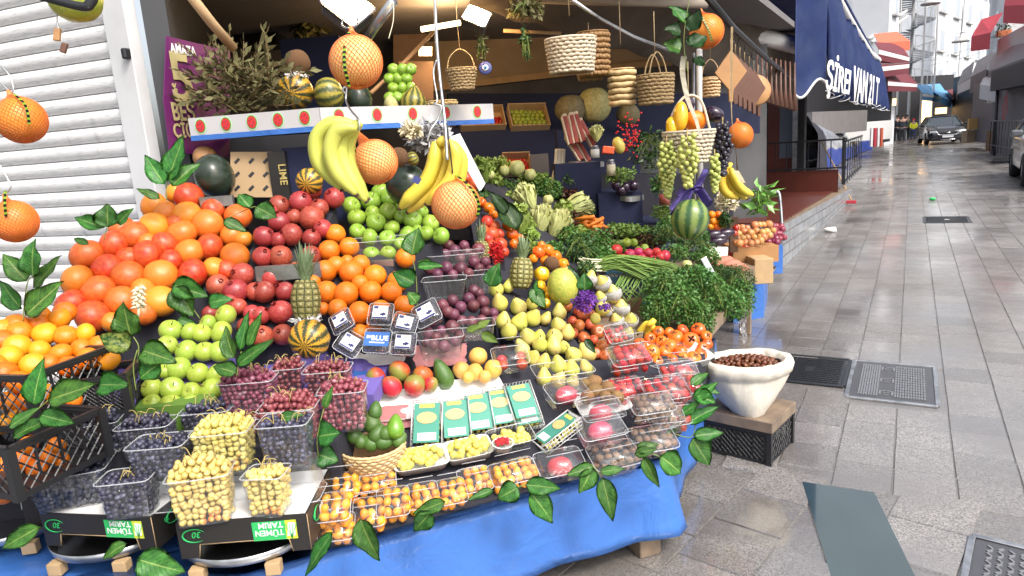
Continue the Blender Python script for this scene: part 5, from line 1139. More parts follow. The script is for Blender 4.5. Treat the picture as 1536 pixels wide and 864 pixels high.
def pfold(label,pts,mat,amp=.006):
    P=[Vector(p) for p in pts]; bm=bmesh.new(); n_=18; g=[[None]*(n_+1) for _ in range(n_+1)]
    for i in range(n_+1):
        for j in range(n_+1):
            u,v=i/n_,j/n_; p=(P[0].lerp(P[1],u)).lerp(P[3].lerp(P[2],u),v); p+=Vector((noise.noise(p*40),noise.noise(p*40+Vector((5,0,0))),noise.noise(p*35+Vector((0,7,0)))))*amp; g[i][j]=bm.verts.new(p)
    for i in range(n_):
        for j in range(n_): bm.faces.new((g[i][j],g[i+1][j],g[i+1][j+1],g[i][j+1]))
    bmesh.ops.solidify(bm,geom=list(bm.faces),thickness=.0012); return tag(link('crumpled_paper',fin(bm,'paper',mat)),label,'paper')
pfold('pink crumpled paper hanging below the mango tray',[T(548,612,.01),T(740,595,.01),T(735,622,.012),T(560,650,.012)],'pink_paper')
pfold('pink crumpled paper between the plums and the loquats',[D(618,520,2.62),D(700,512,2.7),D(700,545,2.62),D(625,552,2.58)],'pink_paper',.012)
pfold('violet crumpled paper right of the clementine crate',[D(158,552,2.22),D(212,540,2.28),D(200,612,2.15),D(165,605,2.15)],'purple_paper',.02)
pfold('violet crumpled paper below the blueberry boxes',[D(520,535,2.55),D(560,545,2.55),D(560,570,2.48),D(520,565,2.48)],'purple_paper',.012)
pfold('blue cloth flap beneath the violet paper in the centre',[D(530,555,2.5),D(560,560,2.5),D(558,580,2.45),D(532,575,2.45)],'blue_oilcloth',.005)
def at(kind,lst,df,desc,group,off=0.,ax=None,rs=1.,sq=None):
    for i,(x,y,r,lab,*a) in enumerate(lst):
        d=df(x,y) if callable(df) else df; rot=camrot(math.radians(a[0])) @Matrix.Rotation(.3,3,'X') if a else facing(); fruit(kind,D(x,y,d+off),sz(r,d)*rs,rot,lab,group)
dm=lambda x,y:Td(x,y+6,.045)
at('mango',[(564,566,14,'dull green brown mango at the left of the tray',-25),(599,557,16,'bright red mango on top of the others'),(634,563,14,'pink red mango at the right back'),(587,580,15,'greenish mango in front centre left'),(622,578,16,'red and yellow mango in front centre'),(646,576,11,'small green mango at the right end')],dm,'','mangoes on the white tray')
at('loquat',[(717,535,14,'top loquat of the foam tray pile'),(692,555,13,'brownish loquat beside the green avocado'),(712,558,13,'yellow loquat with a red sticker mark'),(740,553,14,'yellow loquat at the right end'),(727,565,10,'lowest loquat at the front of the tray'),(702,566,9,'small loquat behind the front ones')],dm,'','loquats on the foam tray')
o=put('avocado',fruitme('avocado','avocado_skin',1.9,lambda z:1-.32*z,0,.1,.05,.9,3),D(664,560,Td(664,566,.045)),sz(13,Td(664,566,.045)),camrot(math.radians(-25))); tag(o,'long green avocado lying beside the loquats','avocado')
# avocado basket
bp=T(563,706,.004); bk=empty('wicker_basket',bp,yawrot(0),'pale woven bowl basket full of green avocados','basket')
def basketme(r0,r1,h,mat,rows=9,st=30,wob=.0022,ell=1.):
    bm=bmesh.new()
    for j in range(rows):
        z=h*(j+.5)/rows; t=z/h; r=r0+(r1-r0)*math.sin(t*PI/2); n_=st*4
        tube(bm,[Vector((math.cos(2*PI*i/n_)*(r+wob*math.sin(PI*i/2+PI*j)),math.sin(2*PI*i/n_)*(r+wob*math.sin(PI*i/2+PI*j))*ell,z)) for i in range(n_)],h/rows*.52,5,closed=True,flat=1.)
    return bm
bm=basketme(.062,.1,.085,'pale_wicker',8,22,.003); link('weave',fin(bm,'weave','pale_wicker'),bk)
bm=bmesh.new(); tube(bm,[(math.cos(2*PI*i/60)*.101,math.sin(2*PI*i/60)*.101,.088+.0015*(i%2)) for i in range(60)],.005,6,closed=True); link('rim',fin(bm,'brim','pale_wicker'),bk)
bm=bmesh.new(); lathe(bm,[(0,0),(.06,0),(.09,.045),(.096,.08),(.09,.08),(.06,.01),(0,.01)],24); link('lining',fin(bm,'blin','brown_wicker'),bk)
AV=[fruitme('avocado','avocado_skin',1.45,lambda z:1-.3*z,0,.1,.05,1.,i) for i in range(2)]; AVB=fruitme('avocado','bright_avocado_skin',1.45,lambda z:1-.35*z,0,.1,.02,1.,5)
db=depth(bp)
for x,y,r,a,m,lb in ((530,650,11,-20,0,'dark green avocado leaning at the left of the basket'),(540,632,10,10,1,'dark green avocado at the back left of the basket'),(558,632,13,-12,0,'largest dark avocado in the middle of the basket'),(563,615,10,5,1,'tall dark avocado at the back of the basket'),(583,648,11,60,0,'avocado lying behind the bright green one'),(578,663,11,80,1,'avocado lying low at the right of the basket'),(553,664,11,-60,0,'avocado lying low in the front of the basket'),(540,660,10,-30,1,'small avocado low at the left of the basket'),(566,650,11,30,1,'avocado wedged behind the low front one'),(600,660,9,40,0,'avocado partly hidden at the right rim of the basket'),(593,640,13,0,2,'bright glossy green avocado at the right of the basket')):
    me=AVB if m==2 else AV[m]; tag(put('avocado',me,D(x,y,db-.02+(.03 if y<640 else 0)),sz(r,db),camrot(math.radians(a))@Matrix.Rotation(-.25,3,'X')),lb,'avocado','avocados in the basket')
# green card boxes of small fruit
def cardbox(label,cx,cy,w,L,yaw,tilt,hgt=.042,lift=0.):
    p=D(cx,cy,Td(cx,cy+18,.02)-lift); R3=Matrix.Rotation(YAW0+math.radians(yaw),3,'Z')@Matrix.Rotation(math.radians(tilt),3,'X'); t=empty('fruit_pack',p,R3,label,'fruit pack','green card fruit packs in white lattice baskets')
    bm=bmesh.new(); hw,hl=w/2,L/2
    for i in range(9):
        x=-hw+w*i/8; tube(bm,[(x*.9,-hl*.95,-hgt),(x,-hl,0)],.0013,4); tube(bm,[(x*.9,hl*.95,-hgt),(x,hl,0)],.0013,4)
    for i in range(13):
        y=-hl+L*i/12
        for s in (-1,1): tube(bm,[(s*hw*.9,y*.95,-hgt),(s*hw,y,0)],.0013,4)
    for z,k in ((0,1),(-hgt*.35,.97),(-hgt*.7,.93),(-hgt,.9)): tube(bm,[(hw*k,hl*k,z),(-hw*k,hl*k,z),(-hw*k,-hl*k,z),(hw*k,-hl*k,z)],.0016 if z else .0024,4,closed=True)
    link('lattice_basket',fin(bm,'lattice','white_plastic'),t)
    link('card_cover',boxme('card',(w*.84,L*.84,.002),'teal_print',0,(0,0,.001)),t)
    bm=bmesh.new(); lathe(bm,[(0,.0),(.42,.0)],24); bmesh.ops.transform(bm,matrix=Matrix.Diagonal((w*.78,L*.3,1,1)),verts=bm.verts); bmesh.ops.solidify(bm,geom=list(bm.faces),thickness=.0008); link('picture_print',fin(bm,'pic','print_photo',False),t,Matrix.Translation((0,L*.1,.0032)))
    link('title_print',boxme('ttl',(w*.5,L*.08,.0006),'yellow_ink',0,(0,L*.36,.0026)),t)
    link('price_label',boxme('plb',(w*.6,L*.16,.0008),'white_card',0,(w*.02,-L*.3,.0027)),t)
    FB=boxfill(w*.8,L*.85,hgt*.8,.0085,0,.95); link('fruit_inside',balls('inner',[(q-Vector((0,0,hgt)),.0085,0) for q in FB],'quince_skin',1),t)
cardbox('green card pack, leftmost and most upright of the row',640,634,.105,.165,-2,48)
cardbox('green card pack, second from left in the row',683,628,.1,.16,6,44)
cardbox('green card pack in the middle of the row',717,618,.1,.16,10,42)
cardbox('green card pack left of the doubled pack',751,610,.1,.16,14,40)
cardbox('green card pack lying on top of another at the right',784,601,.1,.16,17,38,lift=.03)
cardbox('lower green card pack under the rightmost one',787,611,.1,.16,17,38)
cardbox('green card pack lying sideways between the dragon fruits',833,642,.085,.17,-64,24)
# trays of small yellow fruit
def yt(label,cx,cy,w,d,yaw,n_,clear=False):
    p=T(cx,cy,.004)+U3*.03; R3=trot(yaw,22)
    (punnet(label,p,w,d,.04,R3,'punnets of yellow fruit') if clear else foamtray(label,p,w,d,R3,.03,'punnets of yellow fruit'))
    for i in range(n_):
        x=(random.uniform(-1,1))*(w/2-.016); y=random.uniform(-1,1)*(d/2-.014); k=1-(x/(w/2))**2*.6-(y/(d/2))**2*.4
        q=p+R3@Vector((x,y,.022+.02*k*random.random())); fruit('quince',q,.0125*random.uniform(.9,1.1),rndrot(),'small yellow fruit lying in the '+label,'small yellow fruits in trays')
yt('white tray just above the kumquat boxes',633,708,.17,.09,-8,44); yt('second white tray of yellow fruit to the right',703,693,.155,.085,-2,38); yt('clear punnet of yellow fruit below the packs',766,678,.15,.08,0,40,True)
# dragon fruit and mushroom boxes
DF=fruitme('dragon_fruit','dragonfruit_skin',1.25,None,0,.2,.06,1.4,1)
bm=bmesh.new(); bm.from_mesh(DF)
for k in range(16):
    a=k*2.4; z=-1+2*k/16; r=math.sqrt(max(0,1-z*z)); c=Vector((math.cos(a)*r,math.sin(a)*r,z*1.25)); dd=c.normalized(); s=dd.cross(U3).normalized() if abs(dd.z)<.95 else Vector((1,0,0)); vs=[bm.verts.new(c*.93-s*.16),bm.verts.new(c*.93+s*.16),bm.verts.new(c+dd*.2+Vector((0,0,.28)))]; bm.faces.new(vs)
bm.to_mesh(DF); bm.free(); FR['dragon fruit']=[DF]
DG='dragon fruit boxes'
def dfb(where,cx,cy,w,d,yaw,lift=0,r=.034):
    clam('clear box with a pink dragon fruit '+where,T(cx,cy,.004)+U3*lift,w,d,.05,trot(yaw,24),'one',r,1,DG,'dragon fruit',clabel='pink dragon fruit in the clear box '+where,cgroup='dragon fruits in clear boxes')
dfb('at the front edge, lowest of all',838,708,.155,.1,-6); dfb('with the brightest pink fruit, above the mushrooms',900,690,.155,.1,-4,.085); dfb('behind the brightest one, dull and low',900,640,.15,.1,-6,.03); dfb('farthest back beside the kiwis',848,612,.15,.1,4,.03)
def mb(where,cx,cy,w,d,h,yaw,lift=0,kind='mushroom',r=.014,n_=34): clam('clear box of brown %ss '%kind+where,T(cx,cy,.004)+U3*lift,w,d,h,trot(yaw,24),'many',r,n_,'clear boxes of mushrooms','mushroom',clabel='brown mushroom in the clear box '+where,cgroup='mushrooms in clear boxes')
mb('under the bright dragon fruit at the edge',918,697,.165,.105,.05,-4,0,n_=30); mb('on top near the strawberries',975,655,.15,.09,.055,-10,.085,n_=36); mb('lower one near the table corner',975,672,.16,.11,.05,-10,.0,n_=30)
mb('smallest, at the right edge of the table',998,645,.11,.09,.05,-20,.03,n_=18)
for x,y,r,lb in ((878,576,9,'kiwi at the back left of the tray'),(890,574,11,'kiwi at the back of the tray'),(911,584,12,'big kiwi at the back right of the tray'),(893,587,12,'kiwi in the middle of the tray'),(881,596,10,'kiwi at the left front of the tray'),(908,597,10,'kiwi at the front of the tray'),(926,596,10,'kiwi at the right end of the tray')):
    fruit('kiwi',D(x,y,Td(x,y+6,.05)),sz(r,2.6),facing(),'brown '+lb,'kiwis on the white tray')
foamtray('white tray of brown kiwis',T(902,608,.012),.2,.12,trot(-6,24))
SG='strawberries in clear boxes'
def sb(where,cx,cy,w,d,h,yaw,lift=0,n_=30,r=.0155,tilt=24): clam('clear box of red strawberries '+where,T(cx,cy,.004)+U3*lift,w,d,h,trot(yaw,tilt),'many',r,n_,'clear boxes of strawberries','strawberry',clabel='red strawberry in the clear box '+where,cgroup=SG)
sb('nearest the viewer, stacked on top',995,622,.16,.11,.07,-12,.05,40); sb('under the nearest strawberry box',998,636,.15,.11,.05,-12,.0,14); sb('beside the red apples, upper left',941,572,.15,.11,.06,-8,.06,34); sb('low one left of the nearest box',935,600,.14,.1,.05,-8,.01,30); sb('at the table corner by the persimmons',1015,580,.14,.1,.045,-20,.04,30); sb('right edge one with many green leaves',1030,600,.1,.1,.05,-30,.03,18)
p=D(922,505,2.95); clam('clear box of red berries standing on edge by the white pears',p,.12,.08,.035,yawrot(30,50),'many',.012,26,'clear boxes of cherries','cherry tomato',clabel='dark red cherry in the upright clear box',cgroup='cherries in the clear box')
foamtray('white tray of persimmons',G(1006,540,.515),.29,.24,yawrot(20,8),.04)
zbox('display_riser','black crate like step under the persimmon tray','display stand',[G(950,560,.51),G(1030,572,.51),G(1072,510,.51),G(990,500,.51)],.35,.51,'black_plastic')
# blueberry boxes
def bb(label,cx,cy,s,roll,dep,big=False,tilt=58):
    R3=camrot(math.radians(roll))@Matrix.Rotation(math.radians(tilt),3,'X'); p=D(cx,cy,dep); t=empty('blueberry_box',p,R3,label,'berry box','clear blueberry boxes in the centre'); h=.035
    link('base',tubme(s,s,h,'clear_plastic',False,.9,.0006),t,Matrix.Translation((0,0,-h))); link('lid',tubme(s,s,.012,'clear_plastic',True,.92,.0003),t); link('rim',rimme(s,s,0,.0018),t)
    pts=[(Vector((-s*.42+s*.84*i/7+random.uniform(-.002,.002),-s*.42+s*.84*j/7+random.uniform(-.002,.002),-.008+random.uniform(-.003,.003))),.0062,0) for i in range(8) for j in range(8)]+[(Vector((-s*.42+s*.84*i/7,-s*.42,-.02)),.0062,0) for i in range(8)]
    b=link('blueberries',balls('blueb',pts,'black_grape',1)); b.matrix_basis=t.matrix_basis.copy(); tag(b,'dark blueberries inside the '+label,'blueberries','blueberries in the clear boxes')
    lw,lh=(s*.98,s*.62) if big else (s*.66,s*.66); lb=link('paper_label',boxme('lb',(lw,lh,.0008),'blue_ink' if big else 'white_card',0,(0,0,.0135)),t)
    if big:
        for s_,x,y,z in (('BLUE',-.22,-.06,.3),('BIG',-.42,.02,.2)): text('lettering',s_,p+R3@Vector((x*s,y*s,.0145)),R3@Vector((1,0,0)),R3@Vector((0,1,0)),z*s,'white_ink',1,0,t,.0003,.02)
        link('label_print',boxme('lp',(s*.6,s*.05,.0005),'white_ink',0,(.02*s,-.16*s,.0144)),lb)
    else:
        link('label_print',boxme('lp',(lw*.3,lh*.2,.0005),'navy_ink',0,(-lw*.3,lh*.36,.0142)),lb); link('label_print',boxme('lp',(lw*.45,lh*.1,.0005),'pale_green_ink',0,(lw*.22,lh*.3,.0142)),lb); link('label_print',boxme('lp',(lw*.96,lh*.13,.0005),'navy_ink',0,(0,-lh*.42,.0142)),lb)
        link('label_print',balls('lpb',[(Vector((lw*x,-lh*y,.0138)),lw*.09,0) for x,y in ((.08,.16),(.2,.2),(.32,.14),(.22,.1))],'navy_ink',1),lb)
bb('blueberry box tilted left beside the pineapple',512,482,.078,-32,2.5); bb('blueberry box tilted right above the red grapes',524,515,.085,30,2.48)
bb('highest blueberry box leaning on the oranges',571,471,.085,2,2.55); bb('blueberry box with the big blue printed label',566,511,.092,2,2.5,True); bb('blueberry box right of the blue labelled one',605,515,.085,2,2.5); bb('pale lidded blueberry box behind the others',607,486,.085,12,2.55); bb('white rimmed blueberry box next to the plums',640,470,.095,-28,2.6)
# plum punnets
punnet('clear punnet of plums under the small pineapple',D(685,398,3.22),.26,.13,.06,yawrot(4),'clear plum punnets'); punnet('clear punnet of plums in the middle, left',D(669,448,2.98),.185,.12,.09,yawrot(2),'clear plum punnets'); punnet('clear punnet of plums in the middle, right',D(718,438,3.1),.12,.11,.09,yawrot(6),'clear plum punnets')
punnet('clear punnet of plums nearest the mangoes',D(663,534,2.56),.165,.12,.085,yawrot(8),'clear plum punnets'); punnet('clear punnet of plums next to the pears',D(716,506,2.72),.14,.12,.06,yawrot(6),'clear plum punnets')
punnet('large clear bowl under the lowest pears',D(845,582,2.62),.22,.16,.08,yawrot(10),'clear fruit bowls'); punnet('round clear bowl round the upper green apples',D(570,392,3.02),.28,.16,.1,yawrot(3),'clear fruit bowls')
clam('clear box of peaches between plums and pears',D(765,548,2.62),.13,.1,.05,yawrot(10,24),'many',.021,10,'clear boxes of peaches','nectarine',clabel='peach inside the clear box between plums and pears',cgroup='peaches in the clear box')
# ---- black mesh crates of clementines at the left
def lattice(bm,a,b,h,n_,mat=0,dz0=0.,r=.0024):
    """diagonal lattice panel from a to b, height h"""
    d=b-a; L=d.length; d.normalize(); st=L/n_
    up=U3
    for i in range(-int(h/st)-1,n_+1):
        for s in (1,-1):
            x0=i*st if s==1 else (n_-i)*st
            pts=[]
            for t_ in (0,1):
                x=x0+s*h*t_; pts.append((x,h*t_))
            (xa,ya),(xb,yb)=pts
            def clip(x,y,xo,yo):
                if x<0: k=(0-x)/(xo-x); return 0,y+(yo-y)*k
                if x>L: k=(L-x)/(xo-x); return L,y+(yo-y)*k
                return x,y
            if (xa<0 and xb<0) or (xa>L and xb>L): continue
            A_=clip(xa,ya,xb,yb); B_=clip(xb,yb,xa,ya)
            if abs(A_[1]-B_[1])<.006: continue
            tube(bm,[a+d*A_[0]+up*A_[1],a+d*B_[0]+up*B_[1]],r,4)
def crate(label,c,yaw,w,d,h,name='plastic_crate',mat='black_plastic',n1=12,n2=8,solid=.12):
    t=empty(name,c,Matrix.Rotation(YAW0+math.radians(yaw),3,'Z'),label,'crate'); C_=[Vector((-w/2,-d/2,0)),Vector((w/2,-d/2,0)),Vector((w/2,d/2,0)),Vector((-w/2,d/2,0))]
    bm=bmesh.new()
    for i in range(4):
        a,b=C_[i],C_[(i+1)%4]; n_=n1 if i%2==0 else n2; lattice(bm,a+U3*h*solid,b+U3*h*solid,h*(.9-solid),n_)
    link('mesh_panel',fin(bm,'latt',mat,False),t); bm=bmesh.new()
    for i in range(4):
        a,b=C_[i],C_[(i+1)%4]; tube(bm,[a+U3*h*.97,b+U3*h*.97],.009,4,flat=.6); m_=(a+b)/2; L=(b-a).length; dd=(b-a).normalized(); rz=Matrix.Rotation(math.atan2(dd.y,dd.x),3,'Z'); box(bm,m_+U3*h*solid/2,(L,.006,h*solid),rz); box(bm,m_+U3*h*.97,(L,.014,.02),rz)
        box(bm,a+U3*h/2,(.022,.022,h))
        for k in range(1,4): box(bm,a.lerp(b,k/4)+U3*h*.62,(.006,.006,h*.7),rz)
    link('frame',fin(bm,'cframe',mat,False),t); link('base',boxme('cbase',(w-.01,d-.01,.008),mat,0,(0,0,.006)),t); return t
crz=G(150,692,.5).z
cA=D(92,640,1.98); crate('upper black mesh crate overflowing with clementines',Vector((cA.x,cA.y,cA.z))-HR*.2+HF*.14+U3*.0,-14,.42,.28,.17)
cB=D(100,728,1.78); crate('lower black mesh crate packed with oranges',cB-HR*.24+HF*.12,-18,.44,.26,.14)
inn=[(12,602,16),(40,600,16),(70,590,15),(8,636,16),(38,632,15),(62,618,14),(85,612,13),(20,618,14),(110,600,13),(55,645,12)]
for i,(x,y,r) in enumerate(inn): fruit('clementine',D(x,y,2.0+.02*(i%3)),sz(r,2.0),facing(),'clementine seen through the mesh of the upper crate','clementines inside the upper crate')
inn=[(35,690,17),(75,684,15),(8,700,17),(56,704,15),(20,722,15),(5,742,15),(42,668,14),(85,668,13),(70,702,13),(30,735,13),(-8,720,15),(92,690,12)]
for i,(x,y,r) in enumerate(inn): fruit('orange',D(x,y,1.86+.02*(i%3)),sz(r,1.86),facing(),'orange seen through the mesh of the lower crate','oranges inside the lower crate')
sp_=D(170,610,2.1); crate('small black crate corner right of the clementines',sp_-HR*.06+HF*.08-U3*.03,14,.16,.16,.12)
zbox('display_riser','dark stand behind the black crates','display stand',[D(-60,640,2.1),D(110,650,2.16),D(150,600,2.5),D(-60,600,2.5)],.33,.6,'dark_cloth')
# left apple tray
zbox('apple_tray','dark green cardboard edge of the green apple box','tray',[D(203,622,2.16),D(330,628,2.17),D(328,632,2.3),D(200,626,2.3)],.6,D(203,612,2.16).z,'calyx_green')
# ---- sack of chestnuts on a crate
A_=G(1064,676); B_=G(1149,697); xd=(B_-A_).normalized(); yd=Vector((-xd.y,xd.x,0)); wC=(B_-A_).length+.03; cc=(A_+B_)/2+yd*.14
cr=crate('black plastic crate turned over as a stool for the sack',Vector((cc.x,cc.y,.0)),math.degrees(math.atan2(xd.y,xd.x)-YAW0),wC,.28,.15,solid=.1)
for s1 in (-1,1):
    for s2 in (-1,1): link('foot',boxme('foot',(.03,.03,.03),'black_plastic',.004,(s1*(wC/2-.015),s2*.125,.0)),cr,Matrix.Translation((0,0,-.0)))
link_=boxme('board',(wC+.03,.3,.05),'wood_wet',.004); o=put('wooden_board',link_,Vector((cc.x,cc.y,.178)),(1,1,1),basis(xd,yd,U3)); tag(o,'thick wet wooden board between the crate and the sack','board')
sk=Vector((cc.x,cc.y,.2)); sp2=D(1118,600,depth(sk)-.02); sk.x=sp2.x; sk.y=sp2.y
sa=empty('sack',sk,yawrot(),'white cloth sack with rolled rim full of chestnuts','sack'); bm=bmesh.new(); R=[]
prof=[(.008,-.045),(.05,-.02),(.1,.02),(.142,.07),(.172,.12),(.19,.165),(.193,.178),(.208,.186),(.213,.215),(.205,.237),(.186,.243),(.168,.235),(.158,.215)]
for k,(r,z) in enumerate(prof):
    row=[]
    for i in range(128):
        a=2*PI*i/128; w_=1+(.02 if k<6 else .008)*math.sin(a*3+1)+.006*math.sin(a*7+z*26+1.5*math.sin(a*2))+.004*math.sin(a*17+z*30)+(.06 if k<6 else .03)*noise.noise(Vector((math.cos(a)*4,math.sin(a)*4,z*24))); front=max(0,-math.sin(a))**3
        row.append(bm.verts.new((r*w_*math.cos(a),(r*.72)*w_*math.sin(a)-(.05*front*(1-z/.25) if k<5 else 0),z-.05*front*(1-z/.2) if z<.2 else z+.004*math.sin(a*2+1)+.006*noise.noise(Vector((math.cos(a)*4,math.sin(a)*4,z*9))))))
    R.append(row)
for A,B in zip(R,R[1:]):
    for i in range(128): bm.faces.new((A[i],A[(i+1)%128],B[(i+1)%128],B[i]))
bm.faces.new(list(reversed(R[0]))); link('cloth',fin(bm,'sack','sack_cloth'),sa)
bm=bmesh.new(); lathe(bm,[(0,.225),(.1,.215),(.165,.19)],32); bmesh.ops.scale(bm,vec=(1,.72,1),verts=bm.verts); link('lining',fin(bm,'sline','dark_cloth'),sa)
for i in range(110):
    a=i*2.3999; rr=.15*math.sqrt((i+.5)/110); q=sk+yawrot()@Vector((math.cos(a)*rr,math.sin(a)*rr*.7,.236-.35*rr*rr/.14*.5+random.uniform(-.003,.005)))
    fruit('chestnut',q,.0125*random.uniform(.85,1.1),rndrot(),'shiny brown chestnut in the white sack','chestnuts in the sack')
# ================================================================== VEGETABLE STALL
zbox('vegetable_table','wet wooden vegetable table behind the persimmons','table',[G(905,530,.5),G(1058,498,.5),G(1126,425,.5),G(1136,385,.5),G(780,400,.5),G(830,520,.5)],.44,.5,'wood_wet')
for q,lb in ((G(1118,500),'wooden leg wrapped in plastic at the street corner of the vegetable table'),(G(935,560),'short leg under the vegetable table near the persimmons')):
    bm=bmesh.new(); box(bm,(q.x,q.y,.22),(.08,.08,.44),Matrix.Rotation(.1,3,'Z')); bev(bm,.005); tag(link('table_leg',fin(bm,'tleg','wood_wet',False)),lb,'table leg')
pfold('torn clear plastic sheet hanging at the vegetable table corner',[D(1104,447,4.15),D(1122,447,4.3),D(1118,512,4.4),D(1112,512,4.35)],'plastic_film',.03)
zbox('display_riser','dark box tier behind the vegetables','display stand',[G(760,440,.5),G(980,392,.5),G(1010,355,.5),G(700,370,.5)],.0,.72,'navy_cloth')
tt=[D(700,400,3.3),D(745,330,3.55),D(860,300,4.6),D(850,420,3.7)]
riser('display_riser','dark slope under lettuces and peppers',[D(722,420,3.4),D(880,420,3.75),D(905,345,4.5),D(880,300,5.1),D(720,255,4.7),D(700,300,3.9)],'dark_cloth',0.)
crate('blue green plastic crate under the chives',D(948,452,3.85),-6,.26,.2,.16,mat='blue_crate_plastic',solid=.15)
tbox('stacked_box','dark wooden box between the white pears and parsley','box',905,448,965,505,3.75,.3,'wood_dark')
def leafball(bm,c,rad,n_,size,mi=0,flat=.5,dirn=None,lob=True):
    for i in range(n_):
        u=Vector((random.gauss(0,1),random.gauss(0,1),random.gauss(0,1))).normalized()*(random.random()**.35); p=c+Vector((u.x*rad[0],u.y*rad[1],u.z*rad[2])); m=rndrot(); s=size*random.uniform(.6,1.3)
        if lob:
            q=[(0,0,0),(.5,.35,.1),(.45,.8,.0),(.15,.75,.12),(0,1.15,.05),(-.2,.72,.1),(-.5,.75,.0),(-.45,.3,.08)]
        else: q=[(0,0,0),(.35,.5,.12),(0,1.3,0),(-.35,.5,.12)]
        f=bm.faces.new([bm.verts.new(p+m@(Vector(x)*s)) for x in q]); f.material_index=mi
def herb(name,label,cat,px,py,rx,ry,dep,n_,size,mat,group,lob=True,stems=True,rd=.1,matst='stem_green'):
    c=D(px,py,dep); W=sz(rx,dep); H=sz(ry,dep); t=empty(name,c,yawrot(),label,cat,group); bm=bmesh.new(); leafball(bm,Vector((0,0,0)),(W,rd,H),n_,size,0,lob=lob); link('foliage',fin(bm,name+'_f',mat,False),t)
    if stems:
        bm=bmesh.new()
        for i in range(22): a=Vector((random.uniform(-.25,.25)*W,random.uniform(0,.4)*rd,H*random.uniform(.3,.8))); b=Vector((random.uniform(-.9,.9)*W,random.uniform(-1,.3)*rd,-H*random.uniform(.1,.9))); tube(bm,smooth_path([a,(a+b)/2+Vector((0,-rd*.4,H*.2)),b],3),.0016,4)
        link('stems',fin(bm,name+'_s',matst),t)
    return t
hb='parsley bunches hanging over the table edge'
for i,(x,y,rx,ry,d,lb) in enumerate(((995,430,34,26,3.5,'parsley bunch at the upper left of the herb mass'),(985,468,24,30,3.42,'parsley bunch hanging low at the left'),(1022,455,32,32,3.4,'parsley bunch in the middle of the herb mass'),(1048,478,26,26,3.4,'parsley bunch hanging lowest above the persimmons'),(1060,435,32,28,3.65,'parsley bunch left of the dill corner'),(1090,455,30,26,3.75,'parsley bunch at the street side corner'),(1108,448,26,32,3.95,'parsley bunch hanging lowest at the street side'),(1040,415,30,18,3.6,'parsley bunch lying on top in the middle'))):
    herb('parsley_bunch',lb,'parsley',x,y,rx,ry,d,1500,.0135,'herb_leaf',hb)
for x,y,rx,ry,d,lb in ((1105,420,28,24,4.0,'feathery dill bunch at the street side'),(1082,412,30,14,4.1,'feathery dill bunch on top of the herb mass')):
    herb('dill_bunch',lb,'dill',x,y,rx,ry,d,2600,.009,'herb_dark','dill bunches',lob=False)
for x,y,rx,ry,d,m,lb in ((870,375,30,26,3.9,'herb_dark','dark herb bunch right of the coconut'),(895,362,26,20,4.1,'herb_leaf','green herb bunch under the carrots'),(1000,352,34,16,4.3,'herb_dark','dark leafy greens behind the watermelon'),(1040,372,34,20,4.2,'herb_dark','dark green spinach bunch under the watermelon'),(975,360,26,14,4.35,'red_lettuce','reddish purple leafy bunch behind the radishes'),(930,345,26,10,4.5,'chive_green','long green leaves behind the radishes'),(860,330,18,22,4.5,'red_lettuce','dark red lettuce left of the carrots'),(758,285,30,16,4.6,'herb_leaf','dark green celery leaves on the upper slope'),(820,285,26,18,4.7,'herb_leaf','leafy greens beside the navy cloth'),(745,248,22,14,4.7,'lettuce_leaf','bright green leafy bunch at the top of the slope'),(905,385,20,14,3.95,'herb_leaf','small green bunch left of the radishes')):
    herb('leafy_bunch',lb,'greens',x,y,rx,ry,d,700,.018 if m!='herb_dark' else .015,m,'bunches of leafy greens',lob=True)
# chives
bm=bmesh.new(); bw_=bmesh.new()
for i in range(170):
    y0=395+random.uniform(-6,12); d=3.72+random.uniform(-.04,.04); x0=876+random.uniform(-4,10); x1=random.uniform(960,1025); y1=y0+random.uniform(0,30)*((x1-900)/110); P=smooth_path([D(x0+22,y0,d),D((x0+x1)/2,y0-6+random.uniform(-4,4),d-.02),D(x1,y1,d-.05)],4); tube(bm,P,[.0028]*(len(P)-1)+[.0008],4)
    tube(bw_,[D(x0-2+random.uniform(-5,3),y0+random.uniform(-2,2),d),D(x0+12,y0,d),D(x0+24,y0,d)],[.006,.0045,.003],5)
for i in range(26):
    x0=random.uniform(930,985); P=smooth_path([D(x0,412,3.7),D(x0-10,430,3.64),D(x0-random.uniform(10,35)*random.choice((1,-.3)),random.uniform(440,462),3.62)],4); tube(bm,P,.0025,4)
t=empty('spring_onion_bundle',D(950,408,3.7),None,'bundle of long green spring onions lying left to right','spring onions'); inv=t.matrix_basis.inverted()
for nm,b,m in (('green_leaves',bm,'chive_green'),('white_roots',bw_,'chive_white')): o=link(nm,fin(b,nm,m),t); o.matrix_parent_inverse=inv
def many(kind,lst,dep,label,group,k=1.,ax=None):
    for i,(x,y,r) in enumerate(sorted(lst)):
        fruit(kind,D(x,y,dep(x,y) if callable(dep) else dep),sz(r,dep(x,y) if callable(dep) else dep)*k,ax() if ax else facing(),label%ORD[i] if '%s' in label else label,group)
many('radish',[(925,375,9),(934,388,8),(918,386,7),(945,382,9),(953,390,8),(958,378,7),(962,388,9),(972,380,8),(978,390,8),(990,386,9),(997,384,9),(985,378,7),(943,394,6),(968,394,7)],4.0,'pink red radish, %s from left on the radish pile','radishes')
many('green apple',[(906,366,6),(915,391,6),(940,364,8),(958,375,7),(967,372,7),(951,364,7)],4.2,'small green turnip like vegetable, %s from left behind radishes','green roots',k=.9) 
for o in col.objects:
    if o.get('group')=='green roots': o.name='turnip'; o['category']='turnip'; o['label']=o['label'].replace('turnip like vegetable','turnip')
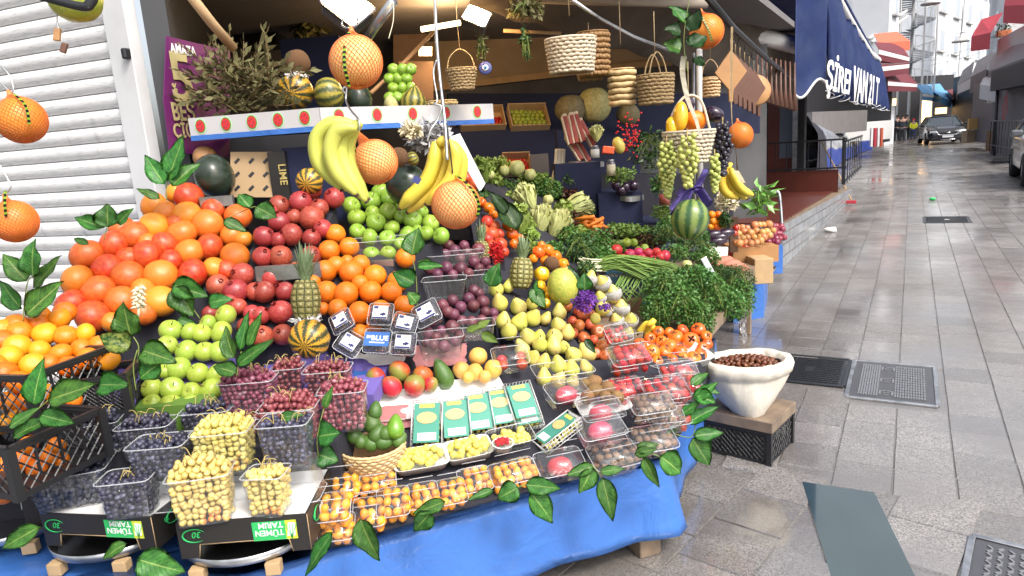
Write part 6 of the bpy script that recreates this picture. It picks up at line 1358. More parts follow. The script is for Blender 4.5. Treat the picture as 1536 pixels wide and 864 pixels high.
PEP=[fruitme('pepper','pepper_orange',1.1,lambda z:1,.25,.3,.09,1.6,i) for i in range(2)]; PEY=[fruitme('pepper','pepper_yellow',1.15,None,.25,.3,.1,1.6,i) for i in range(2)]
for i,(x,y,r,d) in enumerate(((712,308,7,3.8),(722,304,8,3.85),(733,312,8,3.8),(740,322,7,3.75),(762,338,9,3.7),(768,352,9,3.65),(772,366,8,3.6),(757,326,7,3.75),(780,358,7,3.6))): o=put('bell_pepper',PEP[i%2],D(x,y,d),sz(r,d),facing()); tag(o,'orange bell pepper, %s of the slope beside the lettuces'%ORD[i],'pepper','orange peppers on the slope'); link('stem',STEM,o)
for i,(x,y,r,d) in enumerate(((808,378,9,3.45),(822,376,9,3.5),(834,385,9,3.5),(845,397,9,3.45),(800,388,7,3.45),(818,392,8,3.45),(848,405,6,3.4),(812,368,6,3.55))): o=put('bell_pepper',PEP[i%2],D(x,y,d),sz(r,d),facing()); tag(o,'orange bell pepper, %s in the heap round the coconut'%ORD[i],'pepper','orange peppers round the coconut'); link('stem',STEM,o)
for i,(x,y,r,d) in enumerate(((812,412,12,3.2),(824,440,10,3.15),(810,430,9,3.15),(818,455,8,3.1))): o=put('bell_pepper',PEY[i%2],D(x,y,d),sz(r,d),facing()); tag(o,'yellow pepper, %s one down beside the big pineapple'%ORD[i],'pepper','yellow peppers by the pineapple'); link('stem',STEM,o)
def blob(name,label,cat,px,py,rx,ry,dep,mat,roll=0,f=None,dim=0.,tilt=0.,ribs=0,seed=1,rib_amp=.05,group=None,stem=True,amp=.04):
    bm=bmesh.new(); lathe(bm,sphere_prof(16,ry/rx,f),36); 
    if dim: dimple(bm,dim,.3)
    if ribs:
        for v in bm.verts:
            a=math.atan2(v.co.y,v.co.x); k=1+rib_amp*abs(math.cos(a*ribs/2))-rib_amp; v.co.x*=k; v.co.y*=k
    lump(bm,amp,1.3,seed); o=put(name,fin(bm,name,mat),D(px,py,dep),sz(rx,dep),camrot(math.radians(roll))@Matrix.Rotation(tilt,3,'X')); tag(o,label,cat,group)
    if stem: link('stem',STEM,o,Matrix.Diagonal((1.2,1.2,ry/rx*.95,1)))
    return o
blob('coconut','brown coconut sitting before the orange peppers','coconut',827,396,12,12,3.35,'coconut_husk',stem=False)
blob('papaya','large yellow green papaya like melon beside the white pears','melon',844,430,23,29,3.1,'papaya_skin',roll=-8,ribs=8,rib_amp=.03)
for i,(x,y,r,lb) in enumerate(((886,418,12,'pear in a white foam net at the top'),(904,424,13,'foam wrapped pear just under the topmost one'),(920,440,13,'foam wrapped pear in the middle right'),(900,446,11,'foam wrapped pear in the middle left'),(932,462,13,'foam wrapped pear above the bananas'),(945,480,13,'white foam wrapped pear at the lower right'),(925,480,12,'white foam wrapped pear at the lower left'),(910,465,11,'foam wrapped pear behind the yellow quince'),(942,498,11,'lowest foam wrapped pear'))):
    d=3.1; p=D(x,y,d); o=fruit('pear',p,sz(r,d)*.92,pearaxis(),lb,'pears in white foam nets'); bm=bmesh.new(); lathe(bm,[(a_,b_) for a_,b_ in ((.5,-1.),(.85,-.75),(1.08,-.3),(1.1,.1),(1.0,.35),(.95,.42))],24); lump(bm,.08,5,i); bmesh.ops.solidify(bm,geom=list(bm.faces),thickness=.06); link('foam_net',fin(bm,'foam','white_foam'),o)
blob('quince','round pale yellow quince left of the foam wrapped pears','quince',904,463,11,11,3.0,'quince_skin'); blob('quince','small pale yellow quince under the violet flowers','quince',893,478,8,9,2.98,'quince_skin')
bm=bmesh.new(); leafball(bm,Vector(),(.055,.05,.05),420,.014,0,lob=False); t=empty('flower_bunch',D(878,452,2.95),None,'violet flower bunch above the red apples','flowers'); link('petals',fin(bm,'vio','violet_flower',False),t); bm=bmesh.new(); leafball(bm,Vector((.09,0,-.02)),(.03,.02,.015),120,.012,0,lob=False); link('petals',fin(bm,'vio2','violet_flower',False),t)
bm=bmesh.new(); leafball(bm,Vector(),(.03,.03,.055),300,.014,0,lob=False); t=empty('flower_bunch',D(745,378,3.05),None,'red flower cluster right of the small pineapple','flowers'); link('petals',fin(bm,'redf','red_petal',False),t)
def banana(bm,pts,r,mi=0,seg=6):
    P=smooth_path(pts,6); n_=len(P); R=[]
    for i in range(n_):
        t=i/(n_-1); R.append(r*(.32 if t<.04 else min(1,.36+ t*3.2) if t<.22 else (1 if t<.78 else max(.22,1-(t-.78)/.22*.75))))
    tube(bm,P,R,seg,mi,flat=.92)
def bananas(label,dep,fingers,rpx,mat,crown,tips=True):
    t=empty('banana_bunch',D(*crown,dep),None,label,'bananas'); inv=t.matrix_basis.inverted()
    for k,f in enumerate(fingers):
        bm=bmesh.new(); dd=[dep+.03*math.sin(k*2.1)+.012*i for i in range(len(f))]; P=[D(x,y,dd[i]) for i,(x,y) in enumerate(f)]; banana(bm,P,sz(rpx,dep)); o=link('banana',fin(bm,'banana_m',mat),t); o.matrix_parent_inverse=inv
        bm=bmesh.new(); tube(bm,[P[-1],P[-1]+(P[-1]-P[-2]).normalized()*.006],sz(rpx,dep)*.28,6); o2=link('tip',fin(bm,'btip','blossom_dark'),o)
    bm=bmesh.new(); tube(bm,[D(crown[0]+4,crown[1]-5,dep),D(crown[0],crown[1],dep),D(crown[0]-8,crown[1]+4,dep)],[.012,.016,.012],8); o=link('crown',fin(bm,'bcrown',mat),t); o.matrix_parent_inverse=inv
    return t
bananas('big bunch of greenish yellow bananas hanging in front of the oranges',1.95,[[(532,186),(498,186),(476,208),(480,246),(512,284)],[(534,190),(500,192),(484,222),(496,262),(530,288)],[(535,192),(508,196),(496,228),(508,262),(534,292)],[(537,193),(516,202),(512,235),(528,272),(549,302)],[(537,194),(522,210),(522,245),(536,278),(552,298)]],13.5,'green_banana_skin',(536,188))
bananas('ripe yellow banana bunch hanging above the netted pomelo',2.05,[[(652,212),(652,240),(640,272),(616,296),(600,312)],[(662,212),(668,240),(656,275),(632,300),(612,318)],[(672,210),(684,232),(676,268),(656,292),(640,306)],[(680,212),(692,240),(688,270),(676,288),(668,300)]],12.5,'banana_skin',(664,212))
bananas('yellow bananas hanging by the black grapes at the right',4.0,[[(1090,252),(1082,268),(1088,288),(1108,298)],[(1093,250),(1092,270),(1102,288),(1120,298)],[(1096,252),(1104,272),(1116,286),(1130,293)]],7.5,'banana_skin',(1093,250))
bananas('two small yellow bananas left of the persimmons',3.05,[[(975,484),(968,487),(962,494),(957,501)],[(982,488),(976,492),(971,498),(966,505)]],5.5,'banana_skin',(978,484))
blob('yellow_gourd','tall yellow gourd standing in the hanging fruit basket','gourd',1021,175,11,23,3.72,'pepper_yellow',roll=2); blob('yellow_gourd','shorter yellow gourd at the left in the hanging basket','gourd',1008,192,9,17,3.74,'pepper_yellow',roll=-8)
blob('orange','orange in the hanging fruit basket','orange',1042,182,17,16,3.8,'orange_skin'); blob('aubergine','dark aubergine lying in the hanging fruit basket','aubergine',1070,172,16,11,3.8,'aubergine_skin',roll=20); blob('aubergine','dark aubergine behind the yellow gourd','aubergine',1030,157,12,12,3.9,'aubergine_skin')
# ---- hanging netted pomelos
def pomelo(label,px,py,r,dep,topx,topy,tagpath=None,mat='pomelo_skin',thr=.0009,n_=34):
    R=sz(r,dep); c=D(px,py,dep); tp=D(topx,topy,dep); ax=(tp-c).normalized(); L=(tp-c).length; rot=ax.to_track_quat('Z','Y').to_matrix(); t=empty('netted_pomelo',c,rot,label,'pomelo','pomelos hanging in orange nets')
    link('fruit',FRP[mat],t,Matrix.Scale(R,4)); bm=bmesh.new()
    for s in (1,-1):
        for k in range(n_):
            P=[]
            for i in range(34):
                th=PI*(.03+.97*i/33); 
                a=2*PI*k/n_+s*th*.8; rr=R*1.012
                z=-math.cos(th)*rr; q=math.sin(th)*rr
                if th>PI*.9: q=max(q,.0); 
                P.append((math.cos(a)*q,math.sin(a)*q,z))
            # gather into the neck
            P=[p for p in P if p[2]<R*.985]; P.append((0.003*math.cos(a),.003*math.sin(a),max(L,R*1.1))); tube(bm,P,thr,3)
    link('net',fin(bm,'net','net_thread'),t); bm=bmesh.new(); tube(bm,[(0,0,R*1.02),(0,0,max(L,R*1.1)+.01)],[.012,.005],8); link('net_neck',fin(bm,'neck','net_thread'),t)
    if tagpath:
        bm=bmesh.new(); P=[D(x,y,dep-R*q) for x,y,q in tagpath]; S=smooth_path(P,5); wv=.009; a=[bm.verts.new(p-CR*wv*.5) for p in S]; b=[bm.verts.new(p+CR*wv*.5) for p in S]
        for i in range(len(S)-1): bm.faces.new((a[i],b[i],b[i+1],a[i+1]))
        bmesh.ops.solidify(bm,geom=list(bm.faces),thickness=.001); o=link('printed_tag',fin(bm,'ptag','tag_print',False),t); o.matrix_parent_inverse=t.matrix_basis.inverted()
    return t
FRP={'pomelo_skin':fruitme('pomelo','pomelo_skin',1.0,None,.0,.2,.02,1.2,1,32,20),'grapefruit_skin':fruitme('pomelo2','grapefruit_skin',1.0,None,.0,.2,.02,1.2,1,32,20)}
pomelo('netted pomelo hanging just below the bright lamp',534,93,39,2.0,527,45,[(524,48,.3),(517,70,.95),(517,100,1.12),(524,130,.9)])
pomelo('netted pomelo hanging right of the greenish bananas',563,243,33,2.1,535,196,[(532,196,.5),(531,215,.8),(533,232,.6)])
pomelo('pear shaped netted pomelo hanging below the yellow bananas',684,307,36,2.05,680,262,[(684,262,.3),(706,282,.9),(718,305,.7),(716,325,.5)])
pomelo('netted pomelo hanging highest at the left edge',32,180,34,2.0,14,140,[(20,140,.6),(38,158,1.05),(44,186,1.05)],'grapefruit_skin')
pomelo('netted pomelo hanging low at the left edge',22,332,31,2.0,8,296,[(8,286,.7),(7,305,1.05),(9,325,1.05)],'grapefruit_skin')
pomelo('netted pomelo hanging high behind the dark leaves',1060,47,25,3.7,1052,16,[(1053,25,.9),(1063,45,1.05),(1068,62,1.0)],'grapefruit_skin')
pomelo('netted orange pomelo hanging right of the black grapes',1110,203,19,4.05,1106,180,None,'grapefruit_skin')
blob('hanging_melon','pale green melon in netting at the top left corner','melon',112,-4,38,36,1.9,'lime_skin',ribs=16,rib_amp=.04)
def wire(label,pts,r=.0022,mat='steel_wire',name='wire_hook',cat='hook',group=None): bm=bmesh.new(); tube(bm,smooth_path([D(*p) for p in pts],6),r,6); return tag(link(name,fin(bm,name,mat)),label,cat,group)
wire('wire hook above the highest left pomelo',[(-10,90,2),(12,110,2),(20,132,2),(16,138,2),(2,126,2),(-10,118,2)]); wire('wire hook above the low left pomelo',[(-8,235,2),(8,262,2),(16,280,2),(8,290,2)]); wire('dangling wire with brown clip under the melon',[(85,20,1.9),(86,34,1.9),(88,45,1.9)])
tag(put('clip',boxme('clip',(.018,.01,.035),'turned_wood',.003),D(86,52,1.9),(1,1,1),camrot(.1)),'small brown clip hanging on the wire below the melon','clip'); tag(put('clip',boxme('clip2',(.016,.01,.028),'dark_turned_wood',.003),D(96,72,1.9),(1,1,1),camrot(.3)),'darker brown clip under the first clip','clip')
wire('wire hook through the greenish banana bunch',[(518,140,2),(514,134,2),(520,130,2),(519,150,2),(526,165,1.97),(538,180,1.93),(539,196,1.93)],.003); wire('wire loop hook below the bright lamp',[(515,28,2.05),(513,38,2.05),(522,42,2.02),(533,38,2.05),(537,26,2.05)],.003)
wire('long pale hanging rod holding the yellow bananas',[(652,-10,2.05),(655,60,2.05),(660,120,2.05),(667,180,2.04),(671,240,2.0)],.005,'galvanised','hanging_rod','rod'); wire('thin wire wound beside the pale hanging rod',[(655,90,2.03),(650,110,2.03),(656,150,2.0),(650,156,2.0),(662,160,2.0),(656,180,2.0),(646,195,1.99),(641,212,1.99)],.0028); wire('dark wire below the rod to the lower pomelo',[(670,185,2.0),(675,225,2.0),(679,260,2.02)],.002,'dark_metal')
tag(put('banana_sticker',boxme('stk',(.022,.001,.02),'navy_ink',.0),D(625,270,1.99),(1,1,1),camrot(.5)),'small violet blue sticker on the ripe bananas','sticker')
wire('thin string hanging from the lit tube',[(590,2,2.9),(590,30,2.9),(583,58,2.9)],.002,'ribbon_cream','string','string')
# ---- lamps
def flood(label,px,py,s,dep,roll,energy,lx,q=.3):
    c=D(px,py,dep); R3=camrot(math.radians(roll))@Matrix.Rotation(math.radians(-25),3,'X'); t=empty('flood_lamp',c,R3,label,'lamp'); S=sz(s,dep)
    link('housing',boxme('hous',(S,.05,S*.8),'dark_metal',.01,(0,.035,0)),t); link('glowing_face',boxme('face',(S*.92,.008,S*.72),'lit_lamp',.0,(0,.004,0)),t)
    bm=bmesh.new()
    for a,b in (((-1,-1),(1,-1)),((1,-1),(1,1)),((1,1),(-1,1)),((-1,1),(-1,-1))): tube(bm,[(a[0]*S*.5,0,a[1]*S*.4),(b[0]*S*.5,0,b[1]*S*.4)],.006,5)
    link('frame',fin(bm,'lfr','galvanised'),t)
    ld=bpy.data.lights.new('lamp_light','AREA'); ld.energy=energy; ld.color=(1,.6,.25); ld.size=S*.9; ld.spread=math.radians(165); lo=bpy.data.objects.new('lamp_light',ld); col.objects.link(lo); lo.parent=t; lo.matrix_basis=Matrix.Translation((0,-.012,0))@Matrix.Rotation(math.radians(90-q*0),4,'X')
flood('bright square flood lamp glowing above the hanging pomelo',522,8,62,2.35,38,13,0); flood('smaller glowing flood lamp beside the gold basket',715,24,36,3.3,22,11,0)
tb=empty('tube_lamp',D(660,40,5.),None,'lit fluorescent tube under the shop ceiling','lamp'); bm=bmesh.new(); tube(bm,[D(632,44,5.)-tb.location,D(690,34,5.1)-tb.location],.02,8); link('tube',fin(bm,'tubel','lit_tube'),tb)
ld=bpy.data.lights.new('tube_light','POINT'); ld.energy=20; ld.color=(1,.62,.28); ld.shadow_soft_size=.15; lo=bpy.data.objects.new('tube_light',ld); col.objects.link(lo); lo.location=D(668,48,4.9)
bm=bmesh.new(); tube(bm,[D(755,46,5.),D(842,50,5.)],.014,6); tag(link('ceiling_bar',fin(bm,'cbar','wood_light')),'thin lit wooden bar under the ceiling right of the lamp','bar')
# ---- hanging baskets
def hbasket(label,px,py,w,h,dep,mat,handle=True,taper=.8,rows=8,st=22,handles2=False):
    W=sz(w,dep)/2; H=sz(h,dep); c=D(px,py+h/2,dep); t=empty('hanging_basket',c,yawrot(),label,'basket','baskets hanging under the canopy'); bm=bmesh.new()
    for j in range(rows):
        z=H*(j+.5)/rows; r=W*(taper+(1-taper)*z/H); n_=st*4
        tube(bm,[Vector((math.cos(2*PI*i/n_)*(r+W*.035*math.sin(PI*i/2+PI*j)),math.sin(2*PI*i/n_)*(r*.8+W*.035*math.sin(PI*i/2+PI*j)),z+.002*math.sin(i*.7+j))) for i in range(n_)],H/rows*.5,5,closed=True)
    for i in range(st): a=2*PI*i/st; tube(bm,[(math.cos(a)*W*taper,math.sin(a)*W*taper*.8,0),(math.cos(a)*W,math.sin(a)*W*.8,H*1.02)],W*.03,4)
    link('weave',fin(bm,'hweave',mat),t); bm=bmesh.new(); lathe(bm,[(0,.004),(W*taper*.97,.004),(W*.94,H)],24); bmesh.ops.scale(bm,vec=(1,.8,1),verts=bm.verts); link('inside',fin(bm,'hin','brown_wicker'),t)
    bm=bmesh.new(); tube(bm,[(math.cos(2*PI*i/40)*W*1.03,math.sin(2*PI*i/40)*W*.83,H*1.02) for i in range(40)],W*.055,6,closed=True)
    if handle: tube(bm,smooth_path([(-W*.95,0,H),(-W*.7,0,H*1.6),(0,0,H*1.95),(W*.7,0,H*1.6),(W*.95,0,H)],5),W*.05,6)
    if handles2:
        for s in (-1,1): tube(bm,smooth_path([(-W*.5,s*W*.75,H),(-W*.3,s*W*.7,H*1.5),(0,s*W*.6,H*1.75),(W*.3,s*W*.7,H*1.5),(W*.5,s*W*.75,H)],4),W*.045,5)
    link('rim',fin(bm,'hrim',mat),t)
    tz=H*1.95 if handle else H*1.7; bm=bmesh.new(); tube(bm,[(0,0,tz),(0,0,tz+.25)],.0025,4); link('hanging_string',fin(bm,'hstr','rope'),t); return t
hbasket('large whitish wicker basket hanging in the middle',858,86,72,48,4.0,'white_wicker',False,.85,9); hbasket('small golden wicker basket with handle near the lamp',694,120,44,30,3.4,'wicker',True,.72,7,18)
hbasket('dark brown wicker basket behind the whitish one',892,84,44,62,4.3,'brown_wicker',False,.9); hbasket('broad lit golden basket bottom below the brown one',886,114,40,14,4.35,'wicker',False,.8,4)
hbasket('rectangular woven strip basket hanging left of the eared one',934,133,36,52,4.3,'pale_wicker',False,.95,6,10); hbasket('brown wicker basket with two ear handles',984,136,52,42,4.2,'wicker',False,.9,8,20,True); hbasket('small straw basket right of the pale post',1066,132,28,28,4.9,'pale_wicker',True,.8,6,14)
fb=hbasket('whitish fruit basket hanging full of gourds and grapes',1034,222,74,46,3.75,'white_wicker',False,.68,8,22)
bm=bmesh.new(); tube(bm,smooth_path([D(1000,200,3.75),D(1012,165,3.75),D(1030,144,3.75),D(1052,152,3.75),D(1066,200,3.75)],6),.008,6); o=link('arched_handle',fin(bm,'arch','white_wicker'),fb); o.matrix_parent_inverse=fb.matrix_basis.inverted()
def strip(label,pts,w,mat,name='ribbon',cat='ribbon',tw=0):
    S=smooth_path([D(*p) for p in pts],6); bm=bmesh.new(); a=[];b=[]
    for i,p in enumerate(S): an=tw*i/len(S); d=CR*math.cos(an)+CF*math.sin(an); a.append(bm.verts.new(p-d*w/2)); b.append(bm.verts.new(p+d*w/2))
    for i in range(len(S)-1): bm.faces.new((a[i],b[i],b[i+1],a[i+1]))
    bmesh.ops.solidify(bm,geom=list(bm.faces),thickness=.002); return tag(link(name,fin(bm,name,mat)),label,cat)
strip('cream ribbon hanging down over the fruit basket',[(1026,84,3.5),(1024,110,3.5),(1032,150,3.5),(1044,180,3.5),(1052,208,3.5)],.03,'ribbon_cream',tw=.8)
strip('tan rope strip hanging over the bananas at right',[(1098,40,3.9),(1097,120,3.9),(1098,180,3.9),(1104,230,3.9),(1106,256,3.9)],.014,'rope','rope','rope',tw=2); strip('small pale tag at the foot of the tan rope',[(1104,256,3.88),(1110,266,3.88),(1114,274,3.88)],.03,'raffia','tag','tag')
def hangrapes(label,px,py0,py1,wpx,dep,mat,r,n_=60):
    t=empty('grape_cluster',D(px,py0,dep),yawrot(),label,'grapes','grape clusters hanging from the basket'); H=sz(py1-py0,dep); W=sz(wpx,dep)/2; pts=[]
    for k in range(n_):
        u=(k+.5)/n_; z=-H*u**.8; w_=W*(.55+.6*math.sin(min(1,u*1.6)*PI*.5))*(1 if u<.35 else max(.22,1-(u-.35)/.65)); a=k*2.4; q=w_*random.uniform(.6,1); pts.append((Vector((math.cos(a)*q,math.sin(a)*q*.8,z)),r*random.uniform(.85,1.1),.06))
    link('berries',balls('hberries',pts,mat,2),t); bm=bmesh.new(); tube(bm,[(0,0,.03),(0,0,-H*.9)],.003,5); link('stalk',fin(bm,'hst','grape_stem'),t)
hangrapes('green grape cluster at the left of the fruit basket',1000,212,296,28,3.65,'green_grape',.0135,80); hangrapes('green grape cluster over the middle of the basket',1031,202,280,36,3.5,'green_grape',.0145,62); hangrapes('narrow green grape cluster right of the blue bow',1072,232,288,16,3.7,'green_grape',.0145,34); hangrapes('shiny black grape cluster hanging at the right of the basket',1084,184,262,28,3.75,'shiny_black_grape',.015,72)
hangrapes('yellow green chilli like cluster under the right grapes',1050,282,300,10,3.9,'green_grape',.01,16)
# bow
bm=bmesh.new()
for s,dx,dy,a in ((-1,-18,8,.5),(1,16,-22,.3),(-1,-26,24,.2),(1,20,14,.1)):
    g=[[None]*7 for _ in range(9)]
    for i in range(9):
        for j in range(7):
            u=i/8;v=j/6-.5; p=D(1040,285,3.6).lerp(D(1040+dx*1.35,285+dy*1.3,3.6),u)+CUP*(v*.085*math.sin(u*PI*.75+.25))+CF*(.03*math.sin(u*5+v*6)); g[i][j]=bm.verts.new(p)
    for i in range(8):
        for j in range(6): bm.faces.new((g[i][j],g[i+1][j],g[i+1][j+1],g[i][j+1]))
bmesh.ops.solidify(bm,geom=list(bm.faces),thickness=.002); tag(link('ribbon_bow',fin(bm,'bow','purple_paper')),'violet blue bow above the hanging watermelon','bow')
blob('watermelon','striped watermelon hanging below the violet bow','watermelon',1035,329,28,31,3.6,'watermelon_skin',roll=6)
# cutting boards on the pole
def board(label,px,py,s,dep,yaw,mat):
    t=empty('cutting_board',D(px,py,dep),yawrot(yaw),label,'cutting board','wooden boards hanging from the pole'); S=sz(s,dep); bm=bmesh.new(); prism(bm,[Vector((0,0,S)),Vector((S*.8,0,0)),Vector((S*.12,0,-S*.8)),Vector((S*.1,0,-S*1.35)),Vector((-S*.1,0,-S*1.35)),Vector((-S*.12,0,-S*.8)),Vector((-S*.8,0,0))],vec=Vector((0,.018,0))); bev(bm,.004,2); link('plank',fin(bm,'bplank',mat,False),t); bm=bmesh.new(); tube(bm,[(0,.01,S*.95),(0,.01,S*1.5)],.003,4); link('loop',fin(bm,'bloop','rope'),t)
for i in range(7): board('diamond shaped wooden cutting board, %s from the front'%ORD[i],1097+i*7,108+i*5,32-i,4.6+i*.25,8+i*3,'turned_wood' if i==0 else 'dark_turned_wood')
bm=bmesh.new(); lathe(bm,[(0,-.02),(.1,-.02),(.14,.0),(.13,.015),(0,.012)],28); o=put('wooden_plate',fin(bm,'wplate','turned_wood'),D(1133,135,6.),(1,1,1),camrot()@Matrix.Rotation(PI/2,3,'X')); tag(o,'round wooden plate hanging behind the boards','plate')
for i in range(9): x=1136+i*7; bm=bmesh.new(); P=[D(x,82+i*1.5,6.6+i*.1),D(x,150+i*2,6.6+i*.1)]; tube(bm,[P[0],P[0].lerp(P[1],.6),P[1]],[.008,.012,.035],8,flat=.4); tag(link('wooden_spoon',fin(bm,'spoon','dark_turned_wood')),'brown wooden spoon hanging from the pole, %s from left'%ORD[i],'spoon','wooden spoons on the pole')
for i in range(9): x=1100+i*10; wire('dark hook on the diagonal pole, %s from left'%ORD[i],[(x,44+i*9,4.8+i*.35),(x-3,58+i*9,4.8+i*.35),(x+4,66+i*8,4.8+i*.35)],.004,'dark_metal','pole_hook','hook','hooks on the diagonal pole')
# evil eye charm
t=empty('eye_charm',D(728,102,3.4),camrot()@Matrix.Rotation(PI/2,3,'X'),'blue glass eye charm hanging beside the gold basket','charm')
for nm,r,z,m in (('outer_disc',.034,0,'navy_ink'),('white_ring',.015,.004,'white_ink'),('blue_ring',.0105,.0055,'blue_cloth'),('pupil',.0055,.007,'navy_ink')): bm=bmesh.new(); lathe(bm,[(0,z+.004),(r*.9,z+.0035),(r,z),(0,z-.003)],28); link(nm,fin(bm,nm,m),t)
herb('dry_herbs','dry herb sprig hanging above the eye charm','herbs',722,68,8,26,3.4,120,.02,'dry_bay_leaf','dry herb sprigs',lob=False,rd=.03); herb('dry_herbs','dry rosemary sprig hanging over the cream wall','herbs',788,66,7,26,3.8,160,.02,'herb_dark','dry herb sprigs',lob=False,rd=.03); herb('dry_herbs','brown dry bunch hanging at the top right of the lamp','herbs',790,12,26,16,3.4,240,.03,'dry_bay_leaf','dry herb sprigs',lob=False,rd=.06)
# ================================================================== SHOP INSIDE
def sbx(name,label,cat,x0,y0,x1,y1,off,th,mat):
    P=[bwp(x0,y0,off),bwp(x1,y0,off),bwp(x1,y1,off),bwp(x0,y1,off)]; bm=bmesh.new(); prism(bm,P,vec=-bn*th); return tag(link(name,fin(bm,name,mat,False)),label,cat)
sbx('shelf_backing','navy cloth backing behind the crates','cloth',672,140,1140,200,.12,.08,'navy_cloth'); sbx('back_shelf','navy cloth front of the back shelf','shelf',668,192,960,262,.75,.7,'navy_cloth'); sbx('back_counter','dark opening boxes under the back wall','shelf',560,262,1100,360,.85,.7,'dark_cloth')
def wcrate(label,x0,y0,x1,y1,off,kind,r,rows,cols,fl,grp,tilt=50,fillx=1.):
    a=bwp(x0,y1,off); b=bwp(x1,y1,off); w_=(b-a).length; h_=(bwp(x0,y0,off)-a).length/math.cos(math.radians(90-tilt-12)); x=(b-a).normalized(); R0=basis(x,U3.cross(x),U3)@Matrix.Rotation(math.radians(tilt),3,'X'); t=empty('wooden_crate',a,R0,label,'crate','wooden crates on the back shelf'); bm=bmesh.new()
    box(bm,(w_/2,h_/2,-.07),(w_,h_,.008)); 
    for c,s in (((w_/2,.004,-.03),(w_,.01,.085)),((w_/2,h_-.004,-.02),(w_,.01,.1)),((.004,h_/2,-.03),(.01,h_,.09)),((w_-.004,h_/2,-.03),(.01,h_,.09))): box(bm,c,s)
    link('box',fin(bm,'wc','wood_light',False),t)
    for i in range(cols):
        for j in range(rows):
            if j>rows*.6 and i>cols*fillx: continue
            q=Vector((.02+r+(w_-.04-2*r)*i/(cols-1)+(r*.5 if j%2 else 0)-.002,.015+r+(h_-.03-2*r)*j/(rows-1),-.04+random.uniform(-.006,.006))); fruit(kind,a+R0@q,r,rndrot(),fl,grp,parts=False)
wcrate('wooden crate half full of cherry tomatoes on the back shelf',692,156,760,190,.8,'cherry tomato',.016,7,12,'red cherry tomato in the half full wooden crate','cherry tomatoes in the wooden crate',fillx=.35)
wcrate('wooden crate of small green limes on the back shelf',768,152,826,190,.8,'lime',.026,5,7,'small green lime in the wooden crate on the shelf','limes in the wooden crate')
wcrate('lower wooden crate of tomatoes behind the cabbages',758,228,800,258,1.1,'cherry tomato',.02,5,6,'red tomato in the lower wooden crate','tomatoes in the lower crate')
bwd=lambda x,y,off:depth(bwp(x,y,off))
for x,y,rx,ry,m,lb in ((856,164,24,22,'grey_melon_skin','greyish ribbed pumpkin on the back shelf'),(891,158,26,27,'melon_skin','paler ribbed pumpkin right of the greyish one'),(942,172,18,16,'grey_melon_skin','dim ribbed pumpkin in the shade at right')): blob('pumpkin',lb,'pumpkin',x,y,rx,ry,bwd(x,y,.9),m,ribs=14,rib_amp=.12,dim=.15)
sbx('poster_board','brown cardboard leaning by the tube lamp','cardboard',590,20,640,100,.5,.03,'wood_dark'); sbx('brown_box','dark brown box behind the green apples','box',598,92,650,150,1.6,.3,'wood_dark'); sbx('price_card','small white card beside the brown box','card',628,70,648,84,1.7,.01,'white_card')
tbox('plant_pot','dark plant pot on the high ledge at left','pot',352,32,415,66,5.6,.3,'dark_metal'); herb('potted_plant','dim plant with upright leaves on the ledge','plant',462,46,26,20,5.4,160,.06,'dry_bay_leaf','dim plants',lob=False)
for i,x in enumerate((345,355,388)): wire('bare dark stem rising from the ledge pot, %s from left'%ORD[i],[(x,32,5.6),(x-3+i*3,10,5.6),(x+4,-20,5.6)],.012,'wood_dark','dry_stick','stick')
tbox('blue_cover','navy blue cover behind the squashes','cover',432,62,520,160,4.6,.5,'navy_cloth')
# shelf with stickers
S0,S1,S2=D(286,196,3.25),D(482,190,3.15),D(742,208,3.75)
for P in (S0,S1,S2): P.z=S1.z
sh2=empty('squash_shelf',S0,None,'shelf with white edge and red oval stickers carrying squashes','shelf'); inv=sh2.matrix_basis.inverted()
bm=bmesh.new(); prism(bm,[S0,S1,S2,S2+HF*.5,S0+HF*.5],vec=Vector((0,0,.01))); o=link('board',fin(bm,'sboard','navy_cloth',False),sh2); o.matrix_parent_inverse=inv
for a,b in ((S0,S1),(S1,S2)):
    d=(b-a).normalized(); nn=Vector((d.y,-d.x,0)); hgt=.085
    bm=bmesh.new(); prism(bm,[a+nn*.0,b+nn*.0,b+nn*.006,a+nn*.006],vec=Vector((0,0,hgt))); o=link('white_edge',fin(bm,'wedge','canvas_white',False),sh2); o.matrix_parent_inverse=inv
    bm=bmesh.new(); prism(bm,[a+nn*.008-U3*.02,b+nn*.008-U3*.02,b-U3*.02,a-U3*.02],vec=Vector((0,0,.024))); o=link('blue_strip',fin(bm,'bstrip','blue_oilcloth',False),sh2); o.matrix_parent_inverse=inv
    n_=5; L=(b-a).length
    for k in range(n_):
        c=a+(b-a)*((k+.45)/n_)+nn*.008+U3*.045; R3=basis(d,-nn,U3)
        for r,z,m in ((1.,0,'pale_green_ink'),(.85,.0012,'calyx_green'),(.72,.0024,'red_ink')):
            bm=bmesh.new(); bmesh.ops.create_circle(bm,cap_ends=True,segments=24,radius=1); bmesh.ops.transform(bm,matrix=Matrix.Translation(c+nn*z)@R3.to_4x4()@Matrix.Rotation(PI/2,4,'X')@Matrix.Diagonal((.03*r,.037*r,1,1)),verts=bm.verts); bmesh.ops.solidify(bm,geom=list(bm.faces),thickness=.0006); o=link('sticker',fin(bm,'stick',m,False),sh2); o.matrix_parent_inverse=inv
        pts=[(c+nn*.004+d*(.011*math.cos(q*1.26))+U3*(.015*math.sin(q*1.26)),.0028,0) for q in range(5)]; o=link('sticker_dots',balls('sd',pts,'navy_ink',1),sh2); o.matrix_parent_inverse=inv
zsh=S1.z
def onshelf(name,label,cat,x,y,rx,ry,mat,dep=3.35,**k): return blob(name,label,cat,x,y,rx,ry,dep,mat,**k)
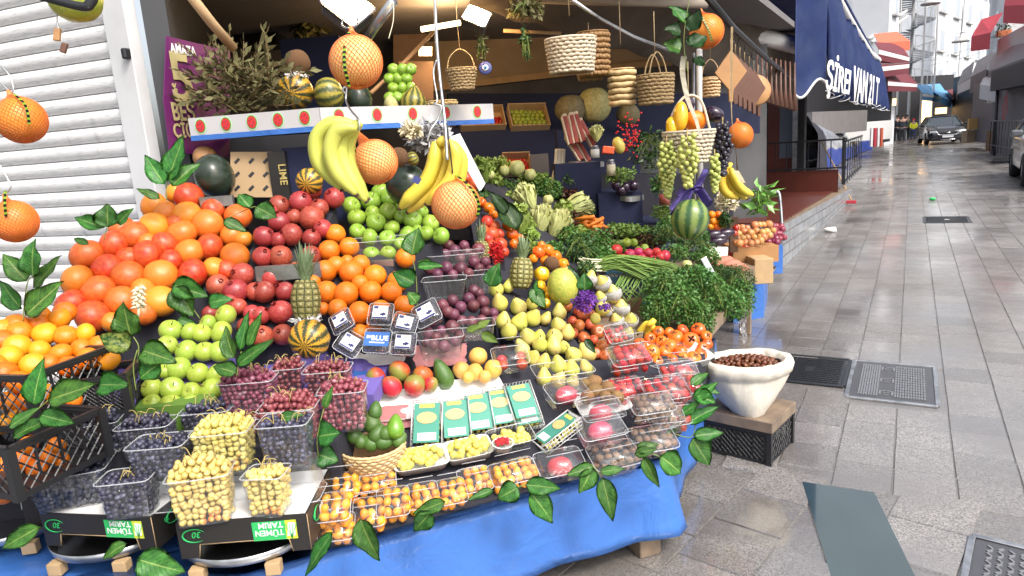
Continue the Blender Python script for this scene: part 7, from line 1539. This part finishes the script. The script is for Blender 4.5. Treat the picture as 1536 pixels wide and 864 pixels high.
onshelf('squash','round striped yellow and green squash under the coconut','squash',443,138,27,22,'squash_skin',roll=0,tilt=-1.2); blob('coconut','fibrous coconut resting on the striped squash','coconut',446,94,19,19,3.35,'coconut_husk',stem=False); 
bm=bmesh.new(); leafball(bm,Vector(),(.06,.06,.012),240,.016,0,lob=False); tag(put('paper_nest',fin(bm,'nest','white_foam',False),D(443,114,3.33),1.),'ring of white shredded paper between coconut and squash','paper')
onshelf('squash','lit yellow striped squash right of the coconut','squash',494,142,26,22,'green_squash_skin',roll=80); onshelf('squash','dark green squash behind the pomelo','squash',540,150,26,18,'dark_melon_skin',roll=80,dep=3.4); onshelf('squash','small yellow squash near the white shelf edge','squash',587,160,16,11,'melon_skin',roll=80,dep=3.55); onshelf('gourd','tall mottled green yellow gourd','gourd',620,152,20,24,'green_squash_skin',dep=3.6,f=lambda z:1 if z<0 else 1-.55*z,roll=4)
for i,(x,y) in enumerate([(a,b) for b in (104,118,132,146) for a in (584,597,610)]): fruit('back apple',D(x+(6 if (b:=y)%28>10 else 0),y,3.8),sz(9,3.8),facing(),'green apple wrapped in film, %s in the stack behind the gourd'%ORD[i],'film wrapped green apples')
hb_=hbasket('round straw basket at the end of the squash shelf',664,172,46,36,3.75,'straw' if 'straw' in MAT else 'wicker',False,.8,6)
# bay branches
random.seed(3)
t=empty('bay_branches',D(350,120,3.3),None,'big pile of dried bay branches on the squash shelf','dried leaves'); inv=t.matrix_basis.inverted(); bm=bmesh.new(); bs=bmesh.new()
for k in range(90):
    a=D(random.uniform(296,425),random.uniform(100,170),random.uniform(3.2,3.6)); an=random.choice((random.uniform(-.6,.3),random.uniform(-3.3,-2.5),random.uniform(-2.2,-.9)*1.)); L=random.uniform(.1,.22); d=(CR*math.cos(an)-CUP*math.sin(an)*.8+CF*random.uniform(-.4,.3)).normalized(); P=[a+d*L*i/6+CUP*.012*math.sin(i) for i in range(7)]; tube(bs,P,.002,4)
    for i,p in enumerate(P*2):
        m=rndrot(); dd=(d+Vector((random.uniform(-1,1),random.uniform(-1,1),random.uniform(-1,1)))*.8).normalized(); s=dd.cross(Vector((random.random(),random.random(),random.random()))).normalized(); l=random.uniform(.035,.06); w=l*.22; bm.faces.new([bm.verts.new(q) for q in (p,p+dd*l*.5+s*w,p+dd*l,p+dd*l*.5-s*w)])
for nm,b_,m in (('leaves',bm,'dry_bay_leaf'),('twigs',bs,'stem_brown')): o=link(nm,fin(b_,nm,m,False),t); o.matrix_parent_inverse=inv
# below the shelf
tbox('dark_void','black block painted as the shade under the squash shelf','shade_block',262,200,520,310,3.9,.3,'dark_shop',dep2=4.1)  # solid near-black block, painted in place of the shaded void below the shelf
blob('pumpkin','dull orange pumpkin behind the black watermelon','pumpkin',308,236,18,17,3.35,'turned_wood',ribs=14,rib_amp=.1); blob('watermelon','large black green watermelon behind the grapefruits','watermelon',322,265,34,28,3.15,'dark_melon_skin',roll=75)
def holed(label,x0,y0,x1,y1,dep):
    t=empty('cardboard_panel',D((x0+x1)/2,(y0+y1)/2,dep),camrot(),label,'cardboard'); w_=sz(x1-x0,dep); h_=sz(y1-y0,dep); bm=bmesh.new(); box(bm,(0,0,0),(w_,.006,h_)); link('sheet',fin(bm,'csheet','kraft_card',False),t); 
    for i in range(3):
        for j in range(3): bm=bmesh.new(); box(bm,(-w_*.34+w_*.34*i,-.0035,h_*.3-h_*.3*j),(.03,.003,.014),Matrix.Rotation(-.8,3,'Y')); link('slot',fin(bm,'slot','dark_shop',False),t)
holed('kraft cardboard panel with slanted slot holes',346,228,409,296,3.3)
tbox('black_box','black cardboard box with gold lettering','box',410,228,436,300,3.3,.2,'black_card'); t=bpy.data.objects['black_box']; text('lettering','LIME',D(417,246,3.26),-U3,HR,.05,'gold_ink',1,0,t,.0005,.01)
tbox('blue_bin','navy box behind the pomegranates','box',436,222,520,330,3.35,.3,'navy_cloth'); blob('squash','striped squash peeping above the pomegranates','squash',464,272,20,18,3.1,'squash_skin',tilt=-1.2)
tbox('steel_edge','shiny metal sheet edge behind the grapefruits','metal edge',300,296,350,308,3.0,.02,'galvanised'); tbox('steel_edge','pale metal strip between the pomegranate tiers','metal edge',384,400,482,416,2.78,.02,'galvanised'); tbox('steel_edge','pale metal strip under the upper green apples','metal edge',548,392,592,408,2.95,.02,'galvanised')
blob('coconut','brown coconut right of the middle pomelo','coconut',597,236,16,15,2.9,'coconut_husk',stem=False); blob('watermelon','big dark melon hanging behind the green apples','watermelon',611,278,32,32,3.1,'dark_melon_skin',roll=75); blob('squash','small green yellow squash by the shredded paper','squash',619,238,11,9,3.,'green_squash_skin',roll=70)
bm=bmesh.new(); leafball(bm,Vector(),(.1,.08,.06),900,.03,0,lob=False); tag(put('shredded_paper',fin(bm,'shred','canvas_white',False),D(642,203,3.1),1.),'heap of pale shredded paper behind the ripe bananas','paper'); bm=bmesh.new(); leafball(bm,Vector(),(.04,.04,.03),260,.025,0,lob=False); tag(put('raffia_tuft',fin(bm,'raf','raffia',False),D(616,196,2.95),1.),'raffia tuft tied on the small wooden tag','raffia')
quadsolid('white_box_side',[(676,205,3.35),(690,200,3.5),(728,275,3.5),(722,285,3.35)],.012,'white_card'); tag(bpy.data.objects['white_box_side'],'white cardboard box side slanting behind the right pomelo','cardboard')
# ---- centre: lettuces etc.
def lettuce(label,px,py,r,dep,mat,squash=1.3,lean=0.,n_=26):
    R=sz(r,dep); t=empty('lettuce',D(px,py,dep),camrot(lean),label,'lettuce','lettuce heads'); bm=bmesh.new()
    for k in range(n_):
        a=k*2.4; lay=k/n_; rr=R*(.25+.75*lay); L=R*squash*(1.25-.35*lay); G_=[[None]*6 for _ in range(6)]
        for i in range(6):
            for j in range(6):
                u=i/5; v=j/5-.5; wd=math.sin(PI*min(.93,.25+u*.7))*R*.95; x=rr*(.15+.85*math.sin(u*1.5))+.012*math.sin(j*3+k+u*9)*u; z=-R*squash*.8+L*1.5*u; ang=a+v*wd/max(rr,.01)*.8; G_[i][j]=bm.verts.new(Vector((math.cos(ang)*x,math.sin(ang)*x,z+.012*math.sin(j*4.+k)*u)))
        for i in range(5):
            for j in range(5): bm.faces.new((G_[i][j],G_[i+1][j],G_[i+1][j+1],G_[i][j+1]))
    link('leaves',fin(bm,'lett',mat),t)
lettuce('pale lettuce head leaning at the left of three',792,300,20,4.3,'lettuce_pale',1.25,-.5); lettuce('upright pale green lettuce in the middle',812,335,20,4.1,'lettuce_pale',1.4,.2); lettuce('pale lettuce head at the right of three',836,340,20,4.1,'lettuce_pale',1.35,.4); lettuce('long pale cabbage lying beside the navy cloth',860,312,22,4.5,'lettuce_pale',1.3,1.4)
lettuce('green loose lettuce below the bananas',728,262,16,4.4,'lettuce_leaf',1.,0); lettuce('green leafy head low beside the peppers',785,345,18,3.9,'lettuce_leaf',1.2,.3)
for x,y,r,lb in ((775,252,12,'round pale cabbage at the top of the slope'),(795,262,9,'smaller pale cabbage right of the round one'),(757,256,8,'small yellow green cabbage at the left')): blob('cabbage',lb,'cabbage',x,y,r,r,4.6,'lettuce_pale',ribs=7,rib_amp=.05,stem=False,amp=.1)
CARM=None
bm=bmesh.new(); tube(bm,[(0,0,0),(.03,0,.004),(.1,0,.002),(.15,0,0)],[.012,.015,.011,.002],8); CARM=fin(bm,'carrot','carrot_skin')
random.seed(5)
for i in range(22): d=4.35; x=888+random.uniform(-18,20); y=334+random.uniform(-10,14)+abs(x-888)*.1; tag(put('carrot',CARM,D(x,y,d+random.uniform(-.05,.05)),.9,yawrot(random.uniform(-30,30))@Matrix.Rotation(random.uniform(.1,.9)+(0 if x<890 else 2.2),3,'Y')),'small orange carrot in the carrot heap','carrot','carrots in the heap')
# navy cloth steps and goods
nav=empty('navy_steps',G(900,380),None,'navy cloth covered stepped stand with metal ledges','display stand'); inv=nav.matrix_basis.inverted()
def navy(x0,y0,x1,y1,d,dd):
    a=D(x0,y1,d); b=D(x1,y1,d); t_=D(x0,y0,d); a.z=b.z=min(a.z,b.z); dv=(b-a).normalized(); nn=Vector((-dv.y,dv.x,0)); bm=bmesh.new(); prism(bm,[a,b,b+nn*dd,a+nn*dd],vec=Vector((0,0,t_.z-a.z))); 
    o=link('cloth_block',fin(bm,'nblock','navy_cloth',False),nav); o.matrix_parent_inverse=inv
navy(838,246,905,350,4.85,.5); navy(900,290,965,352,4.75,.5); navy(955,336,1015,356,4.7,.5); navy(838,196,858,250,5.4,.3)
for x0,x1,y,d in ((853,906,242,4.82),(924,966,292,4.72),(967,1012,337,4.67)):
    bm=bmesh.new(); P=[D(x0+(x1-x0)*i/14,y+3*math.sin(PI*i/14),d-.06*math.sin(PI*i/14)) for i in range(15)]; prism(bm,P,vec=Vector((0,0,-.035))); o=link('metal_ledge',fin(bm,'ledge','galvanised',False),nav); o.matrix_parent_inverse=inv
for i,(x,y,ro) in enumerate(((852,196,-.25),(861,194,-.2),(870,192,-.3),(881,200,-.5),(862,222,-.55),(874,224,-.5))):
    d=4.8+.03*i; t=empty('cured_meat',D(x,y,d),camrot(ro),'slab of red cured meat with pale fat, %s on the navy stand'%ORD[i],'cured meat','cured meat slabs'); link('lean',boxme('lean',(.03,.05,.2),'pastrami_red',.006),t); link('fat',boxme('fat',(.012,.052,.205),'pastrami_fat',.004,(-.021,0,0)),t); link('fat',boxme('fat2',(.03,.052,.02),'pastrami_fat',.004,(0,0,.108)),t)
lettuce('small yellow green leafy head on the navy stand',895,202,11,4.8,'lettuce_pale',1.2); blob('lemon_squash','pale yellow oval squash on the navy stand','squash',928,218,9,13,4.7,'quince_skin',roll=-20); tag(put('cheese_block',boxme('cheese',(.08,.06,.05),'pepper_orange',.006),D(912,226,4.7),1.,camrot(.1)),'orange block next to the pale oval squash','block')
bm=bmesh.new()
leafball(bm,Vector(),(.08,.06,.11),260,.02,0,lob=False); t=empty('berry_sprig',D(945,205,4.7),None,'bright red berry sprig above the navy stand','berries'); link('berries',balls('rberr',[(Vector((random.gauss(0,.04),random.gauss(0,.03),random.gauss(0,.06))),.0085,0) for i in range(80)],'red_petal',1),t); bm.free()
for x,y,rx,ry,m,lb,d in ((975,225,34,32,'leaf_dark','dark broad leaved plant behind the red berries',5.2),(930,262,24,12,'chive_green','green herbs between the jars',4.65),(998,318,22,14,'chive_green','green chilli peppers in the tray',4.6),(992,275,16,18,'herb_leaf','herbs wrapped in film',4.6)): herb('leafy_bunch',lb,'greens',x,y,rx,ry,d,420,.03 if m=='leaf_dark' else .02,m,'greens on the navy stand',lob=False)
for i,(x,y) in enumerate(((925,278),(938,281),(950,279),(932,286))): blob('aubergine','dark round aubergine, %s on the middle metal ledge'%ORD[i],'aubergine',x,y,8,8,4.65,'aubergine_skin')
def jar(label,x,y,w,h,d,mat):
    t=empty('jar',D(x,y+h/2,d),yawrot(),label,'jar','glass jars on the stand'); W=sz(w,d)/2; H=sz(h,d); bm=bmesh.new(); lathe(bm,[(0,0),(W,0),(W,H*.8),(W*.7,H*.9),(W*.7,H)],18); link('glass',fin(bm,'jglass','clear_plastic'),t); bm=bmesh.new(); lathe(bm,[(0,.003),(W*.93,.003),(W*.93,H*.7),(0,H*.72)],18); link('filling',fin(bm,'jfill',mat),t); bm=bmesh.new(); lathe(bm,[(W*.74,H*.95),(W*.76,H),(0,H*1.03)],18); link('lid',fin(bm,'jlid','galvanised'),t)
jar('clear jar with pale filling between the herbs',917,252,14,24,4.6,'raffia'); jar('glass jar with white filling in front of the meat',893,228,14,18,4.6,'white_foam'); jar('jar of red pickles under the green grapes',997,296,18,24,4.5,'pastrami_red')
tbox('paper_bag','grey paper bag beside the leek like sticks','bag',797,232,824,262,5.4,.1,'canvas_grey'); 
for i,x in enumerate((832,836,841)): wire('pale knobbly stick standing by the navy cloth, %s from left'%ORD[i],[(x+4,224,5.),(x+2,250,5.),(x-3,276,5.)],.02,'ribbon_cream','stick','stick','pale sticks')
# ---- right of vegetable stall: tomatoes, onions, leeks ...
zbox('vegetable_table','small table with blue sides holding tomatoes','table',[D(1100,412,5.2),D(1146,400,5.3),D(1152,380,6.0),D(1090,385,6.0)],.0,D(1120,408,5.2).z,'blue_oilcloth'); 
tm=[(1118,372,9),(1108,376,9),(1121,384,9),(1110,390,10),(1123,398,8),(1131,392,8),(1138,396,7),(1100,386,7),(1141,388,7),(1101,378,8),(1133,403,7),(1119,365,8),(1098,395,7)]
many('tomato',tm,5.1,'ripe orange red tomato, %s from left in the round tray','tomatoes in the round tray'); bm=bmesh.new(); lathe(bm,[(0,0),(.2,0),(.215,.03),(.21,.03),(.19,.008),(0,.008)],32); tag(put('round_tray',fin(bm,'rtray','galvanised'),D(1120,408,5.15),(1.,.8,1),yawrot()),'round metal tray of tomatoes at the street corner','tray')
SW=fruitme('sweet_potato','sweet_potato_skin',2.,None,0,.2,.16,1.,2,16,10)
for i,(x,y) in enumerate(((1082,394),(1094,398),(1104,402),(1074,398))): tag(put('sweet_potato',SW,D(x,y,4.2),.04,camrot(1.3+.2*i)),'reddish sweet potato, %s from left by the tomatoes'%ORD[i],'sweet potato','sweet potatoes')
for i in range(9): wire('white leek stem in the bundle, %s from left'%ORD[i],[(1064+i*3.2,372,4.5),(1063+i*3.2,382,4.45),(1062+i*3.2,392,4.4)],.012,'leek_white','leek','leek','leeks in the white bundle')
many('onion',[(1098+(i%8)*8+(i//8%2)*4+random.uniform(-2.5,2.5),342+(i//8)*8-(i%8)*.6+random.uniform(-2,2),random.uniform(5,6.8)) for i in range(30)],lambda x,y:5.3-(y-340)*.02,'brown onion in the street side onion crate','brown onions in the crate')
many('red onion',[(1148+(i%5)*6+(i//5%2)*3+random.uniform(-2,2),338+(i//5)*6+random.uniform(-2,2),random.uniform(4.5,6)) for i in range(24)],lambda x,y:5.7-(y-338)*.02,'shiny red onion beside the brown onions','red onions'); 
tbox('wooden_crate','pale wooden crate of onions at the kerb','crate',1100,372,1168,392,5.05,.3,'turned_wood'); tbox('wooden_crate','light wooden box standing on the pavement by the tomatoes','crate',1132,388,1160,425,4.9,.3,'wood_light',.004); tbox('side_table','blue table side under the onions','table',1150,368,1174,410,5.6,.6,'blue_oilcloth'); tbox('divider_board','dark board standing between aubergines and onions','board',1095,325,1107,378,4.9,.02,'wood_dark')
many('cherry tomato',[(1054,352,6),(1058,362,5),(1062,372,5),(1052,360,5),(1102,350,5),(1104,342,5)],4.7,'small red tomato, %s from left among the roots','small red tomatoes')
many('clementine',[(1068,322,6),(1078,322,6),(1070,332,6),(1080,334,6),(1066,340,5),(1084,328,5),(1076,341,6),(1085,338,5)],4.9,'small orange apricot, %s from left under the bananas','apricots'); 
for i,(x,y) in enumerate(((1070,352),(1080,356),(1088,350),(1076,362))): blob('aubergine','long black aubergine, %s by the divider board'%ORD[i],'aubergine',x,y,7,15,4.6,'aubergine_skin',roll=80)
herb('garlic_braid','bundle of pale garlic and onions hanging under the bananas','garlic',1090,300,16,16,4.6,220,.03,'raffia','garlic bundles',lob=False); herb('leafy_bunch','green ivy like leaves hanging right of the bananas','greens',1140,300,18,26,4.7,60,.07,'leaf_variegated','ivy leaves',lob=False); herb('leafy_bunch','green spinach tuft on the leek bundle','greens',1066,400,20,9,4.2,300,.02,'herb_leaf','spinach tufts'); blob('kohlrabi','pale green kohlrabi on top of the parsley','kohlrabi',1030,398,8,8,3.9,'lettuce_pale',stem=False)
wire('bent metal rail at the end of the stall',[(1155,288,6.2),(1166,287,6.2),(1170,300,6.2),(1173,340,6.2)],.015,'galvanised','rail','rail')
for x,y,ro,lb in ((1038,415,.25,'first packet in foil beside the kohlrabi'),(1062,400,-.5,'second silvery packet right of the kohlrabi')): tag(put('foil_packet',boxme('pk',(.035,.01,.11),'galvanised',.004),D(x,y,3.72),1.,camrot(ro)),lb,'packet')
# ---- pineapples, squash
def pineapple(label,px,py,rx,ry,dep,ctop,n_=44,body=True,lean=0.):
    c=D(px,py,dep); R=sz(rx,dep); H=sz(ry,dep); t=empty('pineapple',c,camrot(lean),label,'pineapple','pineapples')
    bm=bmesh.new(); lathe(bm,[(0,-H)]+[(R*min(1,math.sin(PI*(.12+.76*i/14))**.45),-H+2*H*i/14) for i in range(15)]+[(0,H)],28); link('body',fin(bm,'pbody','pineapple_skin'),t)
    L=sz(py-ry-ctop,dep); bm=bmesh.new()
    for k in range(n_):
        a=k*2.4; u=k/n_; out=.75*(1-u)+.08; l=L*(.45+.55*u); w=R*.17; d=Vector((math.cos(a),math.sin(a),0)); s=Vector((-d.y,d.x,0)); base=Vector((0,0,H*.93+L*.15*u)); P=[]
        for i in range(5): v=i/4; P.append((base+d*(R*.25+l*out*v**1.4*.8)+Vector((0,0,l*(v-.25*out*v*v))),w*(1-v)**.7+.0005))
        for (p,wa),(q,wb) in zip(P,P[1:]): 
            va=[bm.verts.new(p-s*wa),bm.verts.new(p+d*wa*-.3),bm.verts.new(p+s*wa)]; vb=[bm.verts.new(q-s*wb),bm.verts.new(q+d*wb*-.3),bm.verts.new(q+s*wb)]
            bm.faces.new((va[0],va[1],vb[1],vb[0])); bm.faces.new((va[1],va[2],vb[2],vb[1]))
    link('leaf_crown',fin(bm,'pcrown','pineapple_leaf'),t)
pineapple('pineapple with tall grey green crown before the oranges',459,450,22,30,2.5,364,lean=-.03); pineapple('pineapple with spreading crown above the pears',782,410,18,23,3.15,350,lean=.06); pineapple('small pineapple half hidden behind the plums',722,378,13,16,3.4,330,30)
blob('squash','striped black and yellow squash under the front pineapple','squash',464,509,31,26,2.42,'squash_skin',tilt=-1.25,ribs=10,rib_amp=.05); bm=bmesh.new(); leafball(bm,Vector(),(.06,.05,.008),200,.014,0,lob=False); tag(put('paper_nest',fin(bm,'nest2','white_foam',False),D(460,479,2.48),1.),'white paper ring between front pineapple and squash','paper')
bm=bmesh.new()
for i in range(26): a=i*2.4; d=Vector((math.cos(a),math.sin(a)*.7,0)); q=Vector((0,0,-.07*i/26)); P=[q,q+d*.014+Vector((0,0,.002)),q+d*.026-Vector((0,0,.004))]; tube(bm,P,[.004,.007,.002],6)
t=empty('corn_husk_flower',D(208,432,2.35),camrot(),'pale dried bud tuft standing among the grapefruits','dried flower'); link('petals',fin(bm,'husk','raffia'),t); bm=bmesh.new(); tube(bm,[(0,0,-.06),(-.0,.0,-.1)],.005,6); link('stalk',fin(bm,'hstalk','raffia'),t)
# ================================================================== LEAVES
def leafme(L,W,curl=.15,fold=.25,serr=0.):
    bm=bmesh.new(); uvl=bm.loops.layers.uv.verify(); NU,NV=10,6; g=[]
    for i in range(NU+1):
        u=i/NU; wd=W*.56*math.sin(PI*u**.72)**.9*(1-.25*u)+.0003; row=[]
        for j in range(NV+1):
            v=j/NV*2-1; x=v*wd; z=abs(v)*wd*fold-curl*L*u*u+.07*W*math.sin(u*13+v*3+curl*30)*abs(v); row.append((bm.verts.new((x,u*L,z)),u,(v+1)/2))
        g.append(row)
    for i in range(NU):
        for j in range(NV):
            q=(g[i][j],g[i][j+1],g[i+1][j+1],g[i+1][j]); f=bm.faces.new([a[0] for a in q])
            for l,a in zip(f.loops,q): l[uvl].uv=(a[1],a[2])
    bmesh.ops.solidify(bm,geom=list(bm.faces),thickness=.0006); return bm
def sprig(label,dep,leaves,stem=None,mat='leaf_variegated',name='leaf_sprig',group='artificial leaf sprigs on the stall'):
    b0=leaves[0]; t=empty(name,D(b0[0],b0[1],dep),None,label,'leaf sprig' if len(leaves)>1 else 'leaf',group); inv=t.matrix_basis.inverted()
    for k,lf in enumerate(leaves):
        bx,by,tx,ty,w=lf[:5]; m=lf[5] if len(lf)>5 else mat; A=D(bx,by,dep); B=D(tx,ty,dep-random.uniform(-.015,.03)); y=(B-A); L=y.length; y.normalize(); side=random.uniform(-.55,.55)
        nz=(-CF*1.+U3*.5+CR*side).normalized(); nz=(nz-y*nz.dot(y)).normalized(); x=y.cross(nz); bm=leafme(L*random.uniform(.95,1.1),sz(w,dep)*random.uniform(1.,1.2),random.uniform(-.05,.32),random.uniform(.15,.6)); o=link('leaf',fin(bm,'leafm',m),t,Matrix.Translation(A)@basis(x,y,nz).to_4x4()); o.matrix_parent_inverse=inv
    P=[D(x,y,dep+.004) for x,y in (stem if stem else [(l[0],l[1]) for l in leaves])]
    if len(P)>1: bm=bmesh.new(); tube(bm,smooth_path(P,4),.0018,5); o=link('twig',fin(bm,'twig','stem_green'),t); o.matrix_parent_inverse=inv
random.seed(11)
sprig('green leaf sprig in front of the shop column',2.75,[(247,277,218,234,26),(251,272,276,205,30),(258,279,292,242,28),(240,298,202,280,14)],[(250,300),(250,285),(251,272)])
sprig('leaf sprig before the shutter above the grapefruits',2.5,[(157,342,106,323,22),(162,341,159,306,34),(176,336,196,314,16),(133,366,107,356,10)],[(156,360),(160,342)])
sprig('tall leaf sprig at the far left before the shutter',2.2,[(40,422,0,376,30),(50,415,41,358,34),(50,432,89,387,24),(33,464,-4,423,28),(38,473,98,420,36)],[(35,482),(37,450),(42,422),(50,415)])
sprig('two leaves between grapefruits and pomegranates',2.42,[(258,427,308,443,30),(262,430,290,472,34),(266,478,298,490,14),(262,430,280,482,20)],[(300,478),(280,450),(260,428)])
sprig('upright leaf and mottled leaf by the clementines',2.1,[(196,505,184,455,38),(196,523,147,500,36,'leaf_pale')],[(206,545),(208,520),(200,505)])
sprig('leaf behind the grapefruits at right',2.7,[(335,330,368,345,18),(375,312,357,290,22),(384,310,417,328,28)])
sprig('small leaf low in the pomegranate slope',2.5,[(313,455,342,446,24)])
sprig('leaf spray rising from the green apple box',2.1,[(360,527,373,466,20),(352,537,330,492,24),(372,520,396,465,18),(355,548,411,506,18),(355,560,316,546,24)],[(355,565),(358,545),(362,527)])
sprig('two leaves left of the green apples',2.05,[(212,525,260,541,34),(240,545,206,567,34)],[(204,585),(200,550),(206,525)])
sprig('large dark leaves over the black crates',1.72,[(73,600,144,577,38),(50,608,58,546,30),(60,622,116,637,26),(20,655,70,626,24),(12,642,60,610,20)],[(20,655),(50,620),(73,600)])
sprig('rounded leaf beside the crate corner',1.95,[(148,577,190,577,32)])
sprig('leaf garland left of the plums',2.55,[(618,383,624,342,30),(622,425,588,406,30),(625,455,612,437,22),(625,400,664,398,14)],[(618,383),(624,415),(626,460)])
sprig('leaf standing above the pears',2.75,[(735,430,746,394,28)]); sprig('leaf right of the big pineapple',2.95,[(797,432,818,463,22),(798,455,806,420,12)])
sprig('small leaf before the papaya like melon',2.85,[(877,436,877,411,22)]); sprig('dark leaf in the pear bowl',2.55,[(878,508,893,530,12,'leaf_dark')])
sprig('two big leaves between red grapes and basket',1.98,[(477,655,508,648,38),(478,682,505,690,30),(486,612,498,580,12)],[(478,690),(476,655),(486,612)])
sprig('leaf lying in the leafy black grapes',1.9,[(420,627,450,620,14)])
sprig('leaf hanging over the front edge below kumquats',1.8,[(540,778,564,842,32)]); sprig('leaf curled on the blue cloth edge at centre',1.88,[(648,766,622,796,26),(668,752,622,770,20)])
sprig('three broad leaves on the front edge right of the kumquats',1.98,[(778,731,746,748,34),(788,727,842,733,24),(795,738,832,782,32),(740,735,700,750,12)],[(778,731),(788,728),(795,738)])
sprig('drooping leaf spray at the front edge below the dragon fruit',2.08,[(890,700,852,712,18),(888,703,872,742,26),(900,708,936,702,14),(903,716,921,783,26)],[(876,692),(890,700),(903,718)])
sprig('leaf spray over the front right corner of the table',2.12,[(965,685,988,734,18),(990,684,1028,712,36),(955,675,989,664,16),(952,682,985,672,16)],[(955,676),(975,680),(992,686)])
sprig('large leaf spray on the street side of the table',2.45,[(1038,657,1065,700,34),(1040,654,1086,648,20),(1030,635,1080,606,18),(1040,600,1074,575,18),(1044,592,1074,604,22),(1022,622,1052,600,14),(1020,635,1000,650,10),(1036,578,1062,556,14),(1050,580,1080,590,12)],[(1010,650),(1038,655),(1044,620),(1044,580)])
sprig('wide leaf under the golden grape tray corner',1.72,[(500,798,450,864,24)])
sprig('broad leaf hanging from the metal plate at the bottom',1.7,[(205,838,268,860,40)]); sprig('leaf lying on the left metal plate by the carton',1.72,[(60,790,-2,824,26)]); sprig('leaf lying inside the oval metal plate',1.74,[(190,815,150,838,20)])
sprig('thin pale foliage hanging over the plums',2.42,[(715,492,735,480,12,'lettuce_leaf'),(722,500,745,512,14,'lettuce_leaf'),(700,497,724,486,10,'lettuce_leaf')])
sprig('dark leaf garland hanging down beside the high pomelo',3.45,[(1027,35,1010,5,26),(1022,50,1000,40,26,'leaf_dark'),(1035,48,1052,15,26,'leaf_dark'),(1022,75,996,62,30),(1036,70,1060,50,26,'leaf_dark'),(1045,98,1052,85,20,'leaf_dark'),(1028,60,1046,66,18,'leaf_dark')],[(1036,-10),(1028,35),(1026,70),(1032,110)],name='leaf_garland')
sprig('big dark leaves between peppers and lettuces',3.6,[(775,345,745,290,34,'leaf_dark'),(760,320,738,288,20,'leaf_dark')]); sprig('dark leaf beside the brown box with white net',3.3,[(868,430,850,395,16,'leaf_dark')]); sprig('green leaf over the plums',2.9,[(648,398,628,392,14)])
wire('black lamp housing corner at the top left',[(60,-6,1.7),(122,10,1.7),(136,4,1.7),(142,-10,1.7)],.012,'dark_metal','lamp_frame','lamp frame')

# more greens filling the vegetable slope
for x,y,rx,ry,d,m,sz_,lb in ((735,275,20,14,4.55,'lettuce_leaf',.03,'light green curly leaves below the white box side'),(770,300,22,14,4.4,'lettuce_leaf',.03,'light curly leaves at the left of the lettuce heads'),(800,268,24,10,4.75,'chive_green',.022,'long green leaves under the round cabbages'),(775,322,16,14,4.1,'lettuce_leaf',.03,'curly green leaves in front of the left lettuce'),(850,352,20,14,4.1,'herb_leaf',.016,'green herb bunch right of the lettuce heads'),(832,372,14,10,3.8,'herb_leaf',.014,'small herb bunch above the coconut'),(880,402,14,10,3.6,'herb_dark',.014,'small dark herb bunch by the leaf'),(920,372,18,10,4.2,'lettuce_leaf',.022,'light green tops behind the red radishes'),(955,348,24,10,4.4,'chive_green',.02,'bright green tops under the metal ledge'),(1010,380,24,14,4.05,'herb_leaf',.015,'herb bunch right of the radishes'),(1060,385,22,12,4.1,'herb_leaf',.015,'herb bunch left of the sweet potatoes'),(1000,340,16,10,4.45,'herb_leaf',.018,'herb bunch right below the chilli tray'),(845,290,20,8,4.8,'red_lettuce',.025,'dark red leaves behind the long cabbage'),(805,372,12,9,3.65,'lettuce_leaf',.02,'little light leaf tuft beside the orange peppers'),(1085,330,10,12,4.9,'herb_dark',.02,'dark leaf tuft under the garlic bundle'),(712,292,14,12,4.0,'leaf_dark',.04,'dark broad leaves above the nectarines')):
    herb('leafy_bunch',lb,'greens',x,y,rx,ry,d,520,sz_,m,'greens filling the vegetable slope')
for x,y,rx,ry,d,m,sz_,lb in ((718,248,12,10,4.4,'lettuce_leaf',.03,'yellow green leaf tuft right of the slanting white box'),(850,268,14,12,4.85,'herb_leaf',.018,'herb tuft close to the navy cloth block'),(745,310,16,10,4.1,'chive_green',.02,'long leaves between the big dark leaves'),(880,318,12,8,4.6,'herb_dark',.018,'dark tuft just above the carrots'),(905,352,12,8,4.2,'red_lettuce',.02,'dark red leaves right under the carrots'),(868,348,14,8,4.3,'lettuce_leaf',.025,'light leaves left under the carrots'),(795,352,12,8,3.8,'lettuce_leaf',.022,'light leaves above the pepper heap'),(845,312,12,10,4.4,'lettuce_leaf',.028,'light leaves between lettuce and cabbage'),(985,395,14,8,3.85,'herb_leaf',.014,'herb tuft just above the spring onions'),(1050,355,14,10,4.4,'herb_leaf',.016,'herb tuft right below the watermelon')):
    herb('leafy_bunch',lb,'greens',x,y,rx,ry,d,420,sz_,m,'greens filling the vegetable slope')
for x,y,r,m,lb in ((735,262,7,'lettuce_pale','small pale cabbage in the curly leaves'),(822,300,8,'lettuce_pale','little cabbage between the lettuce heads'),(783,280,7,'melon_skin','small yellow squash under the cabbages')): blob('cabbage',lb,'cabbage',x,y,r,r,4.4,m,ribs=7,rib_amp=.05,stem=False,amp=.1)
